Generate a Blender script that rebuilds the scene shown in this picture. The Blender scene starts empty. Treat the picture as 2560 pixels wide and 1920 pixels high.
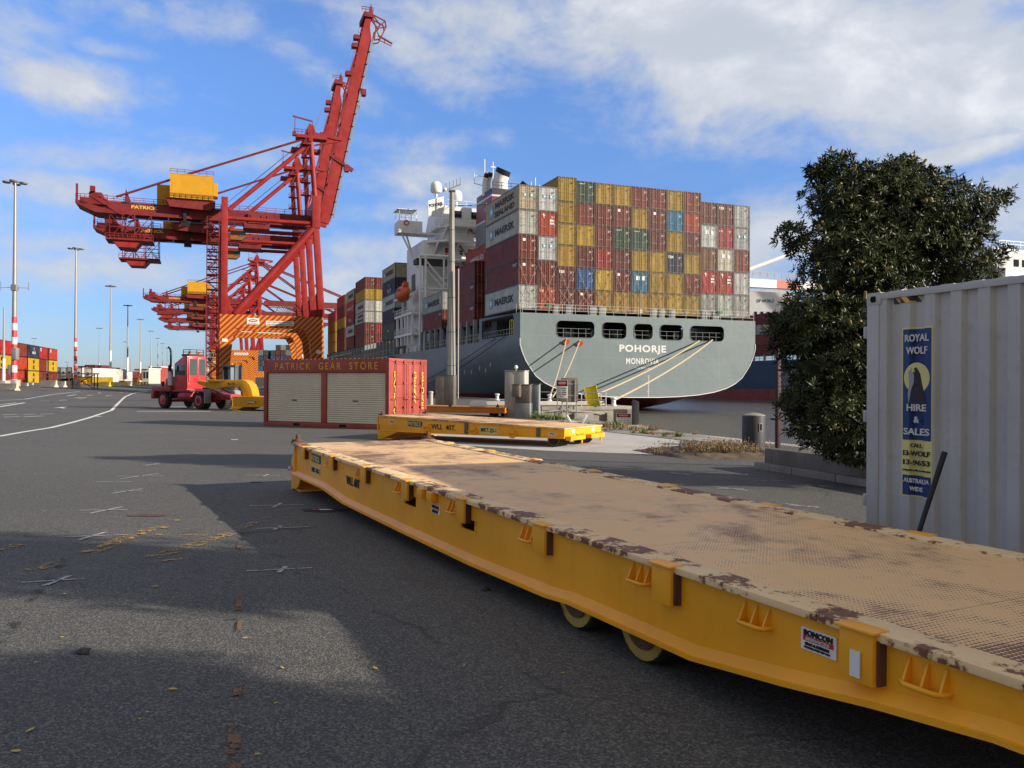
import bpy, bmesh, math, random
from mathutils import Vector, Matrix
PI = math.pi
R_ = math.radians
scene = bpy.context.scene
COL = scene.collection

# ------------------------------------------------------------------ camera
F = 2071.0; EYE = 1.65; ROLL = .0052; PIT = .00097
cam_d = bpy.data.cameras.new('camera'); cam = bpy.data.objects.new('camera', cam_d); COL.objects.link(cam)
cam_d.sensor_width = 36; cam_d.lens = 36*F/2560; cam_d.clip_end = 20000; cam_d.clip_start = .05
cam.matrix_world = Matrix.Translation((0, 0, EYE)) @ Matrix.Rotation(PI/2+PIT, 4, 'X') @ Matrix.Rotation(ROLL, 4, 'Z')
scene.camera = cam

# ------------------------------------------------------------------ light
SUN_EL = R_(20.5); SUN_DIR = Vector((.965, -.26, 0)).normalized()      # horizontal direction TOWARDS the sun
world = bpy.data.worlds.new('World'); scene.world = world; world.use_nodes = True
sun_d = bpy.data.lights.new('sun', 'SUN'); sun_d.energy = 4.2; sun_d.angle = R_(.53); sun_d.color = (1, .9, .76)
sun = bpy.data.objects.new('sun', sun_d); COL.objects.link(sun)
sd = Vector((SUN_DIR.x*math.cos(SUN_EL), SUN_DIR.y*math.cos(SUN_EL), math.sin(SUN_EL)))
sun.rotation_euler = sd.to_track_quat('Z', 'Y').to_euler(); sun.location = (40, -10, 30)
scene.view_settings.view_transform = 'Standard'; scene.view_settings.look = 'None'
scene.view_settings.exposure = .9; scene.view_settings.gamma = 1

class NT:                                    # tiny node-tree writer
    def __init__(s, t): s.t = t; s.n = t.nodes; s.l = t.links
    def node(s, k, **kw):
        nd = s.n.new(k)
        for a, b in kw.items(): setattr(nd, a, b)
        return nd
    def put(s, sock, v):
        if isinstance(v, bpy.types.NodeSocket): s.l.new(v, sock)
        elif v is not None:
            try: sock.default_value = v
            except Exception: sock.default_value = (*v, 1)
    def m(s, op, a, b=None, c=None, clamp=False):
        nd = s.node('ShaderNodeMath', operation=op, use_clamp=clamp)
        for i, v in enumerate((a, b, c)): 
            if v is not None: s.put(nd.inputs[i], v)
        return nd.outputs[0]
    def mix(s, f, a, b, mode='MIX'):
        nd = s.node('ShaderNodeMix', data_type='RGBA', blend_type=mode)
        s.put(nd.inputs[0], f); s.put(nd.inputs[6], a if not isinstance(a, tuple) else (*a[:3], 1)); s.put(nd.inputs[7], b if not isinstance(b, tuple) else (*b[:3], 1))
        return nd.outputs[2]
    def noise(s, vec, sc, det=4, rough=.55, dist=0, out=0):
        nd = s.node('ShaderNodeTexNoise'); s.put(nd.inputs['Vector'], vec)
        nd.inputs['Scale'].default_value = sc; nd.inputs['Detail'].default_value = det
        nd.inputs['Roughness'].default_value = rough; nd.inputs['Distortion'].default_value = dist
        return nd.outputs[out]
    def step(s, v, a, b):                    # smooth ramp 0..1 between a and b
        nd = s.node('ShaderNodeMapRange', interpolation_type='SMOOTHSTEP'); s.put(nd.inputs[0], v)
        s.put(nd.inputs[1], a); s.put(nd.inputs[2], b); return nd.outputs[0]
    def scale(s, vec, sc):
        nd = s.node('ShaderNodeVectorMath', operation='MULTIPLY'); s.put(nd.inputs[0], vec); nd.inputs[1].default_value = sc
        return nd.outputs[0]
    def add(s, a, b):
        nd = s.node('ShaderNodeVectorMath', operation='ADD'); s.put(nd.inputs[0], a); s.put(nd.inputs[1], b); return nd.outputs[0]
    def comb(s, x, y, z):
        nd = s.node('ShaderNodeCombineXYZ'); s.put(nd.inputs[0], x); s.put(nd.inputs[1], y); s.put(nd.inputs[2], z); return nd.outputs[0]

# sky: Nishita plus clouds placed by direction (azimuth, elevation)
w = NT(world.node_tree); w.n.clear()
wout = w.node('ShaderNodeOutputWorld'); bg = w.node('ShaderNodeBackground'); w.l.new(bg.outputs[0], wout.inputs[0])
sky = w.node('ShaderNodeTexSky', sky_type='NISHITA', sun_disc=False); sky.sun_elevation = SUN_EL
sky.sun_rotation = math.atan2(SUN_DIR.x, SUN_DIR.y); sky.air_density = 1.0; sky.dust_density = .4; sky.ozone_density = 2.4
tc = w.node('ShaderNodeTexCoord'); sp = w.node('ShaderNodeSeparateXYZ'); w.l.new(tc.outputs['Generated'], sp.inputs[0])
dx, dy, dz = sp.outputs
az = w.m('ARCTAN2', dx, dy); el = w.m('ARCSINE', dz)
pz = w.m('ADD', w.m('MAXIMUM', dz, 0), .10)
pl = w.comb(w.m('DIVIDE', dx, pz), w.m('DIVIDE', dy, pz), 0)
ang = w.comb(az, w.m('MULTIPLY', el, 1.6), 0)
n1 = w.noise(w.scale(pl, (.75, 1.0, 1)), 1.0, 9, .58, .25)
n2 = w.noise(w.add(ang, (3.1, 1.7, 0)), 5.2, 10, .62, .35)
n3 = w.noise(w.add(ang, (7.3, 4.2, 0)), 14., 8, .6, .2)
def PXA(px, py): return (math.atan((px-1280)/F), math.atan((962-py)/F*math.cos(math.atan((px-1280)/F))))
blobs = [  # px, py, half-width px, half-height px, tilt, strength   (directions written as they read in the photograph)
 (1950, 110, 800, 185, -.12, 1.0), (2330, 190, 420, 170, -.2, 1.05), (1350, 60, 620, 95, -.1, .62), (1020, 130, 260, 70, -.45, .62),
 (1500, 215, 420, 60, -.25, .55), (160, 205, 230, 62, .02, .78), (30, 120, 140, 110, 0, .55), (270, 130, 110, 25, 0, .55), (2420, 372, 190, 34, .15, 1.0),
 (2560, 520, 230, 110, 0, .85), (1930, 575, 190, 95, .2, .85), (260, 690, 420, 60, .03, .62), (760, 690, 420, 120, 0, .6), (880, 620, 260, 60, 0, .6), (380, 330, 420, 32, -.1, .32),
 (980, 540, 170, 45, 0, .55), (1010, 360, 420, 40, .1, .34), (120, 620, 260, 40, 0, .4), (620, 830, 700, 40, 0, .35), (1150, 640, 260, 60, 0, .5), (2250, 640, 420, 90, 0, .6),
 (600, 400, 520, 50, .08, .42), (1150, 480, 340, 60, -.1, .45), (420, 60, 360, 50, .1, .42), (820, 200, 260, 40, -.4, .42), (1750, 330, 260, 40, -.1, .4), (150, 480, 300, 40, 0, .36), (700, -250, 900, 150, 0, .7), (-900, 500, 500, 200, 0, .7), (3900, 500, 900, 260, 0, .8)]
acc = None
for (bx, by, hw, hh, tilt, st) in blobs:
    a0, e0 = PXA(bx, by); hw /= F; hh /= F; c, s_ = math.cos(tilt), math.sin(tilt)
    da = w.m('SUBTRACT', az, a0); de = w.m('SUBTRACT', el, e0)
    u_ = w.m('DIVIDE', w.m('ADD', w.m('MULTIPLY', da, c), w.m('MULTIPLY', de, s_)), hw)
    v_ = w.m('DIVIDE', w.m('SUBTRACT', w.m('MULTIPLY', de, c), w.m('MULTIPLY', da, s_)), hh)
    q = w.m('MULTIPLY', w.m('EXPONENT', w.m('MULTIPLY', w.m('ADD', w.m('MULTIPLY', u_, u_), w.m('MULTIPLY', v_, v_)), -.9)), st)
    acc = q if acc is None else w.m('MAXIMUM', acc, q)
behind = w.step(dy, .15, -.3)                # elsewhere in the sky: unseen cloud cover added to whiten the ambient light
acc = w.m('MAXIMUM', acc, w.m('MULTIPLY', w.m('MAXIMUM', behind, w.step(el, .55, .8)), 1.1))
dens = w.m('ADD', w.m('MULTIPLY', acc, .74), w.m('SUBTRACT', w.m('ADD', w.m('MULTIPLY', n2, 1.25), w.m('MULTIPLY', n3, .55)), .90))
dens = w.m('ADD', dens, w.m('MULTIPLY', w.m('SUBTRACT', n1, .5), .18))
cov = w.m('MULTIPLY', w.step(dens, .06, .62), w.step(acc, .03, .25)); cov = w.m('MINIMUM', w.m('ADD', cov, w.m('MULTIPLY', w.step(n1, .45, .75), .06)), .96)
shade = w.m('MULTIPLY', w.step(w.noise(w.add(ang, (1.0, 9.2, 0)), 7., 7, .55, .3), .35, .72), w.step(dens, .35, .95))
low = w.step(el, .26, .02)
ccol = w.mix(shade, (3.1, 3.35, 3.8), (5.3, 5.35, 5.5)); ccol = w.mix(w.m('MAXIMUM', behind, w.step(el, .55, .8)), ccol, (2.55, 2.45, 2.35)); ccol = w.mix(w.m('MULTIPLY', low, .3), ccol, (3.3, 3.8, 4.6))
skyc = w.mix(1, sky.outputs[0], (1.0, 1.08, 1.3), 'MULTIPLY')
skyc = w.mix(1, skyc, w.mix(w.step(el, .42, -.02), (.70, .82, .95), (.41, .475, .61)), 'MULTIPLY')     # clear dry air: a deep blue that stays blue down to the horizon
w.l.new(w.mix(cov, skyc, ccol), bg.inputs[0]); bg.inputs[1].default_value = .1

# ------------------------------------------------------------------ frames and coordinates
TH = .356; QX, QY = .65, 96.3; cT, sT = math.cos(TH), math.sin(TH)
def Q(x, y, z=0.): return Vector((QX+cT*x-sT*y, QY+sT*x+cT*y, z))       # quay frame: x out over the river, y along the quay
def ql(p): dx_, dy_ = p[0]-QX, p[1]-QY; return (cT*dx_+sT*dy_, -sT*dx_+cT*dy_)
def sm(t, a, b): t = min(1, max(0, (t-a)/(b-a))); return t*t*(3-2*t)
def gz(x, y):                                                          # pavement rises gently towards the yard
    a, b = ql((x, y)); return 1.3*sm(math.hypot(x, y), 58, 155)*sm(-a, 32, 60)
def ray(px, py):
    ai = (px-1280)/F; bi = (960-py)/F+PIT
    return Vector((ai-ROLL*bi, 1, bi+ROLL*ai))
def gp(px, py, z=None):                                                # point of the ground (or of height z) seen at px, py
    r = ray(px, py); zz = 0 if z is None else z
    for _ in range(12):
        t = (zz-EYE)/r.z if abs(r.z) > 1e-6 else 400
        if t < 0 or t > 900: t = 900
        p = Vector((r.x*t, t, zz))
        if z is None: zz = .5*zz+.5*gz(p.x, p.y)
    return p
def dp(px, py, d): r = ray(px, py); return Vector((r.x*d, d, EYE+r.z*d))
def qp(px, py, yl=None, xl=None):                                      # point of the plane y_local=yl (or x_local=xl) of the quay frame, in quay coordinates
    r = ray(px, py); o = Vector((0-QX, 0-QY)); 
    rx, ry = cT*r.x+sT*r.y, -sT*r.x+cT*r.y; ox, oy = cT*o.x+sT*o.y, -sT*o.x+cT*o.y
    t = (yl-oy)/ry if yl is not None else (xl-ox)/rx
    return (ox+rx*t, oy+ry*t, EYE+r.z*t)

# ------------------------------------------------------------------ mesh builder
class MB:
    def __init__(s): s.v = []; s.f = []; s.mi = []; s.m = 0; s.X = None
    def add(s, vs, fs):
        b = len(s.v); X = s.X
        s.v += [tuple(X @ Vector(q)) for q in vs] if X is not None else [tuple(q) for q in vs]
        s.f += [tuple(b+i for i in q) for q in fs]; s.mi += [s.m]*len(fs); return s
    def box(s, x0, x1, y0, y1, z0, z1):
        return s.add([(x0,y0,z0),(x1,y0,z0),(x1,y1,z0),(x0,y1,z0),(x0,y0,z1),(x1,y0,z1),(x1,y1,z1),(x0,y1,z1)],
                     [(0,3,2,1),(4,5,6,7),(0,1,5,4),(1,2,6,5),(2,3,7,6),(3,0,4,7)])
    def bar(s, p, q, w, h=None, up=(0,0,1)):
        p, q = Vector(p), Vector(q); h = w if h is None else h; d = (q-p)
        if d.length < 1e-6: return s
        d.normalize(); u = Vector(up)
        if abs(d.dot(u)) > .98: u = Vector((1,0,0)) if abs(d.x) < .9 else Vector((0,1,0))
        a = d.cross(u).normalized()*w/2; b = a.cross(d).normalized()*h/2
        vs = [p-a-b, p+a-b, p+a+b, p-a+b, q-a-b, q+a-b, q+a+b, q-a+b]
        return s.add(vs, [(0,1,2,3),(4,7,6,5),(0,4,5,1),(1,5,6,2),(2,6,7,3),(3,7,4,0)])
    def tube(s, pts, r, n=8, r2=None, cap=True):
        pts = [Vector(p) for p in pts]; k = len(pts); rs = r if isinstance(r, (list, tuple)) else [r+((r2 if r2 is not None else r)-r)*i/(k-1) for i in range(k)]
        vs = []; fs = []; a = None
        for i, p in enumerate(pts):
            d = (pts[min(i+1, k-1)]-pts[max(i-1, 0)])
            if d.length < 1e-9: d = Vector((0,0,1))
            d.normalize()
            if a is None: a = d.orthogonal().normalized()
            a = (a-d*a.dot(d)).normalized(); b = d.cross(a)
            for j in range(n): t = 2*PI*j/n; vs.append(p+(a*math.cos(t)+b*math.sin(t))*rs[i])
        for i in range(k-1):
            for j in range(n): j2 = (j+1) % n; fs.append((i*n+j, i*n+j2, (i+1)*n+j2, (i+1)*n+j))
        if cap: fs.append(tuple(range(n-1, -1, -1))); fs.append(tuple((k-1)*n+j for j in range(n)))
        return s.add(vs, fs)
    def lathe(s, prof, c=(0,0,0), axis='Z', n=20):                      # prof: (radius, height)
        vs = []; fs = []
        for (r, h) in prof:
            for j in range(n):
                t = 2*PI*j/n; a, b = r*math.cos(t), r*math.sin(t)
                v = (a, b, h) if axis == 'Z' else ((h, a, b) if axis == 'X' else (b, h, a)); vs.append((c[0]+v[0], c[1]+v[1], c[2]+v[2]))
        for i in range(len(prof)-1):
            for j in range(n): j2 = (j+1) % n; fs.append((i*n+j, i*n+j2, (i+1)*n+j2, (i+1)*n+j))
        fs.append(tuple(range(n-1, -1, -1))); fs.append(tuple((len(prof)-1)*n+j for j in range(n)))
        return s.add(vs, fs)
    def prism(s, out, a, b, axis='Y'):                                  # outline (p,q) pushed from a to b along the axis
        def P(p, q, t): return {'Y': (p, t, q), 'X': (t, p, q), 'Z': (p, q, t)}[axis]
        n = len(out); vs = [P(p, q, a) for p, q in out]+[P(p, q, b) for p, q in out]
        fs = [tuple(range(n)), tuple(range(2*n-1, n-1, -1))]+[(i, n+i, n+(i+1) % n, (i+1) % n) for i in range(n)]
        return s.add(vs, fs)
    def quad(s, *p): return s.add(p, [tuple(range(len(p)))])
    def rail(s, pts, h=1.05, post=1.6, r=.03, bars=(1., .5), n=4):       # guard rail along a path
        pts = [Vector(p) for p in pts]
        for hb in bars:
            for p, q in zip(pts, pts[1:]): s.bar(p+Vector((0,0,h*hb)), q+Vector((0,0,h*hb)), r*2)
        for p, q in zip(pts, pts[1:]):
            L = (q-p).length; k = max(1, int(L/post))
            for i in range(k+1): c = p.lerp(q, i/k); s.bar(c, c+Vector((0,0,h)), r*2)
        return s
    def mesh(s, name, mats, bevel=0, smooth=35, weld=False):
        me = bpy.data.meshes.new(name); me.from_pydata(s.v, [], s.f); 
        for mm in (mats if isinstance(mats, (list, tuple)) else [mats]): me.materials.append(mm)
        me.polygons.foreach_set('material_index', s.mi)
        bm = bmesh.new(); bm.from_mesh(me)
        if weld: bmesh.ops.remove_doubles(bm, verts=bm.verts, dist=1e-4)
        bmesh.ops.recalc_face_normals(bm, faces=bm.faces)
        if bevel:
            ed = [e for e in bm.edges if len(e.link_faces) == 2 and e.calc_face_angle(0) > R_(35)]
            bmesh.ops.bevel(bm, geom=ed, offset=bevel, segments=2, affect='EDGES', profile=.6, clamp_overlap=True)
        bm.to_mesh(me); bm.free()
        if smooth:
            me.polygons.foreach_set('use_smooth', [True]*len(me.polygons)); me.set_sharp_from_angle(angle=R_(smooth))
        me.update(); return me
    def obj(s, name, mats, parent=None, **kw): return link(name, s.mesh(name, mats, **kw), parent)
def link(name, me, parent=None, mw=None):
    o = bpy.data.objects.new(name, me); COL.objects.link(o)
    if parent is not None: o.parent = parent
    if mw is not None: o.matrix_local = mw
    return o
def tag(o, label, cat, group=None, kind=None):
    if label: o['label'] = label
    if cat: o['category'] = cat
    if group: o['group'] = group
    if kind: o['kind'] = kind
    return o
def thing(name, label, cat, loc=(0,0,0), rz=0, group=None, rx=0):
    o = bpy.data.objects.new(name, None); COL.objects.link(o); o.location = loc; o.rotation_euler = (rx, 0, rz); o.empty_display_size = .3
    return tag(o, label, cat, group)
def struct(o): o['kind'] = 'structure'; return o
def copy_tree(o, parent=None):
    c = o.copy(); COL.objects.link(c); c.parent = parent
    for ch in list(o.children): copy_tree(ch, c)
    return c
def frame(o, right, up):                                               # matrix whose X=right, Y=up, Z=outward
    r = Vector(right).normalized(); u = Vector(up).normalized(); n = r.cross(u)
    M = Matrix((r, u, n)).transposed().to_4x4(); M.translation = Vector(o); return M
_tc = {}
def text_mesh(s, w, h, mat, bold=.02, th=.004, align='C', spacing=1.0):   # lettering as a mesh, w x h metres, centred
    key = (s, w, h, mat.name, bold, th, spacing)
    if key in _tc: return _tc[key]
    cu = bpy.data.curves.new('lettering', 'FONT'); cu.body = s; cu.size = 1; cu.offset = bold; cu.extrude = .01; cu.resolution_u = 3; cu.space_character = spacing
    cu.align_x = 'CENTER'; cu.space_line = .85
    o = bpy.data.objects.new('lettering', cu); COL.objects.link(o); bpy.context.view_layer.update()
    me = bpy.data.meshes.new_from_object(o.evaluated_get(bpy.context.evaluated_depsgraph_get())); bpy.data.objects.remove(o)
    xs = [v.co.x for v in me.vertices]; ys = [v.co.y for v in me.vertices]
    x0, x1, y0, y1 = min(xs), max(xs), min(ys), max(ys); fx = w/(x1-x0); fy = h/(y1-y0) if h else fx
    for v in me.vertices:
        v.co = ((v.co.x-(x0+x1)/2)*fx, (v.co.y-(y0+y1)/2)*fy, v.co.z/.01*th)
    me.materials.clear(); me.materials.append(mat); me.name = 'lettering'; _tc[key] = me; return me
def text(s, w, h, M, mat, parent, name='lettering', **kw): return link(name, text_mesh(s, w, h, mat, **kw), parent, M)
def plate_mesh(name, loops, th, mats):                                  # flat plate with holes: loops in (x,y), thickness in z
    cu = bpy.data.curves.new(name, 'CURVE'); cu.dimensions = '2D'; cu.fill_mode = 'BOTH'; cu.extrude = th/2
    for lp in loops:
        sp_ = cu.splines.new('POLY'); sp_.points.add(len(lp)-1); sp_.use_cyclic_u = True
        for i, p in enumerate(lp): sp_.points[i].co = (p[0], p[1], 0, 1)
    o = bpy.data.objects.new(name, cu); COL.objects.link(o); bpy.context.view_layer.update()
    me = bpy.data.meshes.new_from_object(o.evaluated_get(bpy.context.evaluated_depsgraph_get())); bpy.data.objects.remove(o)
    me.materials.clear(); me.materials.append(mats); me.name = name; return me
def rrect(x0, x1, y0, y1, r, k=5):
    o = []
    for cx, cy, a in ((x1-r, y1-r, 0), (x0+r, y1-r, 90), (x0+r, y0+r, 180), (x1-r, y0+r, 270)):
        for i in range(k+1): t = R_(a+90*i/k); o.append((cx+r*math.cos(t), cy+r*math.sin(t)))
    return o

# ------------------------------------------------------------------ materials
MT = {}
def mat(name):
    m = bpy.data.materials.new(name); m.use_nodes = True; t = NT(m.node_tree); b = t.n['Principled BSDF']; MT[name] = m; return m, t, b
def coords(t, out='Object'): return t.node('ShaderNodeTexCoord').outputs[out]
def bump(t, b, h, st=.3, dist=.02):
    nd = t.node('ShaderNodeBump'); nd.inputs['Strength'].default_value = st; nd.inputs['Distance'].default_value = dist
    t.put(nd.inputs['Height'], h); t.l.new(nd.outputs[0], b.inputs['Normal'])
def paint(name, col, rough=.5, var=.18, rust=0., rcol=(.12,.035,.015), sc=1., metal=0., dirt=.25, streak=0., spec=.3, info=False, bmp=.15, coat=0., chips=0.):
    m, t, b = mat(name); co = coords(t)
    if info:
        oi = t.node('ShaderNodeObjectInfo'); base = oi.outputs['Color']; co = t.add(co, t.comb(t.m('MULTIPLY', oi.outputs['Random'], 37.), t.m('MULTIPLY', oi.outputs['Random'], 91.), 0))
    else: base = tuple(col)
    n = t.noise(co, 1.1*sc, 6, .6); n2 = t.noise(co, 9*sc, 5, .65)
    dk = t.mix(1, base, (1-var,)*3, 'MULTIPLY'); lt = t.mix(var*.12, base, (.75, .72, .68))
    c = t.mix(t.step(n, .3, .7), dk, lt)
    if dirt: c = t.mix(t.m('MULTIPLY', t.step(n2, .5, .8), dirt), c, t.mix(1, base, (.55, .5, .45), 'MULTIPLY'))
    if chips:
        n4 = t.noise(co, 17*sc, 6, .75); sc_ = t.noise(t.scale(co, (1, 1, 14)), 2.2*sc, 5, .7)
        c = t.mix(t.m('MULTIPLY', t.step(sc_, .66, .7), .2), c, t.mix(.5, base, (.75, .7, .6))); c = t.mix(t.step(t.m('ADD', n4, t.m('MULTIPLY', n, .25)), .845-chips*.1, .855-chips*.1), c, (.11, .045, .022))
    if streak:
        s_ = t.noise(t.scale(co, (7, 7, .35)), 1.6*sc, 5, .6)
        c = t.mix(t.m('MULTIPLY', t.step(s_, .52, .75), streak), c, t.mix(.5, base, (.13, .08, .05)))
    if rust:
        r = t.step(t.m('ADD', t.noise(co, 2.3*sc, 8, .68), t.m('MULTIPLY', n2, .25)), .86-rust*.3, .9-rust*.3)
        c = t.mix(r, c, t.mix(t.noise(co, 30*sc, 4), rcol, (rcol[0]*2.1, rcol[1]*1.9, rcol[2]*1.6)))
        t.put(b.inputs['Roughness'], t.m('ADD', t.m('MULTIPLY', r, .35), rough, clamp=True))
    else: t.put(b.inputs['Roughness'], t.m('ADD', rough-.08, t.m('MULTIPLY', n2, .16)))
    t.l.new(c, b.inputs['Base Color']); b.inputs['Metallic'].default_value = metal; b.inputs['Specular IOR Level'].default_value = spec
    if coat: b.inputs['Coat Weight'].default_value = coat
    if bmp: bump(t, b, n2, bmp, .01)
    return m
def flat(name, col, rough=.6, metal=0., emit=0, var=.08):
    return paint(name, col, rough, var, 0, dirt=.1, metal=metal, bmp=.05)
# asphalt
def asphalt():
    m, t, b = mat('asphalt'); co = coords(t)
    v = t.node('ShaderNodeTexVoronoi'); t.put(v.inputs['Vector'], co); v.inputs['Scale'].default_value = 95
    sp = t.node('ShaderNodeSeparateColor'); t.l.new(v.outputs['Color'], sp.inputs[0])
    big = t.noise(co, .13, 6, .6); mid = t.noise(co, 1.7, 6, .62, .4); fine = t.noise(co, 48, 3, .7)
    c = t.mix(t.step(big, .3, .72), (.062, .060, .057), (.096, .093, .087))
    c = t.mix(t.m('MULTIPLY', t.step(mid, .45, .75), .35), c, (.06, .06, .062))
    c = t.mix(t.m('MULTIPLY', t.step(sp.outputs[0], .4, .95), .7), c, (.2, .19, .17))
    c = t.mix(t.m('MULTIPLY', t.step(sp.outputs[1], .55, .95), .75), c, (.03, .03, .032))
    st = t.noise(t.add(co, (13, 5, 0)), .55, 7, .7, .8)
    c = t.mix(t.m('MULTIPLY', t.step(st, .6, .74), .45), c, (.05, .049, .05))
    c = t.mix(t.m('MULTIPLY', t.step(fine, .62, .8), .3), c, (.15, .145, .135))
    ed = t.node('ShaderNodeTexVoronoi', feature='DISTANCE_TO_EDGE'); t.put(ed.inputs['Vector'], t.add(co, t.scale(t.noise(co, .9, 4, .6, 0, 1), (.9, .9, 0)))); ed.inputs['Scale'].default_value = .16
    ck = t.m('MULTIPLY', t.step(ed.outputs['Distance'], .0035, .0015), t.step(mid, .46, .56)); c = t.mix(t.m('MULTIPLY', ck, .45), c, (.018, .018, .018))
    ol = t.noise(t.add(co, (41, 17, 0)), .9, 5, .6, .5); c = t.mix(t.m('MULTIPLY', t.step(ol, .66, .74), .6), c, (.022, .022, .024))
    t.l.new(c, b.inputs['Base Color']); b.inputs['Roughness'].default_value = .85; b.inputs['Specular IOR Level'].default_value = .35
    bump(t, b, t.m('ADD', v.outputs['Distance'], t.m('MULTIPLY', fine, .5)), .55, .006); return m
asphalt()
def concrete(name, c1, c2, sc=1.):
    m, t, b = mat(name); co = coords(t); big = t.noise(co, .5*sc, 7, .65, .5); f = t.noise(co, 14*sc, 5, .7); st = t.noise(t.scale(co, (3, 3, .6)), 1.5*sc, 6, .65)
    c = t.mix(t.step(big, .3, .7), c1, c2); c = t.mix(t.m('MULTIPLY', t.step(f, .5, .8), .35), c, tuple(x*.5 for x in c1))
    c = t.mix(t.m('MULTIPLY', t.step(st, .55, .75), .45), c, tuple(x*.45 for x in c1))
    t.l.new(c, b.inputs['Base Color']); b.inputs['Roughness'].default_value = .85; bump(t, b, f, .3, .01)
concrete('concrete', (.3, .28, .24), (.46, .43, .38)); concrete('old_concrete', (.17, .155, .13), (.3, .27, .23)); concrete('slab', (.33, .32, .3), (.46, .44, .41), .7)
concrete('timber_wall', (.10, .085, .07), (.2, .17, .14), 1.5)
def water():
    m, t, b = mat('water'); co = coords(t); r = t.node('ShaderNodeMapping'); t.l.new(co, r.inputs[0]); r.inputs['Rotation'].default_value = (0, 0, .5); r.inputs['Scale'].default_value = (.5, 1.1, 1)
    n = t.noise(r.outputs[0], 1.3, 6, .62, .6); n2 = t.noise(co, 6., 4, .6, .4); big = t.noise(co, .05, 3)
    t.put(b.inputs['Base Color'], (.075, .068, .05, 1)); b.inputs['Roughness'].default_value = .12; b.inputs['IOR'].default_value = 1.33; b.inputs['Specular IOR Level'].default_value = .55
    bump(t, b, t.m('ADD', t.m('MULTIPLY', n, 1.), t.m('MULTIPLY', n2, .35)), .5, .22)
water()
def worn(name, col, thr=.5, sc=1.):                                    # paint on the road, worn through
    m, t, b = mat(name); co = coords(t); n = t.noise(co, 7*sc, 7, .75); n2 = t.noise(co, 60, 3, .7)
    a = t.step(t.m('ADD', n, t.m('MULTIPLY', n2, .35)), thr+.14, thr+.22)
    t.put(b.inputs['Base Color'], (*col, 1)); b.inputs['Roughness'].default_value = .8; t.l.new(a, b.inputs['Alpha'])
worn('road_paint', (.62, .61, .57), .28); worn('thin_paint', (.36, .36, .36), .42); worn('yellow_road_paint', (.34, .22, .06), .52, 1.4); worn('orange_stain', (.17, .085, .035), .5, .8)
worn('crack', (.025, .025, .025), .56, .8); worn('rust_stain', (.1, .035, .025), .4, .8); worn('white_patch', (.62, .62, .62), .2); worn('red_patch', (.4, .03, .03), .25); worn('wet_stain', (.018, .018, .02), .4, .5)
def deckmat(name, thr):
    m, t, b = mat(name); co = coords(t); n = t.noise(co, .75, 8, .68, .4); n2 = t.noise(co, 4.5, 6, .7); n3 = t.noise(co, 26, 4, .7)
    s = t.node('ShaderNodeSeparateXYZ'); t.l.new(co, s.inputs[0]); k = 2*PI/.052
    a = t.m('SINE', t.m('MULTIPLY', t.m('ADD', s.outputs[0], s.outputs[1]), k)); c_ = t.m('SINE', t.m('MULTIPLY', t.m('SUBTRACT', s.outputs[0], s.outputs[1]), k))
    pat = t.m('MULTIPLY', a, c_)                                       # raised studs of the tread plate
    worn_ = t.m('ADD', t.m('ADD', t.m('MULTIPLY', n, .8), t.m('MULTIPLY', n2, .42)), t.m('MULTIPLY', pat, .11))
    r = t.step(worn_, thr, thr+.035)
    r2 = t.step(t.m('ADD', t.m('MULTIPLY', n2, .6), t.m('MULTIPLY', n3, .55)), .735, .755); r = t.m('MAXIMUM', r, r2)
    c = t.mix(t.step(n2, .3, .75), (.80, .49, .22), (.86, .57, .29)); c = t.mix(t.m('MULTIPLY', t.step(n, .5, .35), .35), c, (.80, .45, .14))
    c = t.mix(r, c, t.mix(n3, (.13, .055, .022), (.26, .125, .055)))
    t.l.new(c, b.inputs['Base Color']); b.inputs['Roughness'].default_value = .5; bump(t, b, t.m('MAXIMUM', pat, 0), .4, .004)
deckmat('worn_deck', .645); deckmat('worn_timber_deck', .62)
def edgemat():
    m, t, b = mat('chipped_edge'); co = coords(t); n = t.noise(co, 3.6, 9, .7); n2 = t.noise(co, 26, 4, .7)
    rr_ = t.m('ADD', n, t.m('MULTIPLY', n2, .2)); r = t.step(rr_, .635, .65); halo = t.m('MULTIPLY', t.step(rr_, .60, .635), .5)
    c = t.mix(r, t.mix(halo, t.mix(n2, (.76, .53, .25), (.82, .6, .34)), (.34, .15, .045)), t.mix(n2, (.1, .037, .014), (.24, .095, .032)))
    t.l.new(c, b.inputs['Base Color']); b.inputs['Roughness'].default_value = .6; bump(t, b, t.m('SUBTRACT', 1., r), .6, .003)
edgemat()
paint('trailer_yellow', (.92, .40, .012), .4, .14, .08, dirt=.25, streak=.15, bmp=.08, chips=.12)
paint('trailer_orange', (.62, .2, .01), .45, .14, .12, dirt=.2)
paint('rusty_iron', (.1, .04, .022), .8, .3, .5); paint('wheel_dull', (.38, .25, .04), .7, .3, .3)
flat('tyre', (.02, .02, .021), .85); flat('hub_steel', (.22, .21, .2), .5); flat('black', (.012, .012, .013), .5); flat('dark_void', (.006, .006, .007), .9)
flat('letter_black', (.02, .018, .02), .6); flat('letter_white', (.6, .6, .58), .6); flat('letter_yellow', (.62, .4, .05), .6); flat('decal_cream', (.62, .55, .22), .5); flat('decal_white', (.75, .74, .72), .5); flat('decal_red', (.5, .03, .03), .5)
flat('sign_red', (.45, .03, .04), .5); flat('logo_blue', (.12, .36, .48), .6); flat('logo_navy', (.02, .04, .13), .6); flat('banner_blue', (.012, .04, .16), .45); flat('banner_yellow', (.66, .6, .22), .45); flat('banner_grey', (.3, .31, .34), .5)
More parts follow.
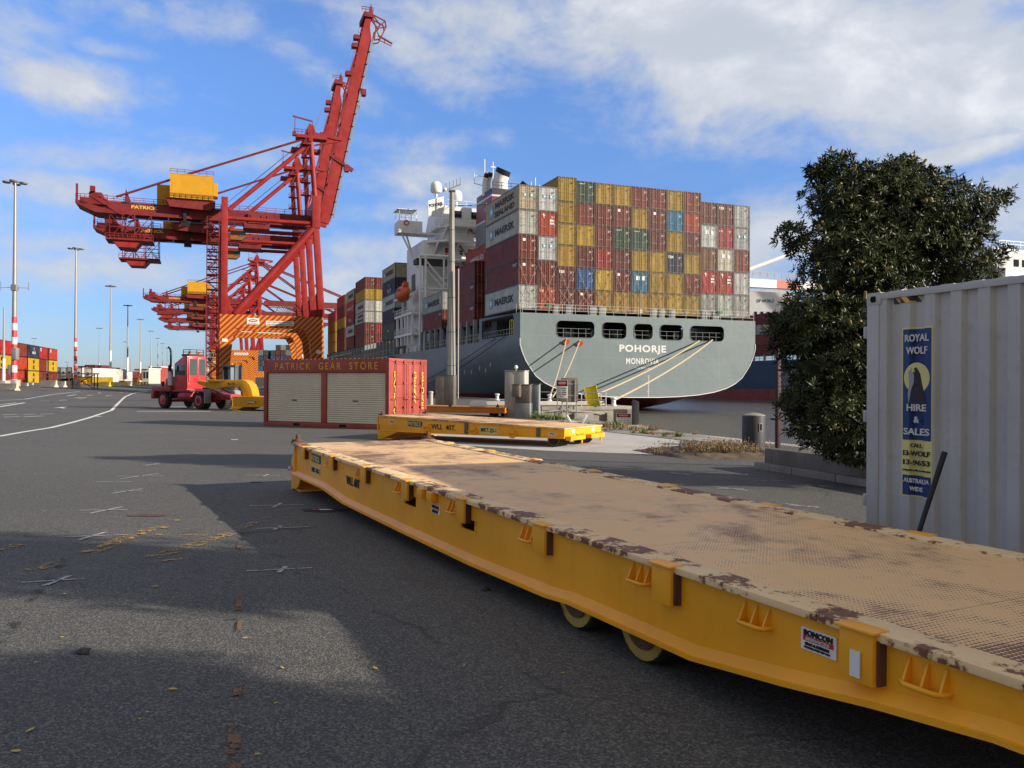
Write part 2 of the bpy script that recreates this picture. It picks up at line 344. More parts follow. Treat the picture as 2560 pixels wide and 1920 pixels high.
paint('store_red', (.33, .055, .04), .45, .2, .15, dirt=.3, streak=.2); paint('shutter', (.68, .62, .5), .5, .1, 0, dirt=.2, streak=.1)
paint('grey_container', (.46, .45, .44), .6, .14, .12, dirt=.35, streak=.3, rcol=(.14, .06, .03)); paint('galvanised', (.25, .255, .25), .5, .2, 0, metal=.15); paint('steel', (.2, .175, .15), .4, .2, 0, metal=.4)
paint('white_paint', (.72, .72, .71), .5, .1, .05, streak=.15); paint('cream_paint', (.42, .4, .35), .5, .12, .08, streak=.2); paint('box_paint', (1, 1, 1), .5, .26, .2, dirt=.3, streak=.25, info=True, sc=.7)
paint('ship_grey', (.13, .165, .18), .5, .1, .04, dirt=.12, streak=.14, sc=.25); paint('dark_grey', (.09, .1, .11), .6, .2); paint('grey_paint', (.24, .26, .27), .5, .15, .1)
paint('boot_red', (.2, .035, .03), .6, .2, .1, sc=.3, streak=.3); paint('navy_paint', (.02, .025, .045), .5, .15); paint('band_maroon', (.22, .02, .06), .5)
paint('crane_red', (.27, .010, .009), .55, .16, .05, dirt=.2, sc=.3, streak=.1); paint('crane_dark_red', (.17, .008, .01), .6, .2, .05, sc=.3); paint('crane_yellow', (.55, .27, .01), .45, .1, .04, sc=.4)
paint('tractor_red', (.5, .03, .032), .35, .12, .05, coat=.2); paint('tractor_dark_red', (.3, .02, .025), .45, .2, .1); paint('chrome', (.5, .5, .5), .3, .2, 0, metal=.3)
paint('lifeboat_orange', (.62, .1, .02), .45, .12); paint('bright_yellow', (.7, .6, .03), .45, .1, .08); paint('blue_hull', (.012, .045, .1), .5, .15, .05, sc=.2, streak=.2)
flat('rope', (.42, .34, .22), .85); flat('dark_rope', (.03, .035, .04), .8); flat('drum_black', (.035, .036, .038), .6); flat('post_maroon', (.05, .015, .02), .6); flat('wire', (.16, .14, .12), .6, .1)
flat('mast_steel', (.3, .29, .28), .45, .4); flat('mast_white', (.7, .7, .68), .5); flat('mast_red', (.55, .06, .07), .5); flat('lamp_grey', (.2, .22, .24), .5); flat('barrier', (.5, .46, .38), .85); flat('barrier_yellow', (.62, .48, .05), .7)
paint('bark', (.06, .045, .035), .9, .3); flat('blue_trim', (.02, .06, .16), .5); flat('window_dark', (.012, .016, .02), .1)
m, t, b = mat('glass'); t.put(b.inputs['Base Color'], (.03, .045, .05, 1)); b.inputs['Roughness'].default_value = .06; b.inputs['Specular IOR Level'].default_value = .8
m, t, b = mat('amber'); t.put(b.inputs['Base Color'], (.8, .25, .02, 1)); b.inputs['Roughness'].default_value = .2
def leafmat(name, c1, c2, spec=.4, tr=.0):
    m, t, b = mat(name); co = coords(t); n = t.noise(co, 1.3, 4); g = t.node('ShaderNodeNewGeometry'); r = g.outputs['Random Per Island']
    c = t.mix(t.m('ADD', t.m('MULTIPLY', r, .6), t.m('MULTIPLY', n, .4)), c1, c2); t.l.new(c, b.inputs['Base Color']); b.inputs['Roughness'].default_value = .38; b.inputs['Specular IOR Level'].default_value = spec
leafmat('leaf', (.012, .018, .007), (.06, .072, .026), .12); leafmat('dry_grass', (.16, .11, .055), (.36, .27, .16), .1); leafmat('green_grass', (.08, .13, .03), (.22, .26, .08), .1); leafmat('flower_spike', (.2, .17, .05), (.32, .27, .1))
def stripes(name, c1, c2, per, flip=1):
    m, t, b = mat(name); co = coords(t); s = t.node('ShaderNodeSeparateXYZ'); t.l.new(co, s.inputs[0])
    v = t.m('ADD', t.m('ADD', t.m('MULTIPLY', s.outputs[0], 1.*flip), t.m('MULTIPLY', s.outputs[1], .6)), t.m('MULTIPLY', s.outputs[2], -1.))
    f = t.m('FRACT', t.m('DIVIDE', v, per)); c = t.mix(t.m('GREATER_THAN', f, .5), c1, c2); n = t.noise(co, .8, 5)
    c = t.mix(t.m('MULTIPLY', t.step(n, .5, .8), .3), c, (.1, .03, .02)); t.l.new(c, b.inputs['Base Color']); b.inputs['Roughness'].default_value = .5
stripes('hazard_crane', (.52, .22, .008), (.3, .012, .008), 1.5); stripes('hazard_tape', (.66, .42, .02), (.015, .015, .015), .13, -1)
def crust(name):                                                       # red paint with rust for the aft deck details
    pass

# ------------------------------------------------------------------ the setting: ground, water, banks
EDGE = [(-150, -18.6), (-63.7, -18.5), (-59.5, -17.2), (-53.6, -17.4), (-51.1, -18.3), (-31.6, -10.1), (-31.5, -2.), (1200, -2.)]
def xe(y):
    for (a, xa), (b_, xb) in zip(EDGE, EDGE[1:]):
        if a <= y <= b_: return xa+(xb-xa)*(y-a)/(b_-a)
    return -2
rows = sorted(set([e[0] for e in EDGE]+[-150+i*5. for i in range(90)]+[300+i*40. for i in range(23)])); rows = [r for r in rows if r <= 1200]
offs = [0, .6, 2, 4, 7, 11, 16, 22, 28, 34, 40, 46, 52, 58, 64, 72, 80, 92, 106, 124, 150, 190, 250, 350, 520, 800, 1400]
g = MB()
for r in rows:
    x0 = xe(r)
    for k in offs:
        p = Q(x0-k, r); g.v.append((p.x, p.y, gz(p.x, p.y)))
n = len(offs)
for i in range(len(rows)-1):
    for j in range(n-1): a = i*n+j; g.f.append((a, a+n, a+n+1, a+1)); g.mi.append(0)
struct(g.obj('ground', MT['asphalt']))
k = MB()
for i in range(len(EDGE)-1):
    a = Q(EDGE[i][1]+.004, EDGE[i][0]); b_ = Q(EDGE[i+1][1]+.004, EDGE[i+1][0])
    k.quad((a.x, a.y, -6), (b_.x, b_.y, -6), (b_.x, b_.y, -.01), (a.x, a.y, -.01))
struct(k.obj('quay_wall', MT['old_concrete'], smooth=0))
k = MB()                                                               # pale coping along the water's edge
for (a, b_) in (((-18.5, -150), (-18.5, -63.7)), ((-18.5, -63.7), (-17.2, -59.5))):
    p, q = Q(a[0], a[1]), Q(b_[0], b_[1]); nn = Vector((-(q-p).y, (q-p).x, 0)).normalized()*.55
    k.quad(p+Vector((0,0,.006)), q+Vector((0,0,.006)), q+nn+Vector((0,0,.006)), p+nn+Vector((0,0,.006)))
p, q = Q(-2, -31.5), Q(-2, 900); nn = Q(-3.2, -31.5)-p
k.quad(p+Vector((0,0,.006)), q+Vector((0,0,.006)), q+nn+Vector((0,0,.006)), p+nn+Vector((0,0,.006)))
struct(k.obj('quay_coping', MT['concrete'], smooth=0))
k = MB(); a, b_, c_, d_ = Q(-40, -260), Q(1500, -260), Q(1500, 1500), Q(-40, 1500)
k.quad((a.x, a.y, -1.5), (b_.x, b_.y, -1.5), (c_.x, c_.y, -1.5), (d_.x, d_.y, -1.5)); struct(k.obj('water', MT['water'], smooth=0))
k = MB(); pts = [Q(129, -200), Q(1400, -200), Q(1400, 1400), Q(129, 1400)]
k.quad(*[(p.x, p.y, .0) for p in pts]); k.quad((pts[0].x, pts[0].y, -5), (pts[3].x, pts[3].y, -5), (pts[3].x, pts[3].y, 0), (pts[0].x, pts[0].y, 0)); struct(k.obj('far_bank', MT['old_concrete'], smooth=0))

def sheet(name, px, mt, z=.004, kind='structure', label=None):           # a painted or poured sheet lying on the ground
    k = MB(); k.add([(p.x, p.y, gz(p.x, p.y)+z) for p in (gp(*q) for q in px)], [tuple(range(len(px)))]); o = k.obj(name, MT[mt], smooth=0); o['kind'] = kind; return o
def strip(k, pts, wd, z=.008, world=False):
    P = [p if world else gp(*p) for p in pts]; P = [Vector((p[0], p[1], 0)) for p in P]; L = []; Rr = []
    for i, p in enumerate(P):
        d = (P[min(i+1, len(P)-1)]-P[max(i-1, 0)]).normalized(); n_ = Vector((-d.y, d.x, 0))*wd/2
        L.append(p+n_); Rr.append(p-n_)
    for i in range(len(P)-1): k.quad(*[(q.x, q.y, gz(q.x, q.y)+z) for q in (L[i], L[i+1], Rr[i+1], Rr[i])])
sheet('concrete_apron', [(1000, 1093), (1060, 1076), (1345, 1064), (1504, 1079), (1700, 1101), (1690, 1137), (1600, 1135), (1368, 1127), (1000, 1104)], 'slab')
sheet('bank_soil', [(1360, 1047), (1470, 1049), (1590, 1066), (1700, 1081), (1860, 1103), (1860, 1112), (1700, 1099), (1504, 1078), (1345, 1062)], 'old_concrete', .008)
k = MB()
strip(k, [(-40,1096),(0,1090.8),(57,1080.6),(127,1069.6),(177,1057.5),(222,1045),(255,1034),(279,1026),(294,1010),(303,1001),(312,992.7),(329,984.5),(351,980.5),(370,978.5)], .2)
strip(k, [(-30,1002.5),(0,1001.5),(63,998),(127,987),(177,981),(200,979)], .16); strip(k, [(-30,1020),(0,1017),(62,1007)], .3); strip(k, [(-30,1015),(0,1012),(40,1007)], .16)
for a in [((138,1020),(168,1017)),((150,1018),(160,1021)),((196,996),(216,994)),((218,989),(231,988)),((266,990),(277,988)),((187,995),(200,994)),((168,990),(190,987)),((245,983),(255,982)),((300,981),(320,980)),((100,1002),(124,1002)),((148,1001),(166,1000)),
          ((5,1037),(44,1036)),((58,1036.5),(88,1035.5)),((103,1035.5),(135,1034.5)),((10,1043),(50,1041.5)),((59,1042.5),(107,1040)),((-30,1043),(-2,1042)),((242,1042),(252,1041)),((578,1099.5),(595,1099.3))]: strip(k, a, .22)
strip(k, [(343,1028.6),(528,1028.6)], .5); strip(k, [(377,1017.6),(470,1017.6)], .5)
struct(k.obj('road_markings', MT['road_paint'], smooth=0))
k = MB()
def cross(cx, cy, x0, x1, sl=0., up=.5, lean=0.):
    p0, p1 = gp(x0, cy+sl), gp(x1, cy-sl); strip(k, [p0, p1], .028, world=True)
    c_ = gp(cx, cy); d = Vector((lean, 1, 0)).normalized()*up/2; strip(k, [c_-d, c_+d], .045, world=True)
for a in [(381,1162,355,402,.5,.5,.1),(350,1191,291,408,.5,.9,.35),(318,1228.5,285,356,.5,.6,.35),(266,1276,196,320,1,.6,.25),(231,1341,152,312,3,.45,.12),(144,1453,53,212,5,.36,.05),(706,1425,616,780,4,.24,0),(694,1320.5,641,769,2,.3,0),(693,1264,623,760,1,.4,0),
          (1828,1222.5,1793,1860,-.5,.6,-.9),(2040,1215,2015,2070,-1,.6,-.9),(2009,1266,1972,2047,-1,.55,-.9),(1700,1185,1680,1740,0,.5,-.8),(665,1189,615,700,0,.3,0)]: cross(*a)
for x0, x1, y in ((240,330,1205),(455,490,1101.5),(400,411,1081),(432,443,1082),(465,520,1100),(1840,1870,1187),(1900,1960,1203)): strip(k, [(x0, y), (x1, y-.3)], .03)
struct(k.obj('surveying_marks', MT['thin_paint'], smooth=0))
k = MB()
for a, wd in [(((218,1383),(260,1370),(297,1353),(330,1340),(372,1325),(412,1317)), .16),(((425,1303),(462,1301)), .1),(((380,1395),(430,1380),(500,1358),(540,1345),(578,1334)), .15),(((388,1338),(423,1337)), .08),(((448,1337),(520,1340)), .05),(((-10,1376),(48,1362)), .13),
              (((68,1427),(110,1420),(146,1406)), .1),(((380,1408),(462,1398)), .1),(((600,1322),(638,1306)), .1),(((655,1298),(690,1291)), .07)]: strip(k, a, wd*1.25)
struct(k.obj('worn_yellow_lines', MT['yellow_road_paint'], smooth=0))
k = MB()
for (x0, x1, y0, y1) in ((588,604,1487,1530),(590,604,1553,1590),(580,604,1715,1752),(566,604,1812,1925),(590,606,1361,1378)):
    k.add([(p.x, p.y, .01) for p in (gp(x0, y1), gp(x1, y1), gp(x1+1, y0), gp(x0+5, y0))], [(0,1,2,3)])
struct(k.obj('rust_coloured_streaks', MT['orange_stain'], smooth=0))
k = MB(); strip(k, [(-5,1622),(30,1580),(60,1530),(95,1480),(130,1440),(170,1390)], .07, .012); strip(k, [(480,1590),(510,1565),(560,1552),(600,1549)], .02, .012)
struct(k.obj('asphalt_cracks', MT['crack'], smooth=0))
def blob(name, px, py, wx, wy, mt, z, seed, kind='structure'):
    c_ = gp(px, py); rr = random.Random(seed); k = MB(); n_ = 26
    k.add([(c_.x+wx*math.cos(2*PI*i/n_)*rr.uniform(.7, 1.1), c_.y+wy*math.sin(2*PI*i/n_)*rr.uniform(.7, 1.1), z) for i in range(n_)], [tuple(range(n_))]); o = k.obj(name, MT[mt], smooth=0); o['kind'] = kind; return o
blob('rusty_patch', 371, 1289, .26, .12, 'rust_stain', .006, 3); blob('wet_stain', 820, 1276, .36, .2, 'wet_stain', .005, 4)
blob('red_paint_patch', 790, 1276, .06, .055, 'red_patch', .013, 9); blob('white_paint_patch', 808, 1275, .15, .05, 'white_patch', .009, 8); blob('oil_stain', 640, 1206, .12, .1, 'wet_stain', .006, 5)

def decal(parent, M, w_, h_, mt, name='decal', th=.003):
    k = MB(); k.box(-w_/2, w_/2, -h_/2, h_/2, -th, th); me = k.mesh(name, MT[mt], smooth=0); return link(name, me, parent, M)

# ------------------------------------------------------------------ roll trailers
def trailer_frame_profile(L, H0, H1, zb):                               # deck height along the length, lower edge from zb
    pass
def big_trailer():
    s0 = .477; L, W, h0, h1 = 12.35, 2.234, .721, .62
    T = thing('roll_trailer', 'long yellow roll trailer with a worn tan tread-plate deck across the foreground', 'roll trailer', (-3.378, 12.904, 0), s0-PI/2, None)
    # local: x along the length from the far end (0) towards the viewer, y to the right-hand side; deck falls towards the wheels
    hz = lambda s: h0+(h1-h0)*s/12.2
    bot = [(0, .24), (1.9, .235), (2.9, .165), (4.8, .15), (6.7, .145), (8.0, .17), (8.3, .195), (9.3, .195), (9.55, .195), (10.2, .27), (10.7, .34), (11.2, .395), (L, .41)]
    def zb(s):
        for (a, za), (b_, zb_) in zip(bot, bot[1:]):
            if a <= s <= b_: return za+(zb_-za)*(s-a)/(b_-a)
        return bot[-1][1]
    k = MB()
    for yy, nm in ((0, 'side_beam'), (W, 'side_beam')):
        k = MB(); sg = 1 if yy == 0 else -1
        holes = [(4.97, 5.3, .43, .53), (6.4, 6.74, .41, .50)] if yy == 0 else []
        ss = sorted(set([b_[0] for b_ in bot]+[i*.35 for i in range(36) if i*.35 <= L]+[h[0] for h in holes]+[h[1] for h in holes]))
        y0, y1 = (yy, yy+.02) if sg > 0 else (yy-.02, yy)
        for a, b_ in zip(ss, ss[1:]):
            cuts = [h for h in holes if a >= h[0]-1e-6 and b_ <= h[1]+1e-6]
            segs = [((zb(a)+.02, zb(b_)+.02), (hz(a)-.02, hz(b_)-.02))] if not cuts else [((zb(a)+.02, zb(b_)+.02), (cuts[0][2],)*2), ((cuts[0][3],)*2, (hz(a)-.02, hz(b_)-.02))]
            for (l0, l1), (u0, u1) in segs:
                k.add([(a,y0,l0),(b_,y0,l1),(b_,y1,l1),(a,y1,l0),(a,y0,u0),(b_,y0,u1),(b_,y1,u1),(a,y1,u0)], [(0,3,2,1),(4,5,6,7),(0,1,5,4),(1,2,6,5),(2,3,7,6),(3,0,4,7)])
            # sloping lower flange and top flange
            o_ = -.075*sg
            k.add([(a,yy+o_,zb(a)),(b_,yy+o_,zb(b_)),(b_,yy+.1*sg,zb(b_)),(a,yy+.1*sg,zb(a)),(a,yy+o_,zb(a)+.022),(b_,yy+o_,zb(b_)+.022),(b_,yy+.1*sg,zb(b_)+.03),(a,yy+.1*sg,zb(a)+.03)], [(0,3,2,1),(4,5,6,7),(0,1,5,4),(1,2,6,5),(2,3,7,6),(3,0,4,7)])
            k.add([(a,yy-.001*sg,zb(a)+.07),(b_,yy-.001*sg,zb(b_)+.07),(b_,yy+o_*.75,zb(b_)+.02),(a,yy+o_*.75,zb(a)+.02)], [(0,1,2,3)])
        k.obj('side_beam', MT['trailer_yellow'], T, smooth=0)
    rr = random.Random(5)
    # edge rails with a ragged chipped plate
    for yy, sg in ((0, 1), (W, -1)):
        k = MB(); s = 0
        while s < L-.01:
            e = min(L, s+rr.uniform(.5, 1.3)); w0 = rr.uniform(.0, .012)
            k.add([(x, yy+(-.045-w0 if c_ == 0 else .15)*sg, hz(x)+zz) for zz in (-.025, .012) for (x, c_) in ((s, 0), (e-.004, 0), (e-.004, 1), (s, 1))], [(0,3,2,1),(4,5,6,7),(0,1,5,4),(1,2,6,5),(2,3,7,6),(3,0,4,7)]); s = e
        k.obj('edge_rail', MT['chipped_edge'], T, bevel=.004)
    k = MB(); ns = 7
    for i in range(ns):
        a, b_ = i*L/ns+.003, (i+1)*L/ns-.003
        k.add([(a,.15,hz(a)-.02),(b_,.15,hz(b_)-.02),(b_,W-.15,hz(b_)-.02),(a,W-.15,hz(a)-.02),(a,.15,hz(a)),(b_,.15,hz(b_)),(b_,W-.15,hz(b_)),(a,W-.15,hz(a))], [(0,3,2,1),(4,5,6,7),(0,1,5,4),(1,2,6,5),(2,3,7,6),(3,0,4,7)])
    k.obj('deck', MT['worn_deck'], T, smooth=0)
    k = MB()
    for i in range(12): x = .5+i*1.02; k.box(x, x+.08, .03, W-.03, zb(x)+.12, hz(x)-.03)
    for yy in (.7, 1.6): 
        for a, b_ in zip(bot[2:], bot[3:]): k.add([(a[0],yy,a[1]+.12),(b_[0],yy,b_[1]+.12),(b_[0],yy+.03,b_[1]+.12),(a[0],yy+.03,a[1]+.12),(a[0],yy,hz(a[0])-.04),(b_[0],yy,hz(b_[0])-.04),(b_[0],yy+.03,hz(b_[0])-.04),(a[0],yy+.03,hz(a[0])-.04)], [(0,3,2,1),(4,5,6,7),(0,1,5,4),(1,2,6,5),(2,3,7,6),(3,0,4,7)])
    k.obj('cross_members', MT['trailer_yellow'], T, smooth=0)
    # stake pockets
    ps = [.79, 2.34, 3.74, 5.14, 6.52, 7.9, 9.3, 10.61, 11.75]
    for yy, sg in ((0, -1), (W, 1)):
        for i, x in enumerate(ps):
            h = hz(x); k = MB(); k.X = Matrix.Translation((x, yy, 0)) if sg < 0 else Matrix.Translation((x, yy, 0)) @ Matrix.Scale(-1, 4, (0, 1, 0))
            k.box(-.085, .085, -.072, 0, h-.17-.006*i, h+.004); k.box(-.1, .1, -.09, .02, h+.002, h+.018)
            k.obj('stake_pocket', MT['trailer_yellow'], T, bevel=.012)
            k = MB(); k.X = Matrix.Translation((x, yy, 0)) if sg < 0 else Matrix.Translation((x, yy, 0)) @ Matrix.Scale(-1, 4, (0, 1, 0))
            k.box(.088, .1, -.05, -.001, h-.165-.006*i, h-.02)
            if sg < 0: k.obj('pocket_shade_strip', MT['rusty_iron'], T, smooth=0)  # solid dark strip standing in for the shade beside the pocket
    for yy, sg in ((0, -1), (W, 1)):
        for x in [2.1, 3.45, 4.87, 6.27, 7.66, 9.04, 9.98, 10.9, 11.42]:
            h = hz(x)-.145; k = MB(); k.X = Matrix.Translation((x, yy, 0)) if sg < 0 else Matrix.Translation((x, yy, 0)) @ Matrix.Scale(-1, 4, (0, 1, 0))
            k.tube([(-.09, 0, h+.0), (-.085, -.055, h+.0), (-.06, -.07, h), (.06, -.07, h), (.085, -.055, h), (.09, 0, h)], .0115, 8)
            for xx in (-.08, 0, .08): k.prism([(0, h-.01), (-.058, h-.004), (-.012, h+.085), (0, h+.095)], xx-.005, xx+.005, 'X')
            k.obj('lashing_hook', MT['trailer_yellow'], T, bevel=0, smooth=50)
    k = MB()
    for x in (5.56, 5.81): h = hz(x); k.box(x-.06, x+.06, -.075, 0, h-.115, h-.02)
    k.obj('bracket', MT['trailer_yellow'], T, bevel=.01)
    # far end: twin upright brackets, foot and twist locks
    k = MB(); k.box(-.02, .0, -.02, W+.02, .2, h0-.03)
    for yy, sg in ((-.03, 1), (W+.03, -1)):
        k.prism([(-.08, 0), (.29, .05), (.42, .14), (.5, .21), (-.02, .24), (-.02, .40), (-.1, .34), (-.1, .0)], yy, yy+.04*sg, 'Y'); k.prism([(-.1, .3), (-.1, .47), (.02, .56), (.06, .62), (.0, .70), (.1, .7), (.12, .25)], yy, yy+.04*sg, 'Y')
    k.box(-.1, -.06, 0, W, 0, .2); k.box(-.1, .35, 0, W, -.0, .03)
    k.obj('front_foot', MT['trailer_yellow'], T, bevel=.006)
    for yy in (.02, W-.05):
        k = MB(); k.box(-.06, .12, yy-.07, yy+.11, h0-.012, h0+.035); k.lathe([(.07, 0), (.05, .03), (.03, .05), (.035, .075), (.012, .12)], (.03, yy+.02, h0+.03), n=10); k.box(-.075, -.05, yy-.05, yy+.07, h0-.03, h0+.06)
        k.obj('twist_lock', MT['rusty_iron'], T, bevel=.006)
    # wheels
    for x, yy in ((8.25, .135), (8.25, .42), (8.25, W-.62), (8.25, W-.3), (9.0, .135), (9.0, .42), (9.0, W-.62), (9.0, W-.3)):
        k = MB(); k.lathe([(.16, -.09), (.225, -.095), (.24, -.07), (.24, .07), (.225, .095), (.16, .09)], (x, yy, .24), 'Y', 28); o = k.obj('wheel', MT['tyre'], T, smooth=40)
        k = MB(); k.lathe([(.05, -.105), (.16, -.1), (.19, -.112), (.218, -.11), (.218, .11), (.19, .112), (.16, .1), (.05, .105)], (x, yy, .24), 'Y', 24); k.obj('rim', MT['wheel_dull'], o, smooth=40)
        k = MB(); k.lathe([(.155, -.1125), (.155, -.116), (.05, -.113)], (x, yy, .24), 'Y', 20); k.obj('hub_shade_disc', MT['rusty_iron'], o, smooth=0)  # rusty dark disc set proud, its colour standing for a shaded recess
    k = MB(); k.box(8.1, 9.15, .25, .3, .2, .4); k.box(8.1, 9.15, W-.5, W-.45, .2, .4); k.tube([(8.25, .25, .24), (8.25, W-.25, .24)], .04); k.tube([(9., .25, .24), (9., W-.25, .24)], .04); k.obj('axle', MT['rusty_iron'], T)
    # decals on the near side (facing -y)
    sl = (h1-h0)/12.2
    def F(x, z, dy=-.004): return frame((x, dy, z), (1, 0, sl), (-sl, 0, 1))
    d = decal(T, F(1.345, .59), .5, .11, 'logo_navy', 'logo_decal'); text('PATRICK', .44, .08, Matrix.Translation((0, 0, .005)), MT['decal_cream'], d, 'lettering', bold=.02)
    d = decal(T, F(1.345, .425), .5, .12, 'decal_cream', 'number_decal'); text('MRT-40-2', .44, .07, Matrix.Translation((0, 0, .005)), MT['letter_black'], d, 'lettering', bold=.015)
    text('WLL 60T', .56, .105, F(3.15, .455), MT['letter_black'], T, 'lettering', bold=.02)
    for (x, z, w_, h_) in ((5.83, .485, .2, .08), (10.36, .505, .2, .1)):
        d = decal(T, F(x, z), w_, h_, 'decal_white', 'maker_decal'); f_ = w_/.21
        text('BONCON', .17*f_, .027*f_, Matrix.Translation((0, h_*.3, .005)), MT['letter_black'], d, bold=.03)
        r_ = decal(d, Matrix.Translation((0, h_*.04, .002)), .18*f_, .024*f_, 'decal_red', 'red_band'); text('SERVICES', .14*f_, .014*f_, Matrix.Translation((0, h_*.04, .0075)), MT['letter_white'], d, bold=.015)
        text('ENG & DESIGN', .14*f_, .014*f_, Matrix.Translation((-.005, -h_*.2, .005)), MT['letter_black'], d, bold=.03); text('PHONE: 0432 297 464', .15*f_, .010*f_, Matrix.Translation((-.005, -h_*.36, .005)), MT['letter_black'], d, bold=.02)
    decal(T, F(10.615, .50, -.0745), .05, .11, 'decal_white', 'reflector')
    d = decal(T, frame((-.03, -.075, .33), (1, 0, 0), (0, 0, 1)), .09, .07, 'decal_white', 'reflector'); decal(d, Matrix.Translation((0, -.018, .002)), .09, .03, 'decal_red', 'red_band')
    def narrow(o):                                                      # the frame narrows slightly towards the wheels
        for ch in o.children:
            if ch.type == 'MESH' and ch.matrix_local == Matrix.Identity(4):
                for v in ch.data.vertices: v.co.y *= 1-.0886*v.co.x/12.2
            narrow(ch)
    narrow(T)
big_trailer()
# ------------------------------------------------------------------ containers
if 1: flat('rod_steel', (.34, .3, .25), .6)
CC = {'mustard': (0.327, 0.193, 0.003), 'yellow': (0.427, 0.265, 0.003), 'red': (0.344, 0.003, 0.003), 'maroon': (0.107, 0.006, 0.006), 'brown-red': (0.143, 0.012, 0.005), 'orange-red': (0.341, 0.028, 0.003), 'grey': (0.314, 0.325, 0.314), 'pale grey': (0.427, 0.438, 0.438), 'white': (0.571, 0.581, 0.571), 'green': (0.008, 0.05, 0.03), 'blue': (0.003, 0.063, 0.206), 'light blue': (0.003, 0.141, 0.249), 'navy': (0.009, 0.013, 0.038), 'brown': (0.125, 0.049, 0.017), 'dark green': (0.027, 0.062, 0.05), 'crimson': (0.262, 0.003, 0.006), 'tan grey': (0.351, 0.297, 0.199), 'beige': (0.483, 0.451, 0.351)}
_cm = {}
def corr_side(k, x, y0, y1, z0, z1, sg, per=.28, dep=.034, axis='y'):
    n = max(4, int((y1-y0)/per)); per = (y1-y0)/n; pr = []
    for i in range(n): a = y0+i*per; pr += [(a, 0), (a+per*.28, 0), (a+per*.5, dep), (a+per*.78, dep)]
    pr.append((y1, 0)); vs = []; fs = []
    for (t, d) in pr:
        for z in (z0, z1): vs.append((x-sg*d, t, z) if axis == 'y' else (t, x-sg*d, z))
    for i in range(len(pr)-1): fs.append((2*i, 2*i+2, 2*i+3, 2*i+1))
    k.add(vs, fs)
def cont_parts(L, H, W=2.438, doors=True, near=False):
    key = (L, H, doors, near)
    if key in _cm: return _cm[key]
    w = W/2; bp = MT['box_paint']; parts = []
    k = MB()
    for sg in (-1, 1): corr_side(k, sg*(w-.015), .1, L-.1, .14, H-.1, sg)
    corr_side(k, L-.02, -w+.1, w-.1, .14, H-.1, 1, axis='x')
    n = int(L/.6); k.box(-w+.06, w-.06, .08, L-.08, H-.06, H-.025); k.box(-w+.06, w-.06, .08, L-.08, .1, .14)
    if not doors: corr_side(k, .02, -w+.1, w-.1, .14, H-.1, -1, axis='x')
    parts.append(('walls', k.mesh('walls', bp, smooth=0), []))
    k = MB(); e = .15
    for sx in (-1, 1):
        for y in (0, L-.12): k.box(sx*w-(.14 if sx > 0 else 0), sx*w+(.14 if sx < 0 else 0), y, y+.12, .1, H-.1)
        k.box(sx*w-(.05 if sx > 0 else 0), sx*w+(.05 if sx < 0 else 0), .12, L-.12, H-.1, H-.01); k.box(sx*w-(.05 if sx > 0 else 0), sx*w+(.05 if sx < 0 else 0), .12, L-.12, .02, .15)
        for y in (-.004, L-.17+.004):
            for z in (0, H-.118): k.box(sx*(w+.003)-(.165 if sx > 0 else 0), sx*(w+.003)+(.165 if sx < 0 else 0), y, y+.17, z, z+.118)
    for y in (0, L-.1): k.box(-w+.14, w-.14, y, y+.1, .01, .15); k.box(-w+.14, w-.14, y, y+.1, H-.11, H-.005)
    parts.append(('frame', k.mesh('frame', bp, smooth=0), []))
    if doors:
        for sg in (-1, 1):
            x0, x1 = (-w+.14, -.012) if sg < 0 else (.012, w-.14); k = MB(); z0, z1 = .16, H-.12
            k.box(x0, x1, .085, .11, z0, z1)
            for (a, b_) in ((x0, x0+.07), (x1-.07, x1)): k.box(a, b_, .035, .085, z0, z1)
            nz = 5
            for i in range(nz+1): z = z0+(z1-z0)*i/nz; z = min(max(z, z0+.035), z1-.035); k.box(x0+.07, x1-.07, .05, .085, z-.035, z+.035)
            for i in range(nz): zc = z0+(z1-z0)*(i+.5)/nz; k.box(x0+.16, x1-.16, .055, .085, zc-.06, zc+.06)
            for i in range(4):
                z = z0+.15+(z1-z0-.3)*i/3; xa = x0-.03 if sg < 0 else x1-.09; k.box(xa, xa+.12, .012, .03, z-.06, z+.06)
            rods = []
            for fx in (.27, .78) if sg < 0 else (.22, .73):
                r_ = MB(); x = x0+(x1-x0)*fx; r_.tube([(x, .0, z0-.08), (x, .0, z1+.08)], .019, 6)
                for z in (z0-.04, z0+(z1-z0)*.33, z0+(z1-z0)*.66, z1+.02): r_.box(x-.05, x+.05, -.012, .028, z-.03, z+.03)
                hz_ = z0+(z1-z0)*.36; r_.box(x, x+.4*(1 if sg < 0 else -1)*(1 if fx > .5 else 1) if x < x+.4 else x, -.02, -.008, hz_, hz_+.035) if False else r_.bar((x, -.016, hz_), (x+(.34 if (fx < .5) else -.34), -.016, hz_), .012, .035)
                rods.append(('lock_rod', r_.mesh('lock_rod', MT['rod_steel'], smooth=0)))
            parts.append(('door', k.mesh('door', bp, smooth=0), rods))
    _cm[key] = parts; return parts
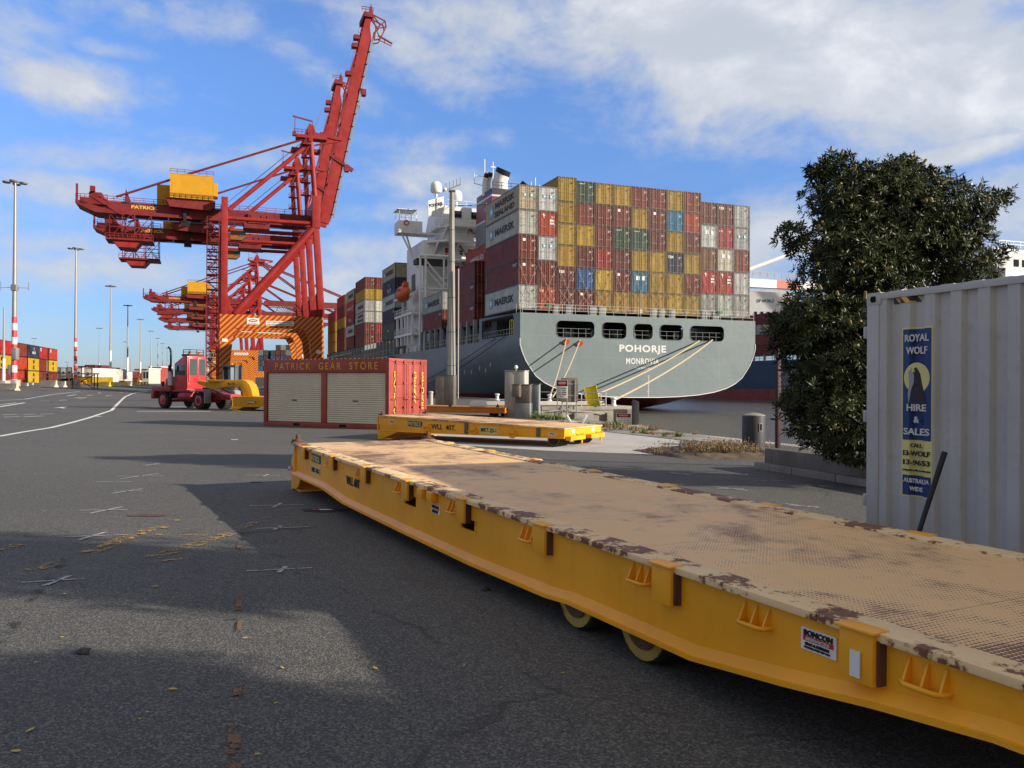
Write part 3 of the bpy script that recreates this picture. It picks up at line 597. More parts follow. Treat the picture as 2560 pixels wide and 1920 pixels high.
def container(label, color, loc, rz, L=12.19, H=2.896, group=None, doors=True, cat='container', jit=.1):
    T = thing('shipping_container', label, cat, loc, rz, group); c = CC[color] if isinstance(color, str) else color
    f = random.uniform(1-jit, 1+jit*.7); c = (c[0]*f*random.uniform(.95, 1.05), c[1]*f*random.uniform(.95, 1.05), c[2]*f*random.uniform(.9, 1.1), 1)
    for nm, me, subs in cont_parts(L, H, doors=doors):
        o = link(nm, me, T); o.color = c if nm != 'frame' else (c[0]*.26, c[1]*.26, c[2]*.26, 1)  # frame tinted darker to stand for the shaded gaps between boxes
        for sn, sm_ in subs: link(sn, sm_, o)
    return T
random.seed(11)
MB_ = {}
def star_emblem(parent, M, s):
    d = decal(parent, M, s, s, 'logo_blue', 'emblem', .004); pts = []
    for i in range(14): r_ = s*(.42 if i % 2 == 0 else .16); a = PI/2+i*PI/7; pts.append((r_*math.cos(a), r_*math.sin(a)))
    k = MB(); k.prism(pts, .004, .009, 'Z'); k.obj('star', MT['decal_white'], d, smooth=0); return d
def mark_side(T, kind, L, H):                                           # lettering on the left-hand long side (facing -x), reading towards the door end
    w = 1.219+.022
    def F(y, z): return frame((-w, y, z), (0, -1, 0), (0, 0, 1))
    if kind == 'star': star_emblem(T, F(L*.80, H*.5), H*.42); text('MAERSK', L*.56, H*.30, F(L*.40, H*.5), MT['letter_black'], T, bold=.03)
    elif kind == 'star2': star_emblem(T, F(L*.80, H*.5), H*.5); text('MAERSK', L*.56, H*.26, F(L*.40, H*.68), MT['letter_black'], T, bold=.03); text('SEALAND', L*.58, H*.24, F(L*.41, H*.3), MT['letter_black'], T, bold=.03)
    elif kind == 'hsud': text('HAMBURG SÜD', L*.5, H*.28, F(L*.55, H*.45), MT['letter_white'], T, bold=.02); bird(T, F(L*.2, H*.5), H*.7)
    elif kind == 'kline': text('"K"Line', L*.3, H*.3, F(L*.5, H*.45), MT['letter_white'], T, bold=.015)
    elif kind == 'navy': bird(T, F(L*.45, H*.62), H*.3); text('ANL CO', L*.3, H*.2, F(L*.45, H*.34), MT['letter_white'], T, bold=.015); text('LINE', L*.2, H*.06, F(L*.45, H*.16), MT['letter_white'], T)
    elif kind == 'vert': text('m\nsc', H*.16, H*.6, F(L*.5, H*.5), MT['letter_black'], T, bold=.02)
    elif kind == 'small': text('TGHU 748\nU2 45G1', L*.12, H*.12, F(L*.1, H*.8), MT['letter_white'], T); text('V\nE\nR', .12, H*.5, F(L*.95, H*.45), MT['letter_white'], T)
    elif kind == 'cap': text('capital', L*.12, H*.14, F(L*.5, H*.6), MT['letter_white'], T)
def bird(T, M, s):
    k = MB(); P = [(-.5,.28),(-.1,.12),(.05,.42),(.12,.4),(.1,.1),(.5,-.02),(.12,-.06),(.16,-.5),(.08,-.5),(-.04,-.1),(-.12,.02)]
    k.prism([(a*s, b_*s) for a, b_ in P], 0, .008, 'Z'); return k.obj('emblem', MT['letter_white'], T, mw=None, ) if False else link('emblem', k.mesh('emblem', MT['letter_white'], smooth=0), T, M)
def mark_door(T, kind, H, col):
    def F(x, z, y=-.004): return frame((x, y+.026, z), (1, 0, 0), (0, 0, 1))
    dark = col in ('mustard', 'yellow', 'grey', 'pale grey', 'white', 'tan grey', 'beige')
    key = ('dm', kind, H, dark)
    if key not in _cm:
        k = MB(); z = H*.86
        for i in range(3): k.box(.42, .42+(.42 if i else .5)-.1*i, .018, .024, z-.09*i-.2, z-.09*i-.165)
        for i in range(4): k.box(.72, .95, .018, .024, H*.5-.08*i, H*.5-.08*i+.022)
        _cm[key] = k.mesh('door_marking', MT['letter_black' if dark and kind != 'x' else 'letter_white'], smooth=0)
    link('door_marking', _cm[key], T)
    if kind == 'tex': text('tex', .8, .42, F(-.62, H*.80), MT['letter_white'], T, bold=.02)
    elif kind == 'msc': d = decal(T, F(-.78, H*.85), .34, .34, 'letter_black', 'emblem'); text('m\nsc', .22, .24, Matrix.Translation((0, 0, .005)), MT['decal_cream'], d, bold=.02)
    elif kind == 'star': star_emblem(T, F(-.4, H*.6), .42); star_emblem(T, F(.42, H*.6), .42)
    elif kind == 'bird': bird(T, F(-.55, H*.84), .7); 
    elif kind == 'oni': text('ONE', .5, .26, F(-.75, H*.78), MT['letter_white'], T, bold=.02)
    elif kind == 'cap': text('capital', .8, .2, F(-.55, H*.88), MT['letter_white'], T, bold=.02)
    elif kind == 'plate': decal(T, F(-.5, H*.8), .34, .3, 'decal_white', 'placard')
    elif kind == 'plates': decal(T, F(-.35, H*.68), .45, .5, 'decal_white', 'placard'); decal(T, F(.4, H*.68), .45, .5, 'decal_white', 'placard')
    elif kind == 'birdp':
        bird(T, F(-.55, H*.84), .7)
        for a in (.38, .7):
            for b_ in (.52, .64): decal(T, F(a, H*b_), .26, .22, 'decal_white', 'placard')

ORD = ['first', 'second', 'third', 'fourth', 'fifth', 'sixth', 'seventh', 'eighth', 'ninth', 'tenth', 'eleventh', 'twelfth', 'thirteenth', 'fourteenth']
Z0 = 10.48
# rows listed from the top; M mustard, Y yellow, N maroon, B brown-red, R red, O orange-red, G grey, W pale grey, E green, L blue, S light blue, V navy, T brown, C crimson; second letter marks
AFT = [['Wl','Wp','Bx','Bt','Ws'][0:0]]
cols = [  # per column from port: (height type, list top->bottom)
 ('H', ['tan grey:star', 'pale grey:', 'brown-red:plate', 'brown-red:plate', 'pale grey:']), ('H', ['pale grey:star', 'orange-red:birdp', 'pale grey:star', 'brown-red:', 'orange-red:oni']),
 ('X', ['mustard:msc', 'mustard:msc', 'mustard:msc', 'mustard:msc', 'maroon:tex', 'brown-red:']), ('S', ['green:cap', 'brown-red:', 'yellow:msc', 'maroon:', 'blue:', 'brown-red:plate']),
 ('S', ['mustard:msc', 'brown-red:', 'brown-red:', 'crimson:', 'yellow:msc', 'mustard:msc']), ('S', ['mustard:msc', 'brown-red:plate', 'green:cap', 'maroon:', 'maroon:plate', 'mustard:msc']),
 ('S', ['brown-red:', 'mustard:msc', 'green:cap', 'mustard:msc', 'light blue:plates', 'mustard:msc']), ('S', ['brown-red:', 'maroon:plate', 'maroon:', 'mustard:msc', 'mustard:msc', 'mustard:msc']),
 ('S', ['mustard:msc', 'light blue:', 'mustard:msc', 'navy:tex', 'mustard:msc', 'yellow:msc']), ('S', ['brown-red:', 'orange-red:', 'maroon:', 'mustard:msc', 'brown-red:', 'mustard:msc']),
 ('H', ['maroon:', 'pale grey:plates', 'brown:', 'red:birdp', 'grey:']), ('H', ['maroon:tex', 'crimson:oni', 'beige:plates', 'red:birdp', 'pale grey:']), ('H', ['grey:', 'grey:star', 'brown-red:', 'pale grey:', 'grey:'])]
PITCH = 2.476
NM = {'M': 'port edge'}
for ci, (ht, lst) in enumerate(cols):
    hs = {'H': [2.896]*5, 'S': [2.591]*6, 'X': [2.896]+[2.591]*5}[ht]; z = Z0
    for ri in range(len(lst)-1, -1, -1):
        col, mk = lst[ri].split(':'); H = hs[ri]
        row = ORD[ri] if ri else 'top'
        ctxt = f"{col} container, {ORD[ci]} column from left, {row} row down, of the stern stack" if ri else f"{col} container on top of the {ORD[ci]} column from the left of the stern stack"
        T = container(ctxt, col, tuple(Q(ci*PITCH+1.238, 0, z)), TH, 12.19, H, 'containers stacked across the stern of the grey ship')
        mark_door(T, mk, H, col)
        if ci == 0: mark_side(T, ['star2', 'star', '', 'small', 'star'][ri], 12.19, H)
        z += H+.012
# bays further forward along the port side: (y, length, colours from the top, side marks, columns)
def bay(y, L, hs, colr, marks, where, ncol=1, extra=None, z0=Z0):
    z = z0
    for i in range(len(colr)-1, -1, -1):
        T = container(f"{colr[i]} container, {ORD[i] if i else 'top'} of the outer pile {where}", colr[i], tuple(Q(1.238, y, z)), TH, L, hs[i], 'containers along the port side of the grey ship')
        mark_side(T, marks[i], L, hs[i]); mark_door(T, '', hs[i], colr[i])
        for c in range(1, ncol):
            cc = extra[c-1][i]; T2 = container(f"{cc} container, {ORD[i] if i else 'top'} of the {ORD[c]} pile inboard {where}", cc, tuple(Q(1.238+PITCH*c, y, z)), TH, L, hs[i], 'containers along the port side of the grey ship'); mark_door(T2, '', hs[i], cc)
        z += hs[i]+.012
h5 = [2.896]*5; h6 = [2.591]*6
bay(16.6, 12.19, [2.896]*3, ['brown-red', 'brown-red', 'brown-red'], ['', 'small', 'small'], 'just forward of the stern stack', 1, None, 9.7)
T = container('red container with white leaping figure emblem, high up just forward of the stern stack', 'orange-red', tuple(Q(1.238+PITCH, 16.6, 9.7+3*2.92)), TH, 12.19, 2.896, None); mark_side(T, 'hsud', 12.19, 2.896)
for i in range(3): 
    T2 = container(f"maroon container {['at the bottom', 'in the middle', 'at the top'][i]} of the second pile just forward of the stern stack", 'maroon', tuple(Q(1.238+PITCH, 16.6, 9.7+i*2.91)), TH, 12.19, 2.896, 'containers along the port side of the grey ship'); mark_door(T2, 'tex' if i == 1 else 'plate', 2.896, 'maroon')
bay(32.9, 12.19, [2.896]*2, ['grey', 'brown-red'], ['star', 'small'], 'beside the white accommodation block', 1, None, 10.2)
bay(66.5, 12.19, h5, ['tan grey', 'navy', 'pale grey', 'navy', 'dark green'], ['star', 'navy', 'star', 'small', 'cap'], 'just beyond the white accommodation block', 3, [['grey', 'navy', 'grey', 'navy', 'maroon'], ['maroon', 'navy', 'grey', 'maroon', 'navy']])
bay(98.6, 12.19, h6, ['brown-red', 'yellow', 'pale grey', 'pale grey', 'brown-red', 'brown-red'], ['', 'vert', 'star', 'star2', '', ''], 'in the second bay beyond the white block', 3, [['brown-red', 'yellow', 'white', 'white', 'crimson', 'brown-red'], ['brown-red', 'white', 'yellow', 'red', 'red', 'yellow']])
bay(112.6, 12.19, h5, ['tan grey', 'red', 'crimson', 'pale grey', 'brown-red'], ['star', 'hsud', 'kline', 'star', ''], 'in the third bay beyond the white block')
bay(127.6, 12.8, h5, ['orange-red', 'maroon', 'mustard', 'maroon', 'brown-red'], ['', '', 'vert', '', ''], 'in the fourth bay beyond the white block')
bay(144, 14, [2.896]*4, ['red', 'mustard', 'mustard', 'mustard'], ['', 'vert', 'vert', 'vert'], 'in the farthest bay next to the crane')

# gear store: red 20ft container with two roller shutters
def gear_store():
    th = .4853; T = thing('gear_store', 'red container used as a gear store with two cream roller shutters and yellow lettering', 'store', (-9.794, 32.676, 0), -th)
    L, D, H = 6.06, 2.44, 2.59; m = MT['store_red']
    k = MB()                                                           # frame
    for x in (0, L-.16):
        for y in (0, D-.12): k.box(x, x+.16, y, y+.12, 0, H)
    k.box(.16, L-.16, 0, .1, H-.52, H-.02); k.box(.16, L-.16, 0, .1, .0, .17); k.box(L/2-.12, L/2+.12, 0, .1, .17, H-.52); k.box(.16, L-.16, D-.1, D, 0, .17)
    for x in (0, L-.1): k.box(x, x+.1, .12, D-.12, 0, .17); k.box(x, x+.1, .12, D-.12, H-.12, H)
    for x in (-.004, L-.176):
        for y in (-.004, D-.176):
            for z in (0, H-.115): k.box(x, x+.18, y, y+.18, z, z+.12)
    k.obj('frame', m, T, bevel=.008)
    k = MB(); corr_side(k, D-.02, .1, L-.1, .15, H-.1, 1, axis='x'); corr_side(k, .03, .1, D-.1, .15, H-.1, -1); k.obj('walls', m, T, smooth=0)
    k = MB(); k.box(.02, L-.02, .02, D-.02, H-.04, H-.01)
    for i in range(28): k.box(.1+i*.21, .2+i*.21, .06, D-.06, H-.01, H+.012)
    k.obj('roof', MT['rusty_iron'], T, smooth=0)
    for x0, x1 in ((.2, L/2-.13), (L/2+.13, L-.2)):
        k = MB(); n = 24; z0, z1 = .18, H-.53; pr = []
        for i in range(n): z = z0+(z1-z0)*i/n; d = (z1-z0)/n; pr += [(z, .075), (z+d*.12, .062), (z+d*.5, .05), (z+d*.88, .062), (z+d*.94, .085)]
        pr.append((z1, .075)); vs = []; fs = []
        for z, y in pr: vs += [(x0, y, z), (x1, y, z)]
        for i in range(len(pr)-1): fs.append((2*i, 2*i+1, 2*i+3, 2*i+2))
        k.add(vs, fs); o = k.obj('roller_shutter', MT['shutter'], T, smooth=0); k = MB(); k.box((x0+x1)/2-.12, (x0+x1)/2+.12, .03, .055, 1.0, 1.03); k.obj('handle', MT['black'], o)
    for x in (1.7, 3.95): decal(T, frame((x, -.002, .085), (1, 0, 0), (0, 0, 1)), .32, .1, 'dark_void', 'forklift_pocket', .002)
    text('PATRICK  GEAR  STORE', 4.95, .27, frame((L/2+.05, -.004, H-.27), (1, 0, 0), (0, 0, 1)), MT['letter_yellow'], T, bold=.0, spacing=1.35)
    for i, (y0, y1) in enumerate(((.13, D/2-.01), (D/2+.01, D-.13))):      # door leaves on the sunny end
        k = MB(); x = L-.03; k.box(x-.03, x, y0, y1, .18, H-.13)
        for a, b_ in ((y0, y0+.08), (y1-.08, y1)): k.box(x, x+.022, a, b_, .18, H-.13)
        for z in (.2, .68, 1.18, 1.68, 2.42): k.box(x, x+.02, y0+.08, y1-.08, z-.03, z+.03)
        o = k.obj('door', m, T, bevel=.004)
        for yy in (y0+.28, y1-.28):
            k = MB(); k.tube([(L+.03, yy, .1), (L+.03, yy, H-.05)], .018, 8)
            for z in (.14, .8, 1.7, H-.12): k.box(L-.01, L+.05, yy-.05, yy+.05, z-.03, z+.03)
            k.bar((L+.05, yy, 1.12), (L+.05, yy+(.3 if i else -.3)*(-1 if yy > (y0+y1)/2 else 1), 1.1), .02, .035); k.obj('lock_rod', m, o)
    for s_, y, z0, z1 in (('P\nA\nT\nR\nI\nC\nK', .38, .3, 2.12), ('G\nE\nA\nR', 1.62, .95, 2.12), ('S\nT\nO\nR\nE', 2.14, .72, 2.12)):
        text(s_, .22, z1-z0, frame((L+.003, y, (z0+z1)/2), (0, 1, 0), (0, 0, 1)), MT['letter_yellow'], T, bold=.03)
gear_store()

# grey hire container at the right, its long side towards the viewer
def grey_box():
    thc = .396; T = thing('storage_container', 'pale grey storage container with a tall blue and yellow hire banner', 'container', (3.60, 8.41, 0), thc-PI/2)
    L, W, H = 12.19, 2.44, 2.59; m = MT['grey_container']                # x along the side towards the viewer, y into the container
    k = MB(); n = 43; per = (L-.26)/n; pr = []
    for i in range(n): a = .13+i*per; pr += [(a, .010), (a+per*.40, .010), (a+per*.50, .055), (a+per*.90, .055)]
    pr.append((L-.13, .012)); vs = []; fs = []
    for t_, d in pr: vs += [(t_, d, .15), (t_, d, H-.07)]
    for i in range(len(pr)-1): fs.append((2*i, 2*i+2, 2*i+3, 2*i+1))
    k.add(vs, fs); corr_side(k, W-.02, .13, L-.13, .15, H-.07, 1, axis='x'); corr_side(k, L-.02, .1, W-.1, .15, H-.07, 1); k.obj('walls', m, T, smooth=0)
    k = MB()
    for x in (0, L-.15):
        for y in (0, W-.13): k.box(x, x+.15, y, y+.13, .1, H-.1)
        for y in (0, W-.16):
            for z in (0, H-.118): k.box(x-.004 if x == 0 else x-.022, x+.175, y-.004, y+.165, z, z+.12)
    for y in (0, W-.05): k.box(.15, L-.15, y, y+.05, H-.07, H-.005); k.box(.15, L-.15, y, y+.05, .02, .15)
    for x in (0, L-.1): k.box(x, x+.1, .13, W-.13, H-.1, H-.004); k.box(x, x+.1, .13, W-.13, .02, .15)
    k.obj('frame', m, T, bevel=.006)
    k = MB()
    for z in (.08, H-.063): k.tube([(.085, -.006, z-.012), (.085, -.006, z+.012)], .03, 10); k.box(.055, .115, -.0065, .0, z-.03, z+.03)
    k.obj('casting_hole', MT['dark_void'], T)
    k = MB(); k.box(.02, L-.02, .03, W-.03, H-.03, H-.008)
    for i in range(40): k.box(.2+i*.29, .34+i*.29, .1, W-.1, H-.008, H+.014)
    k.obj('roof', m, T, smooth=0)
    for i, (y0, y1) in enumerate(((.13, W/2-.01), (W/2+.01, W-.13))):
        k = MB(); k.box(.03, .06, y0, y1, .16, H-.12); 
        for z in (.2, .8, 1.4, 2.0, H-.16): k.box(.005, .03, y0, y1, z-.04, z+.04)
        o = k.obj('door', m, T); 
        for z in (.5, 1.35, 2.2):
            if i == 0: kk = MB(); kk.box(-.045, .0, .0, .08, z-.06, z+.06); kk.box(-.038, -.01, -.006, -.001, z-.045, z+.045); kk.obj('hinge', m, o, bevel=.004)
        for yy in (y0+.25, y1-.25): kk = MB(); kk.tube([(-.015, yy, .1), (-.015, yy, H-.06)], .018, 8); kk.obj('lock_rod', MT['galvanised'], o)
    # hazard tape and banner: follow the corrugation
    def wrap(x0, x1, z0, z1, off, name, mt, parent, uvtop=None):
        xs = sorted(set([x0, x1]+[p for p, d in pr if x0 < p < x1])); k = MB(); vs = []; fs = []
        def dep(x):
            for (a, da), (b_, db) in zip(pr, pr[1:]):
                if a <= x <= b_: return da+(db-da)*(x-a)/(b_-a)
            return .012
        for x in xs: vs += [(x, dep(x)-off, z0), (x, dep(x)-off, z1)]
        for i in range(len(xs)-1): fs.append((2*i, 2*i+2, 2*i+3, 2*i+1))
        k.add(vs, fs); return k.obj(name, MT[mt], parent, smooth=0)
    bx0, bx1 = .43, .78
    wrap(.29, .61, H-.13, H-.072, .004, 'hazard_tape', 'hazard_tape', T)
    B = wrap(bx0, bx1, .60, 2.22, .003, 'banner', 'banner_yellow', T)
    wrap(bx0+.015, bx1-.015, 1.143, 2.203, .006, 'banner_panel', 'banner_blue', B); wrap(bx0+.015, bx1-.015, .616, .806, .006, 'banner_panel', 'banner_blue', B)
    cx = (bx0+bx1)/2
    def F(z, x=cx, dy=.0065):
        z = .6+(z-.53)*1.087; return frame((x, .012-dy-.004, z), (1, 0, 0), (0, 0, 1))
    for s_, z, w_, h_, mt in (('ROYAL', 1.925, .27, .07, 'letter_white'), ('WOLF', 1.815, .24, .07, 'letter_white'), ('HIRE', 1.315, .22, .065, 'letter_white'), ('&', 1.21, .06, .06, 'letter_white'), ('SALES', 1.105, .29, .065, 'letter_white'),
                           ('CALL', .985, .13, .038, 'letter_black'), ('13-WOLF', .915, .30, .05, 'letter_black'), ('13-9653', .835, .30, .05, 'letter_black'), ('royalwolf.com.au', .765, .31, .026, 'letter_black'), ('AUSTRALIA', .675, .29, .042, 'letter_white'), ('WIDE', .605, .15, .04, 'letter_white')):
        o = text(s_, w_, h_, F(z), MT[mt], B, bold=.02); 
    k = MB(); k.prism([(.145*math.cos(2*PI*i/36), .145*math.sin(2*PI*i/36)) for i in range(36)], -.004, 0, 'Z'); link('moon', k.mesh('moon', MT['banner_yellow'], smooth=0), B, F(1.575))
    k = MB(); k.prism([(-.09,-.26),(.11,-.26),(.09,-.17),(.06,-.06),(.04,.03),(.015,.07),(-.005,.09),(-.03,.08),(-.02,.05),(-.045,.04),(-.03,.02),(-.03,-.05),(-.06,-.12)], 0, .002, 'Z'); link('wolf', k.mesh('wolf', MT['letter_black'], smooth=0), B, F(1.585))
    k = MB(); k.prism([(-.09,-.26),(-.06,-.12),(-.03,-.05),(-.03,.02),(-.05,.035),(-.06,.09),(-.075,.05),(-.095,.06),(-.09,.0),(-.085,-.08),(-.10,-.17)], 0, .002, 'Z'); link('wolf_chest', k.mesh('wolf_chest', MT['banner_grey'], smooth=0), B, F(1.585))
    for (x, z, h_) in ((2.0, 1.75, .12), (1.85, 1.6, .04), (2.15, 1.7, .14), (3.1, 2.2, .05), (1.6, .95, .05), (3.3, 1.2, .06)):
        k = MB(); k.box(x, x+.012, .044, .0465, z, z+h_); k.obj('rust_spot', MT['rusty_iron'], T, smooth=0)
    return T
grey_box()
def P2(p, q, r, n=10): k = MB(); k.tube([p, q], r, n); return k
k = MB(); a = dp(2361.6, 1130.6, 6.05); b_ = dp(2290, 1352, 5.95); d = (b_-a); b2 = a+d*(a.z/(a.z-b_.z))
k.tube([a, b2], [.021, .013], 12); tag(k.obj('pipe', MT['black']), 'black pipe leaning against the side of the grey container', 'pipe')
# ------------------------------------------------------------------ the grey container ship
SHIP = thing('container_ship', 'grey container ship moored stern-on with white name lettering on its broad stern', 'ship', tuple(Q(0, 0, 0)), TH)
SG = MT['ship_grey']; B0 = 16.1; CX = 15.78
prof = [(1.0, 1.0), (1.0, .9), (.985, .78), (.955, .62), (.92, .50), (.875, .36), (.81, .25), (.73, .165), (.62, .095), (.48, .045), (.3, .012), (.12, 0), (0, 0)]   # half breadth, height above the bottom
def section(y):
    t = sm(y, -1.5, 46); zb = .2-1.9*sm(y, -1.5, 9)-8*sm(y, 5, 60); zs = 7.0-3.2*t
    pw = 1+1.5*(1-t)*0; out = []
    for hb, f in prof: out.append((B0*(hb if t < 1 else hb), zb+(zs-zb)*f*(1 if t == 0 else 1)))
    k = 1+.5*sm(y, -1.5, 10)*(1-sm(y, 18, 70))                          # hull narrows under water behind the propeller, then fills out again
    out = [(B0*((h/B0)**k) if h > 0 else 0, z) for h, z in out]
    return out
ys = [-1.5, 0, 1.5, 3, 5, 7, 9, 11, 13.4, 16, 20, 25, 30, 36, 44, 55, 70, 100, 140, 190, 230]
k = MB(); n = len(prof)
for y in ys:
    sec = section(y); top = 7.24 if y > 9.1 else 7.24
    L_ = [(-1, h, z) for h, z in sec]; R2 = [(1, h, z) for h, z in reversed(sec[:-1])]
    taper = 1 if y < 190 else .75
    k.v += [(CX-B0*taper, y, 7.24)]+[(CX+s_*h*taper, y, z) for s_, h, z in L_+R2]+[(CX+B0*taper, y, 7.24)]
m_ = 2*n-1+2
for i in range(len(ys)-1):
    for j in range(m_-1): a = i*m_+j; k.f.append((a, a+1, a+m_+1, a+m_)); k.mi.append(0)
def hullmat():
    m, t, b = mat('hull_paint'); co = coords(t); s = t.node('ShaderNodeSeparateXYZ'); t.l.new(co, s.inputs[0]); n_ = t.noise(co, .25, 6, .6, .3); st = t.noise(t.scale(co, (.9, .9, .05)), 1.6, 6, .65)
    base = t.mix(t.step(n_, .3, .7), (.12, .155, .17), (.155, .19, .205)); base = t.mix(t.m('MULTIPLY', t.step(st, .55, .8), .45), base, (.13, .115, .09))
    # plate seams
    f1 = t.m('FRACT', t.m('DIVIDE', s.outputs[1], 9.)); f2 = t.m('FRACT', t.m('DIVIDE', s.outputs[2], 2.6)); f3 = t.m('FRACT', t.m('DIVIDE', s.outputs[0], 6.4))
    seam = t.m('MAXIMUM', t.m('MAXIMUM', t.m('LESS_THAN', f1, .008), t.m('LESS_THAN', f2, .014)), t.m('LESS_THAN', f3, .006))
    base = t.mix(t.m('MULTIPLY', seam, .5), base, (.1, .12, .13))
    low = t.step(s.outputs[2], 3.1, 2.95); base = t.mix(t.m('MULTIPLY', low, .3), base, (.1, .13, .15))
    red = t.m('LESS_THAN', s.outputs[2], t.m('ADD', .42, 0)); c = t.mix(red, base, t.mix(t.step(st, .4, .7), (.2, .03, .028), (.12, .022, .02)))
    t.l.new(c, b.inputs['Base Color']); b.inputs['Roughness'].default_value = .5; b.inputs['Specular IOR Level'].default_value = .35; bump(t, b, n_, .4, .25); return m
hullmat()
m, t, b = mat('hull_paint_plain'); co = coords(t); s = t.node('ShaderNodeSeparateXYZ'); t.l.new(co, s.inputs[0]); n_ = t.noise(co, .2, 6, .6, .3); st = t.noise(t.scale(co, (1.1, .05, 1)), 1.5, 6, .65)
c = t.mix(t.step(n_, .3, .7), (.125, .162, .175), (.15, .19, .2)); f2 = t.m('FRACT', t.m('DIVIDE', s.outputs[1], 2.45)); f3 = t.m('FRACT', t.m('DIVIDE', s.outputs[0], 5.3))
c = t.mix(t.m('MULTIPLY', t.m('MAXIMUM', t.m('LESS_THAN', f2, .018), t.m('LESS_THAN', f3, .008)), .45), c, (.2, .25, .26)); c = t.mix(t.m('MULTIPLY', t.step(st, .56, .76), .4), c, (.11, .095, .07)); c = t.mix(t.m('MULTIPLY', t.step(s.outputs[1], 2.6, .8), .22), c, (.17, .2, .21))
t.l.new(c, b.inputs['Base Color']); b.inputs['Roughness'].default_value = .5; b.inputs['Specular IOR Level'].default_value = .35; bump(t, b, n_, .35, .2)
k.obj('hull', MT['hull_paint'], SHIP, smooth=30)
# transom plate with its five rounded openings (drawn in x,z at y=-1.5)
sec = section(-1.5); out = [(CX-B0, 9.95), ]+[(CX-h, z) for h, z in sec]+[(CX+h, z) for h, z in reversed(sec[:-1])]+[(CX+B0, 9.95)]
wins = []
for (a, b_, c_, d_) in ((845,1070,147,247),(1120,1262,157,250),(1310,1420,167,258),(1466,1602,173,264),(1648,1848,180,273)):
    x0, _, z1 = qp(1040+a/2.404, 740+c_/2.404, yl=-1.5); x1, _, z0 = qp(1040+b_/2.404, 740+d_/2.404, yl=-1.5); z1 = min(9.3, max(z1, 9.1)); z0 = 7.25
    wins.append((x0, x1, z0, z1))
loops = [out]+[rrect(a, b_, c_, d_, .55)[::-1] for a, b_, c_, d_ in wins]
me = plate_mesh('transom', loops, .05, MT['hull_paint_plain']); link('transom', me, SHIP, Matrix.Translation((0, -1.53, 0)) @ Matrix.Rotation(PI/2, 4, 'X'))
for a, b_, c_, d_ in wins:                                            # rounded frames
    k = MB(); o_ = rrect(a-.05, b_+.05, c_-.05, d_+.05, .6); i_ = rrect(a, b_, c_, d_, .55); nn = len(o_); vs = []
    for P in (o_, i_):
        for yy in (-1.6, -1.5): vs += [(x, yy, z) for x, z in P]
    fs = []
    for j in range(nn): j2 = (j+1) % nn; fs += [(j, j2, 2*nn+j2, 2*nn+j), (j, nn+j, nn+j2, j2), (2*nn+j, 2*nn+j2, 3*nn+j2, 3*nn+j)]
    k.add(vs, fs); o = k.obj('opening_frame', SG, SHIP, smooth=0)
    k = MB(); k.rail([(a, -1.3, 7.25), (b_, -1.3, 7.25)], 1.05, .95, .014, (1., .5)); k.obj('guard_rail', MT['grey_paint'], o, smooth=0)
k = MB(); pts = [(x, -1.57, z) for x, z in out[1:-1]]; k.tube(pts, .05, 5, cap=False); k.obj('stern_edge_bar', MT['white_paint'], SHIP)
# port quarter plating with the large opening
side = plate_mesh('quarter_plating', [[(-1.5, 7.24), (13.4, 7.24), (13.4, 10.25), (-1.5, 9.95)], rrect(.5, 12.35, 7.5, 9.98, .5)[::-1]], .05, SG)
link('quarter_plating', side, SHIP, Matrix(((0,0,1,CX-B0),(1,0,0,0),(0,1,0,0),(0,0,0,1))))
side2 = plate_mesh('quarter_plating', [[(-1.5, 7.24), (40, 7.24), (40, 9.95), (-1.5, 9.95)]], .05, SG); link('quarter_plating', side2, SHIP, Matrix(((0,0,1,CX+B0),(1,0,0,0),(0,1,0,0),(0,0,0,1))))
k = MB(); k.box(-.3, CX*2+.28, -1.45, 30, 7.2, 7.24); k.box(-.3, CX*2+.28, 30, 228, 7.2, 7.24); k.obj('main_deck', MT['dark_grey'], SHIP, smooth=0)
k = MB(); k.box(-.28, CX*2+.26, -1.46, 12.3, 9.9, 9.94); k.obj('stern_deck', MT['grey_paint'], SHIP, smooth=0)
k = MB(); k.box(1.8, CX*2-1.8, 12.6, 13.0, 7.24, 10.3); k.box(12, 12.3, 2, 12, 7.24, 9.9); k.box(20, 20.3, 2, 12, 7.24, 9.9); k.obj('mooring_deck_bulkhead', MT['dark_grey'], SHIP, smooth=0)
for x in (6.8, 13.3, 18.2, 24.2):                                       # winches and fairlead rings behind the openings
    k = MB(); k.lathe([(.5, 0), (.62, .05), (.62, .15), (.38, .25), (.38, .9), (.62, 1.), (.62, 1.1), (.5, 1.15)], (x, 2.2, 7.95), 'X', 18); k.box(x-.1, x+1.3, 1.9, 2.5, 7.24, 7.5); k.obj('mooring_winch', MT['galvanised'], SHIP)
for x in (9.3, 14.55, 20.6):
    k = MB(); 
    for j in range(20):
        a, b_ = 2*PI*j/20, 2*PI*(j+1)/20; k.tube([(x+.33*math.cos(a), -.9, 7.75+.33*math.sin(a)), (x+.33*math.cos(b_), -.9, 7.75+.33*math.sin(b_))], .09, 6, cap=False)
    k.obj('fairlead', MT['galvanised'], SHIP)
k = MB(); k.rail([(.0, -1.4, 9.96), (CX*2+.2, -1.4, 9.96)], 1.1, 1.6, .02, (1., .66, .33)); k.rail([(-.2, -1.3, 9.96), (-.2, 0, 9.96)], 1.1, 1., .02); k.obj('stern_rail', MT['cream_paint'], SHIP, smooth=0)
k = MB(); k.rail([(-.2, 1, 7.25), (-.2, 12, 7.25)], 1.05, 1.1, .025); k.obj('guard_rail', MT['galvanised'], SHIP, smooth=0)
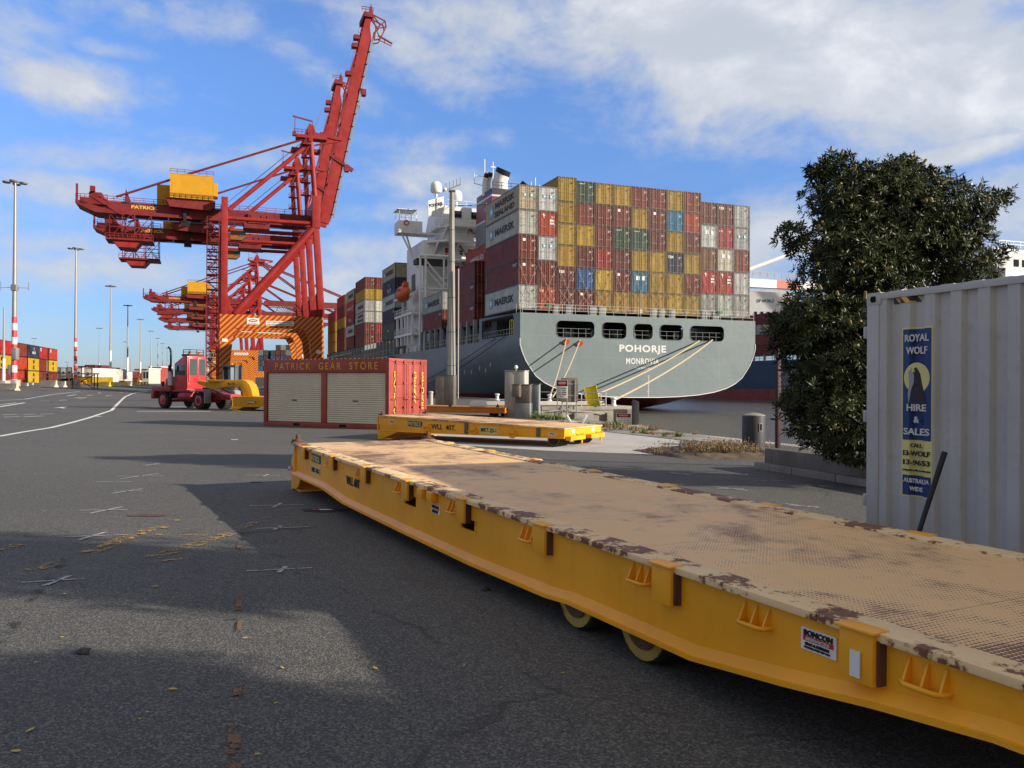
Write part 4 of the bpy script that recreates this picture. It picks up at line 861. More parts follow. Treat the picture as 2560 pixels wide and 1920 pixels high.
k = MB(); k.tube([(-.2, 1.0, 7.3), (-.2, 1.0, 9.1), (-.2, 1.3, 9.3), (-.2, 2.0, 9.3), (-.2, 2.2, 9.1), (-.2, 2.2, 7.3)], .05, 6); k.tube([(-.2, 1.6, 7.3), (-.2, 1.6, 9.3)], .04, 6); k.obj('gate', MT['bright_yellow'], SHIP)
for x in (4.0, 5.6, 8.7, 9.9, 17.0, 18.1, 19.5, 24.2, 25.8): k = MB(); k.box(x, x+.75+.2*(x % 1), -1.15, -.75, 9.96, 11.0); k.obj('locker', MT['grey_paint'], SHIP, bevel=.02)
for i in range(13):                                                     # lashing rods crossing the two lowest tiers
    x = i*PITCH
    for (a, b_, za, zb) in ((.12, 2.3, 10.5, 15.6), (2.36, .15, 10.5, 15.6), (.12, 2.3, 10.5, 13.0), (2.36, .15, 10.5, 13.0)):
        k = MB(); k.tube([(x+a, -.16, za), (x+b_, -.1, zb)], .017, 5); k.obj('lashing_rod', MT['rod_steel'], SHIP, smooth=0)
for x, y in ((3.0, -1.1), (26.4, -1.1)): k = MB(); k.box(x, x+.7, y-.25, y+.25, 10.7, 11.15); k.tube([(x+.35, y, 9.96), (x+.35, y, 10.7)], .03, 6); k.obj('life_raft', MT['green_paint'] if 'green_paint' in MT else flat('green_paint', (.02, .16, .09)), SHIP, bevel=.05)
k = MB(); k.tube([(15.4, -1.35, 9.96), (15.4, -1.35, 13.0)], .04, 6); k.box(15.25, 15.55, -1.42, -1.3, 10.4, 10.9); k.obj('flag_staff', MT['cream_paint'], SHIP)
# posts and coamings under the side containers
for y in [13.5, 16.4, 19.5, 22.6, 26.2, 29.4, 33.2, 36.4, 39.6, 42.8, 45.6, 66.7, 70, 73.4, 76.5, 79.5, 83, 86.5, 90, 93.5, 97, 100.5, 104, 107.5, 111, 114.5, 118, 122, 126, 130, 134, 138, 142, 146, 150, 154, 158]:
    k = MB(); k.box(-.2, .3, y-.19, y+.19, 7.2, 10.4 if y > 14 else 10.2); k.obj('container_post', MT['grey_paint'] if y > 14 else SG, SHIP, smooth=0)
k = MB()
for a, b_ in ((14, 46), (66, 160)): k.rail([(-.2, a, 7.25), (-.2, b_, 7.25)], 1.05, 1.2, .02)
k.obj('side_rail', MT['cream_paint'], SHIP, smooth=0)
k = MB(); k.box(2.4, CX*2-2.4, 14, 47, 7.24, 10.2); k.box(2.4, CX*2-2.4, 65.5, 170, 7.24, 10.4); k.obj('hatch_coaming', MT['dark_grey'], SHIP, smooth=0)
rr = random.Random(4)
k = MB()
for i in range(120):
    y = rr.uniform(15, 46) if i < 35 else rr.uniform(66, 160); x = rr.uniform(.5, 2.2); h = rr.uniform(.3, 1.6); k.box(x, x+rr.uniform(.1, .5), y, y+rr.uniform(.1, .7), 7.24, 7.24+h)
k.obj('deck_fittings', MT['galvanised'], SHIP, smooth=0)
# accommodation block
W_ = MT['white_paint']; CW = MT['white_paint']
k = MB()
k.box(1.5, 30, 50.5, 63, 7.24, 26.8); k.box(1.5, 30, 46.8, 50.5, 7.24, 10.2)
k.box(5.2, 26, 49.2, 62, 26.8, 29.3); k.obj('accommodation', W_, SHIP, bevel=.05)
k = MB(); k.prism([(4.2, 29.3), (27, 29.3), (27.6, 32.1), (4.8, 32.7)], 48.6, 60, 'Y'); k.obj('wheelhouse', W_, SHIP, bevel=.05)
for x in (6.3, 9.6): k = MB(); k.box(x, x+1.5, 48.5, 48.62, 30.6, 31.9); k.obj('wheelhouse_window', MT['window_dark'], SHIP)
for i, (z, x0, yb) in enumerate(((29.25, 3.6, 47.0), (26.6, 2.2, 47.4), (23.4, 4.6, 47.4), (20.4, 4.6, 47.8), (17.4, 5.0, 47.8), (14.4, 2.0, 47.8))):
    k = MB(); k.prism([(x0, 51), (x0, yb+2.6), (x0+2.6, yb), (26, yb), (26, 51)], z-.35, z, 'Z'); o = k.obj('deck_level', CW, SHIP, bevel=.03)
    k = MB(); k.rail([(x0+.1, 50.5, z), (x0+.1, yb+2.6, z), (x0+2.6, yb+.1, z), (26, yb+.1, z)], 1.1, 1.5, .035); k.obj('guard_rail', CW, o, smooth=0)
    k = MB()
    for x in (x0+1.4, x0+5): k.prism([(50.5, z-.35), (yb+.3, z-.35), (50.5, z-2.2)], x-.1, x+.1, 'X')
    k.obj('bracket', CW, o, smooth=0)
for x, z in ((5.6, 27.0), (5.4, 23.7), (7.2, 20.6), (6.6, 17.6), (4.6, 14.6), (3.5, 7.5), (9.6, 23.7), (10.5, 17.6)):
    k = MB(); k.box(x, x+.85, 50.40, 50.48, z, z+1.95); k.obj('door', MT['decal_red'] if z > 16 else CW, SHIP, smooth=0)
for x, z in ((8.0, 24.6), (10.8, 21.6), (12.4, 18.6), (8.8, 18.6), (6.6, 15.7), (12.2, 24.6), (9.2, 15.7)):
    k = MB(); k.box(x, x+.6, 50.41, 50.48, z, z+.7); k.obj('window', MT['window_dark'], SHIP, smooth=0)
k = MB(); k.box(1.42, 1.48, 56.2, 58.9, 18.6, 21.6); k.obj('side_window', MT['dark_grey'], SHIP, smooth=0)
for (x, y, z0, z1) in ((7.0, 48.3, 23.4, 26.4), (9.2, 48.6, 26.6, 29.1), (8.0, 48.5, 20.4, 23.2), (9., 48.6, 17.4, 20.2)):
    k = MB()
    for s_ in (0, .7): k.bar((x+2.6, y+s_, z0), (x, y+s_, z1), .1, .2)
    for i in range(9): t_ = i/9; k.box(x+2.6*(1-t_)-.15, x+2.6*(1-t_)+.1, y, y+.7, z0+(z1-z0)*t_, z0+(z1-z0)*t_+.04)
    k.obj('stairs', MT['galvanised'], SHIP, smooth=0)
# bridge wing on the port side
k = MB(); k.box(-2.3, 2.0, 53.2, 56.6, 28.6, 30.5); k.box(-2.3, 4.5, 53.2, 56.6, 28.3, 28.6); k.obj('bridge_wing', W_, SHIP, bevel=.05)
k = MB()
for x in (-2.1, -1.1, .0, .9): k.bar((x, 53.3, 30.5), (x, 53.3, 32.4), .06); k.bar((x, 56.4, 30.5), (x, 56.4, 32.4), .06)
k.rail([(-2.2, 53.3, 30.5), (1, 53.3, 30.5)], 1.1, 1, .025); k.box(-2.5, 1.0, 53.0, 56.8, 32.4, 32.5); k.obj('wing_canopy', CW, SHIP, smooth=0)
k = MB(); k.tube([(-1.6, 54, 28.3), (1.4, 54, 22.4)], .17, 8); k.tube([(-.2, 56, 28.3), (1.5, 56, 23)], .17, 8); k.obj('wing_strut', CW, SHIP)
k = MB(); 
for i in range(16): a, b_ = 2*PI*i/16, 2*PI*(i+1)/16; k.tube([(-.9+.42*math.cos(a), 53.1, 30.1+.42*math.sin(a)), (-.9+.42*math.cos(b_), 53.1, 30.1+.42*math.sin(b_))], .09, 6, cap=False)
k.obj('lifebuoy', MT['lifeboat_orange'], SHIP)
k = MB(); k.prism([(2.2, 31.0), (5.0, 31.0), (5.0, 34.6), (2.2, 33.6)], 50, 50.2, 'Y'); o = k.obj('name_board', W_, SHIP, smooth=0); text('POHORJE', 2.5, .8, frame((3.6, 49.97, 32.9), (1, 0, .25), (-.25, 0, 1)), MT['letter_black'], SHIP, bold=.03)
for (x, y, z, s_) in ((4.0, 51.5, 36.2, 1.0), (8.5, 54, 35.6, .95)):
    k = MB(); k.lathe([(.25, -1.5), (.2, -.9), (.85, -.75), (1.0, -.4), (1.0, .4), (.85, .85), (.5, 1.15), (.01, 1.25)], (x, y, z), n=20); k.tube([(x, y, 32.4), (x, y, z-1)], .1, 6); k.bar((x-.8, y, 32.5), (x, y, z-1.2), .08); k.bar((x+.8, y, 32.5), (x, y, z-1.2), .08); k.obj('radar_dome', W_, SHIP)
k = MB(); k.rail([(5, 48.9, 32.5), (26, 48.9, 32.3)], 1.3, 1.8, .03); k.obj('roof_rail', CW, SHIP, smooth=0)
# funnel
def funnelmat():
    m, t, b = mat('funnel_paint'); co = coords(t); s = t.node('ShaderNodeSeparateXYZ'); t.l.new(co, s.inputs[0]); z = s.outputs[2]
    inb = lambda a, b_: t.m('MULTIPLY', t.m('GREATER_THAN', z, a), t.m('LESS_THAN', z, b_))
    c = t.mix(inb(22, 28.6), (.02, .022, .045), (.17, .18, .19)); c = t.mix(inb(28.9, 32.3), c, (.2, .015, .05)); c = t.mix(t.m('MAXIMUM', inb(28.65, 28.95), inb(32.25, 32.55)), c, (.6, .6, .6))
    n_ = t.noise(co, .8, 5); c = t.mix(t.m('MULTIPLY', n_, .25), c, (.1, .1, .1)); t.l.new(c, b.inputs['Base Color']); b.inputs['Roughness'].default_value = .5
funnelmat()
fy0, fy1 = 37.0, 45; 
k = MB(); k.prism([(9.0, 10.2), (16.2, 10.2), (16.2, 33.6), (9.4, 33.6)], fy0, fy1, 'Y'); FUN = k.obj('funnel', MT['funnel_paint'], SHIP, bevel=.05)
k = MB(); k.rail([(9.5, 37.1, 33.6), (16, 37.1, 33.6)], 1.0, 1.4, .035); k.obj('guard_rail', MT['black'], FUN, smooth=0)
for (x, y, r, h, bend) in ((11.9, 40, 1.25, 3.6, .9), (9.5, 41, .4, 3.0, .5), (10.3, 41.5, .4, 3.3, .5), (16.6, 43, .6, 2.6, 1.4)):
    k = MB(); k.tube([(x, y, 33), (x, y, 33.6+h*.55), (x+bend*.25, y-.3, 33.6+h*.85)], [r*1.05, r, r], 20); o = k.obj('exhaust_pipe', CW, FUN)
    k = MB(); k.tube([(x+bend*.25, y-.3, 33.6+h*.85), (x+bend*.5, y-.6, 33.6+h*1.05)], [r*1.03, r*1.0], 20); k.obj('sooty_rim', MT['black'], FUN)
k = MB(); k.prism([(0, -1.1), (.85, 0), (0, 1.1), (-.85, 0)], 0, .05, 'Z'); me = k.mesh('emblem', W_, smooth=0)
e_ = link('emblem', me, FUN, frame((9.15, 38.9, 30.55), (0, -1, 0), (.02, 0, 1))); text('PO', .9, .55, Matrix.Translation((0, 0, .06)), MT['letter_black'], e_, bold=.015)
e_ = link('emblem', me, FUN, frame((11.2, 36.97, 30.55), (1, 0, 0), (0, 0, 1))); 
k = MB(); k.tube([(9.8, 42, 33), (9.8, 42, 39.5)], .1, 6); k.bar((8.2, 42, 36.6), (11.2, 42, 36.6), .1); k.bar((8.0, 42, 35.3), (9.8, 42, 35.0), .12); k.bar((8.0, 42, 35.3), (8.0, 42, 37), .08); k.tube([(12, 44, 36), (12, 44, 39.8)], .08, 6); k.bar((11.6, 44, 38.9), (12.4, 44, 38.9), .2); k.obj('signal_mast', CW, SHIP)
k = MB()
for x in (19.0, 19.8, 20.6): k.tube([(x, 44, 26), (x, 44, 36+x % 2)], .08, 5)
k.bar((18.4, 44, 34), (21.2, 44, 34), .1); k.obj('antenna_mast', CW, SHIP)
k = MB(); k.tube([(10.2, 45, 32.2), (6.5, 49, 33)], .04, 5); k.tube([(9.4, 37.5, 31), (5.4, 49, 32.6)], .05, 5); k.obj('stay_wire', MT['dark_rope'], SHIP)
# white hose-handling frame on the port side
k = MB(); wf = MT['white_paint']
for x in (-.05, .75): k.tube([(x, 46.5 if x < .5 else 45.9, 7.24), (x, 46.5 if x < .5 else 45.9, 23.2)], .2, 8)
for x in (4.1, 4.9): k.tube([(x, 46.5, 13.0), (x, 46.5, 23.4)], .18, 8)
k.tube([(-.2, 46.2, 23.4), (5.1, 46.2, 23.5)], .26, 8); k.tube([(-.2, 49, 23.4), (5.1, 49, 23.5)], .2, 8)
k.tube([(0, 46.3, 17.9), (5, 46.3, 17.9)], .15, 8); k.tube([(0, 46.3, 17.2), (5, 46.3, 17.2)], .15, 8)
k.tube([(.8, 46.4, 22.7), (4.9, 46.4, 18.2)], .16, 8); k.tube([(.8, 46.4, 21.3), (4.2, 46.4, 17.9)], .14, 8); k.obj('side_frame', wf, SHIP)
k = MB(); k.box(-.6, 5.0, 46.6, 49.2, 22.1, 22.95); k.obj('dark_beam', MT['drum_black'], SHIP)
# boat deck structure by the lifeboat
k = MB()
for z in (10.2, 13.8): k.box(-.7, 1.5, 50, 63.5, z, z+.4)
for y in (50.3, 53.2, 55.6, 58.5, 62): k.box(-.6, -.2, y, y+.45, 8.6, 14)
k.obj('boat_deck', W_, SHIP, smooth=0)
k = MB()
for z in (10.6, 14.2): k.rail([(-.6, 50, z), (-.6, 63.5, z)], 1.05, 1.2, .04)
k.obj('guard_rail', W_, SHIP, smooth=0)
for i in range(14): k = MB(); y = rr.uniform(51, 63); z = rr.choice((7.3, 10.6, 14.2)); k.lathe([(.3, 0), (.35, .2), (.35, .8), (.2, 1.)], (rr.uniform(0, 1), y, z), n=10); k.obj('ventilator', W_, SHIP)
k = MB(); k.prism([(50, 17), (64, 17.2), (64, 17.6), (50, 17.4)], -.6, -.2, 'X'); k.bar((-.4, 51.5, 14), (-.4, 52.8, 19.5), .35); k.bar((-.4, 58, 14), (-.4, 57.2, 19.5), .35); k.obj('davit', W_, SHIP)
k = MB(); rr2 = random.Random(2)                                        # gangway lying along the hull
for s_ in (0, .9): k.bar((-.5-s_, 66, 6.9), (-.7-s_, 51.0, 3.0), .12, .3)
for i in range(22): t_ = i/22; k.bar((-.5, 66-15*t_, 6.9-3.9*t_), (-1.5, 66-15*t_, 6.9-3.9*t_), .1); k.bar((-1.5, 66-15*t_, 6.9-3.9*t_), (-1.5, 66-15*t_, 8-3.9*t_), .05)
k.bar((-1.5, 66, 8), (-1.5, 51, 4.1), .06); k.obj('gangway', MT['dark_grey'], SHIP, smooth=0)
# name, port of registry, number, draught marks
def TF(x, z): return frame((x, -1.562, z), (1, 0, 0), (0, 0, 1))
def tpx(zx, zy): return qp(1040+zx/2.404, 740+zy/2.404, yl=-1.56)
for s_, a, b_, bo, sp_ in (('POHORJE', (1224, 293), (1504, 352), .035, 1.12), ('MONROVIA', (1264, 373), (1462, 411), .025, 1.12), ('IMO 9294824', (1316, 428), (1408, 440), .02, 1.1)):
    p, q = tpx(*a), tpx(*b_); mid = tpx((a[0]+b_[0])/2, (a[1]+b_[1])/2); h_ = {'POHORJE': 1.12, 'MONROVIA': .74, 'IMO 9294824': .24}[s_]
    text(s_, q[0]-p[0], h_, TF(mid[0], mid[2]), MT['letter_white'], SHIP, bold=bo, spacing=sp_, th=.006)
for i in range(14): z = tpx(1362, 480+i*9.4)[2]; text(['VI','V','M','IV','2','0','8','6','4','2','0','8','6','4'][i][:2] if i % 5 == 0 else '8', .16 if i % 5 else .3, .14, TF(16.4, z), MT['letter_white'], SHIP, bold=.03)
# tug marks on the port side
for y, z in ((19.5, 3.4), (16.5, 3.4), (13.0, 3.8), (10.4, 3.5), (8.6, 4.2)): k = MB(); w0 = CX-16.05; k.bar((-.42, y-.25, z), (-.42, y+.25, z), .05); k.bar((-.42, y, z-.3), (-.42, y, z+.3), .05); k.obj('hull_mark', MT['letter_white'], SHIP, smooth=0)
# lifeboat
LB = thing('lifeboat', 'orange enclosed lifeboat hanging in white davits on the grey ship', 'lifeboat', tuple(Q(-.9, 55.3, 17.6)), TH)
k = MB(); N_ = 10; 
for i in range(N_+1):
    t_ = i/N_; y = -3.6+7.2*t_; s_ = max(.12, (1-abs(2*t_-1)**2.6)); 
    for j in range(12): a = 2*PI*j/12; k.v.append((1.25*s_**.7*math.cos(a), y, .2+1.5*(s_**.6)*math.sin(a)*(1 if math.sin(a) < 0 else .95)))
for i in range(N_):
    for j in range(12): j2 = (j+1) % 12; k.f.append((i*12+j, i*12+j2, (i+1)*12+j2, (i+1)*12+j)); k.mi.append(0)
k.f += [tuple(range(12)), tuple(N_*12+j for j in range(12))]; k.mi += [0, 0]; k.obj('hull', MT['lifeboat_orange'], LB, smooth=50)
k = MB(); k.box(-.6, .6, -2.6, -1.2, 1.2, 2.0); k.obj('cockpit', MT['lifeboat_orange'], LB, bevel=.15)
k = MB(); k.box(-1.24, -1.16, -1.8, .6, .55, .85); k.obj('window', MT['window_dark'], LB)
# mooring ropes
def rope(p, q, r, sag, mt, label, name='mooring_rope', group=None):
    p, q = Vector(p), Vector(q); k = MB(); k.tube([p.lerp(q, i/20)-Vector((0, 0, sag*4*(i/20)*(1-i/20))) for i in range(21)], r, 6); return tag(k.obj(name, MT[mt]), label, 'rope', group)
def wpt(px, py, yl=-1.5): x, y, z = qp(px, py, yl=yl); return Q(x, y, z)
BOLL = {}
def bollard(px, py, label, s_=1.):
    p = gp(px, py); T = thing('bollard', label, 'bollard', p, .3, 'mooring bollards on the quay edge'); k = MB(); k.lathe([(.26, 0), (.26, .08), (.17, .12), (.17, .5), (.26, .58), (.26, .68), (.15, .72)], n=16); k.obj('post', MT['white_paint'], T); return p
b1 = bollard(1374, 1003, 'white bollard where the two left-hand ropes end, beside the quay rail'); b2 = bollard(1534, 1015, 'white bollard at the quay corner holding the right-hand rope'); b3 = bollard(1468, 1008, 'white bollard behind the yellow ramp at the quay edge'); bollard(1243, 1001, 'white bollard left of the tall cabinets on the quay')
rg = None
rope(wpt(1416, 846), b1+Vector((0, 0, .45)), .075, .5, 'rope', 'cream mooring rope, leftmost of the pair from the left stern opening'); rope(wpt(1450, 850), b1+Vector((.3, .1, .4)), .075, .5, 'rope', 'cream mooring rope falling behind the danger signs to the left bollard')
rope(wpt(1748, 852), b3+Vector((0, 0, .45)), .085, .4, 'rope', 'cream mooring rope, upper one from the right stern opening'); rope(wpt(1781, 850), b2+Vector((0, 0, .45)), .085, .4, 'rope', 'cream mooring rope, lower one from the right stern opening to the corner bollard')
q0 = Q(-.5, 6.5, 7.4); q1 = Q(-.5, 3.0, 7.5)
rope(q0, Q(-2.6, 62, .3), .05, 1.2, 'dark_rope', 'dark mooring rope from the port quarter with the yellow float'); rope(q1, Q(-2.6, 50, .3), .05, 1.2, 'dark_rope', 'dark mooring rope from the port quarter, lower of the two')
for p, c_, r_ in ((wpt(1416, 846), 'left', 0), (wpt(1450, 850), 'second', 1)):
    k = MB(); k.lathe([(.02, -.02), (.36, -.02), (.36, .02), (.02, .02)], (0, 0, 0), 'Y', 18); o = k.obj('rat_guard', MT['lifeboat_orange']); o.location = p+Vector((0, -.35, -.45)); o.rotation_euler = (.5, 0, TH); tag(o, f"round orange rat guard on the {c_} rope below the left stern opening", 'rat guard')
# ------------------------------------------------------------------ ship-to-shore cranes (x=0 at the waterside rail, -25.2 at the landside rail, y along the quay)
CR, CD, CY = MT['crane_red'], MT['crane_dark_red'], MT['crane_yellow']
GA = 25.2
def crane(u0, label, num, raised, boom_ang=78., blen=63., detail=True, group='red container cranes along the quay'):
    p = Q(-4.0, u0); T = thing('quay_crane', label, 'crane', (p.x, p.y, 0), TH, group)
    HM = MT['hazard_crane']; YF = 19.2
    for y0 in (0, YF):                                                  # portal frames: striped legs and sill beam
        k = MB(); o_ = [(-GA-1.1, 0), (-GA-1.1, 20.2), (.9, 20.2), (1.3, 0), (-1.2, 0), (-2.9, 14.2), (-4.4, 16.7), (-GA+4.2, 16.9), (-GA+2.4, 15.4), (-GA+.9, 0)]
        b_ = y0 if y0 == 0 else y0-1.4; k.prism(o_, b_, b_+1.4, 'Y'); k.obj('portal_frame', HM, T, smooth=0)
    k = MB()
    for x in (-GA, .2): k.box(x-.9, x+.9, -1.5, YF+1.5, 1.2, 3.4); k.box(x-.8, x+.8, 1.4, YF-1.4, 17, 19.4)
    k.obj('sill_beam', HM, T, smooth=0)
    if detail:
        for x in (-GA, .2):
            for y in (-1., 3., YF-3., YF+1.): k = MB(); k.box(x-.5, x+.5, y-1.3, y+1.3, .55, 1.4); k.lathe([(.35, -.2), (.45, -.15), (.45, .15), (.35, .2)], (x, y-.7, .45), 'X', 12); k.lathe([(.35, -.2), (.45, -.15), (.45, .15), (.35, .2)], (x, y+.7, .45), 'X', 12); k.obj('bogie', CD, T)
    for y0 in (.7, YF-.7):
        k = MB(); k.box(-GA-.85, -GA+.85, y0-.8, y0+.8, 20.2, 51.6); k.prism([(-GA+.8, 26), (-GA+1.6, 22.5), (-GA+3.6, 20.2), (-GA+.8, 20.2)], y0-.5, y0+.5, 'Y'); k.obj('landside_leg', CR, T, bevel=.05 if detail else 0)
        k = MB(); X0, X1 = .55, -1.15
        k.add([(X0-1., y0-.8, 20.2), (X0+.8, y0-.8, 20.2), (X0+.8, y0+.8, 20.2), (X0-1., y0+.8, 20.2), (X1-.85, y0-.8, 45), (X1+.85, y0-.8, 45), (X1+.85, y0+.8, 45), (X1-.85, y0+.8, 45)], [(0,3,2,1),(4,5,6,7),(0,1,5,4),(1,2,6,5),(2,3,7,6),(3,0,4,7)])
        k.prism([(X0-1.1, 20.2), (X0-3.6, 20.2), (X0-1.5, 27)], y0-.5, y0+.5, 'Y'); k.box(X1-1.1, X1+1.1, y0-1., y0+1., 44.9, 53.8); k.obj('waterside_leg', CR, T, bevel=.05 if detail else 0)
        k = MB(); k.tube([(-1.5, y0, 53.8), (-2.6, y0+(1.5 if y0 < 5 else -1.5), 70)], .72, 12); k.obj('mast_column', CR, T)
        k = MB(); k.tube([(-GA+2.6, y0, 20.4), (-1.6, y0, 45.2)], .95, 14); k.obj('main_diagonal', CR, T)
        k = MB(); k.tube([(-GA, y0, 46), (-1.2, y0, 46.2)], .55, 12); k.obj('tie_tube', CR, T)
        if y0 > 5 and raised: continue
        k = MB(); k.tube([(-2.6, y0+(1.2 if y0 < 5 else -1.2), 69), (-GA+1, y0, 48.3)], .6, 10); k.obj('backstay', CR, T)
        k = MB(); k.tube([(-3., y0+(1.2 if y0 < 5 else -1.2), 70.4), (-33, y0+2*(1 if y0 < 5 else -1), 58.0), (-52, y0+4*(1 if y0 < 5 else -1), 50.3)], .3, 6); k.obj('rear_stay', CD, T)
    k = MB(); k.tube([(-2.6, 1, 69.6), (-2.6, YF-1, 69.6)], .6, 8); k.box(-GA-.7, -GA+.7, 1.5, YF-1.5, 49.5, 51.4); k.box(-1.9, -.4, 1.5, YF-1.5, 47.6, 53); k.obj('cross_beam', CR, T)
    for y0 in (6.2, 11.8):                                              # twin girders back over the yard
        k = MB(); k.box(-58, .6, y0-.6, y0+.6, 46.2, 49.3); k.box(-58, .6, y0-1.0, y0-.5, 46.0, 46.3); k.obj('girder', CD, T, smooth=0)
        if detail: k = MB(); k.rail([(-55, y0-.9, 49.3), (-2, y0-.9, 49.3)], 1.2, 2.4, .06); k.obj('girder_rail', CR, T, smooth=0)
    k = MB(); k.box(-60.5, -54, 4.5, 13.5, 48.0, 49.6); k.prism([(-61.5, 49), (-55, 47.2), (-50, 46.4), (-50, 45.8), (-57, 46), (-61.5, 48)], 4.5, 13.5, 'Y'); k.box(-58.5, -55.5, 6, 12, 49.6, 51.4); k.prism([(-50, 49.3), (-48.4, 49.3), (-49.7, 52.8)], 5, 5.4, 'Y'); k.obj('rear_platform', CD, T, smooth=0)
    if detail:
        text('PATRICK', 6.4, .9, frame((-45.2, 5.58, 48.2), (1, 0, 0), (0, 0, 1)), MT['letter_yellow'], T, bold=.04)
        k = MB(); k.rail([(-61.4, 4.6, 49.2), (-54, 4.6, 49.4)], 1.2, 1., .06); k.box(-61.4, -60.9, 4.6, 5.1, 49, 53); k.box(-58.2, -57, 5, 6, 51.4, 52.8)
        X_ = (-53.5, -43.5); 
        for x in (-53.5, -50.5, -47.5, -43.5):
            for y in (5, 13): k.bar((x, y, 39.5), (x, y, 46), .22)
        for y in (5, 13):
            for z in (39.6, 42.6): k.bar((-53.5, y, z), (-43.5, y, z), .22)
            for x in (-53.5, -48.5): k.bar((x, y, 39.5), (x+5, y, 46), .16); k.bar((x+5, y, 39.5), (x, y, 46), .16)
        k.box(-54.5, -43, 4.8, 13.2, 39.2, 39.6); k.obj('maintenance_cage', CD, T, smooth=0)
        k = MB(); k.rail([(-54.5, 4.8, 39.6), (-43, 4.8, 39.6)], 1.2, 1., .06); k.prism([(-53, 39.2), (-46, 39.2), (-47.5, 37.4), (-51.5, 37.4)], 5.5, 12.5, 'Y')
        k.bar((-50, 4.5, 46.6), (-57, 4.5, 51), .25); k.bar((-50, 4.2, 45.4), (-58.5, 4.2, 50.6), .1); k.obj('access_stairs', CR, T, smooth=0)
    # machinery house
    k = MB(); k.box(-38.9, -28.0, 2.6, 15.6, 50.9, 57.4); H_ = k.obj('machinery_house', CY, T, smooth=0)
    k = MB(); k.rail([(-38.9, 2.6, 57.4), (-28, 2.6, 57.4)], 1.1, 1.8, .05); k.rail([(-38.9, 2.3, 50.9), (-27.5, 2.3, 50.9)], 1.1, 1.4, .05); k.obj('guard_rail', CD, H_, smooth=0)
    k = MB(); k.box(-38.95, -27.95, 2.55, 2.6, 57.2, 57.4); 
    for i in range(2): k.box(-38.9+i*10.8, -38.8+i*10.8, 2.56, 2.6, 51, 57.2)
    k.obj('cladding_rib', CY, H_, smooth=0)
    k = MB(); k.box(-42.3, -38.9, 8, 16, 49.3, 55.2); k.box(-28, -26.9, 5, 9, 52.5, 56.0); k.obj('electrical_room', CY, T, smooth=0)
    k = MB(); k.prism([(-40, 50.9), (-27.5, 50.9), (-27.8, 49.3), (-29, 48.2), (-39, 48.6)], 3.2, 15.2, 'Y'); k.obj('house_base', CD, T, smooth=0)
    # trolley and cab
    k = MB(); k.box(-20, -13.2, 5.2, 12.8, 44.6, 46.0); k.box(-19, -14, 4.9, 5.6, 46, 48.6); k.box(-20.5, -12.8, 5, 5.3, 43.4, 43.6); 
    for x in (-18.4, -15.6, -14): k.box(x, x+.8, 4.7, 5.0, 46.4, 48.2)
    k.obj('trolley', CD, T, smooth=0)
    k = MB(); k.box(-23.6, -20.6, 5.4, 8.4, 41.2, 43.9); k.prism([(-20.6, 41.2), (-19.6, 42.2), (-19.6, 43.6), (-20.6, 43.9)], 5.4, 8.4, 'Y'); k.obj('operator_cab', MT['cab_brown'] if 'cab_brown' in MT else paint('cab_brown', (.25, .09, .02), .5), T, smooth=0)
    k = MB(); k.box(-21.4, -19.8, 5.3, 5.4, 42.2, 43.6); k.obj('cab_window', MT['green_glass'] if 'green_glass' in MT else flat('green_glass', (.05, .12, .1), .2), T, smooth=0)
    k = MB(); k.box(-52, -1, 5.4, 5.6, 44.9, 45.15); 
    for i in range(13): k.box(-52+i*4.2, -51.8+i*4.2, 5.4, 5.6, 45.1, 46.2)
    k.obj('festoon_rail', MT['blue_trim'], T, smooth=0)
    k = MB(); k.box(-36.2, -34, 5, 5.8, 43.9, 45.3); k.box(-35.6, -34.8, 4.8, 5.4, 45, 49); k.obj('festoon_trolley', MT['black'], T, smooth=0)
    if detail:                                                          # stair tower on the landside
        k = MB(); x0, x1, y0, y1 = -29.6, -26.6, .2, 3.2
        for x in (x0, x1):
            for y in (y0, y1): k.bar((x, y, 0), (x, y, 46), .16)
        for i in range(22):
            z = 2+i*2.05; k.box(x0, x1, y0, y1, z, z+.07)
            for hh in (.55, 1.05): k.bar((x0, y0, z+hh), (x1, y0, z+hh), .07); k.bar((x0, y0, z+hh), (x0, y1, z+hh), .07)
            k.bar((x0+.3, y0+.5, z), (x1-.3, y0+.5, z+2.05), .1, .25) if i % 2 else k.bar((x1-.3, y0+.5, z), (x0+.3, y0+.5, z+2.05), .1, .25)
        k.obj('stair_tower', CD, T, smooth=0)
        d = decal(T, frame((-28.3, -.1, 9.1), (1, 0, 0), (0, 0, 1)), 1.3, 1.5, 'decal_white', 'number_board', .05); text(num, .7, 1.0, Matrix.Translation((0, 0, .06)), MT['letter_black'], d, bold=.03, th=.02)
        d = decal(T, frame((-17.8, -.05, 18.5), (1, 0, 0), (0, 0, 1)), 3.2, 1.7, 'decal_white', 'maker_sign', .04); k = MB(); k.prism([(1.2*math.cos(a*PI/12), .15+.42*math.sin(a*PI/12)) for a in range(24)], .05, .06, 'Z'); k.obj('oval', MT['decal_red'], d, smooth=0); text('ZPMC', 1.7, .35, Matrix.Translation((0, .15, .075)), MT['decal_white'], d, bold=.04)
        k = MB()
        for i in range(7): x = -1.3+i*.38; k.box(x, x+.24, -.62, -.57, .05, .065); k.box(x+.08, x+.15, -.75, -.42, .05, .065); k.box(x, x+.24, -.48, -.44, .05, .065)
        k.obj('characters', MT['letter_black'], d, smooth=0)
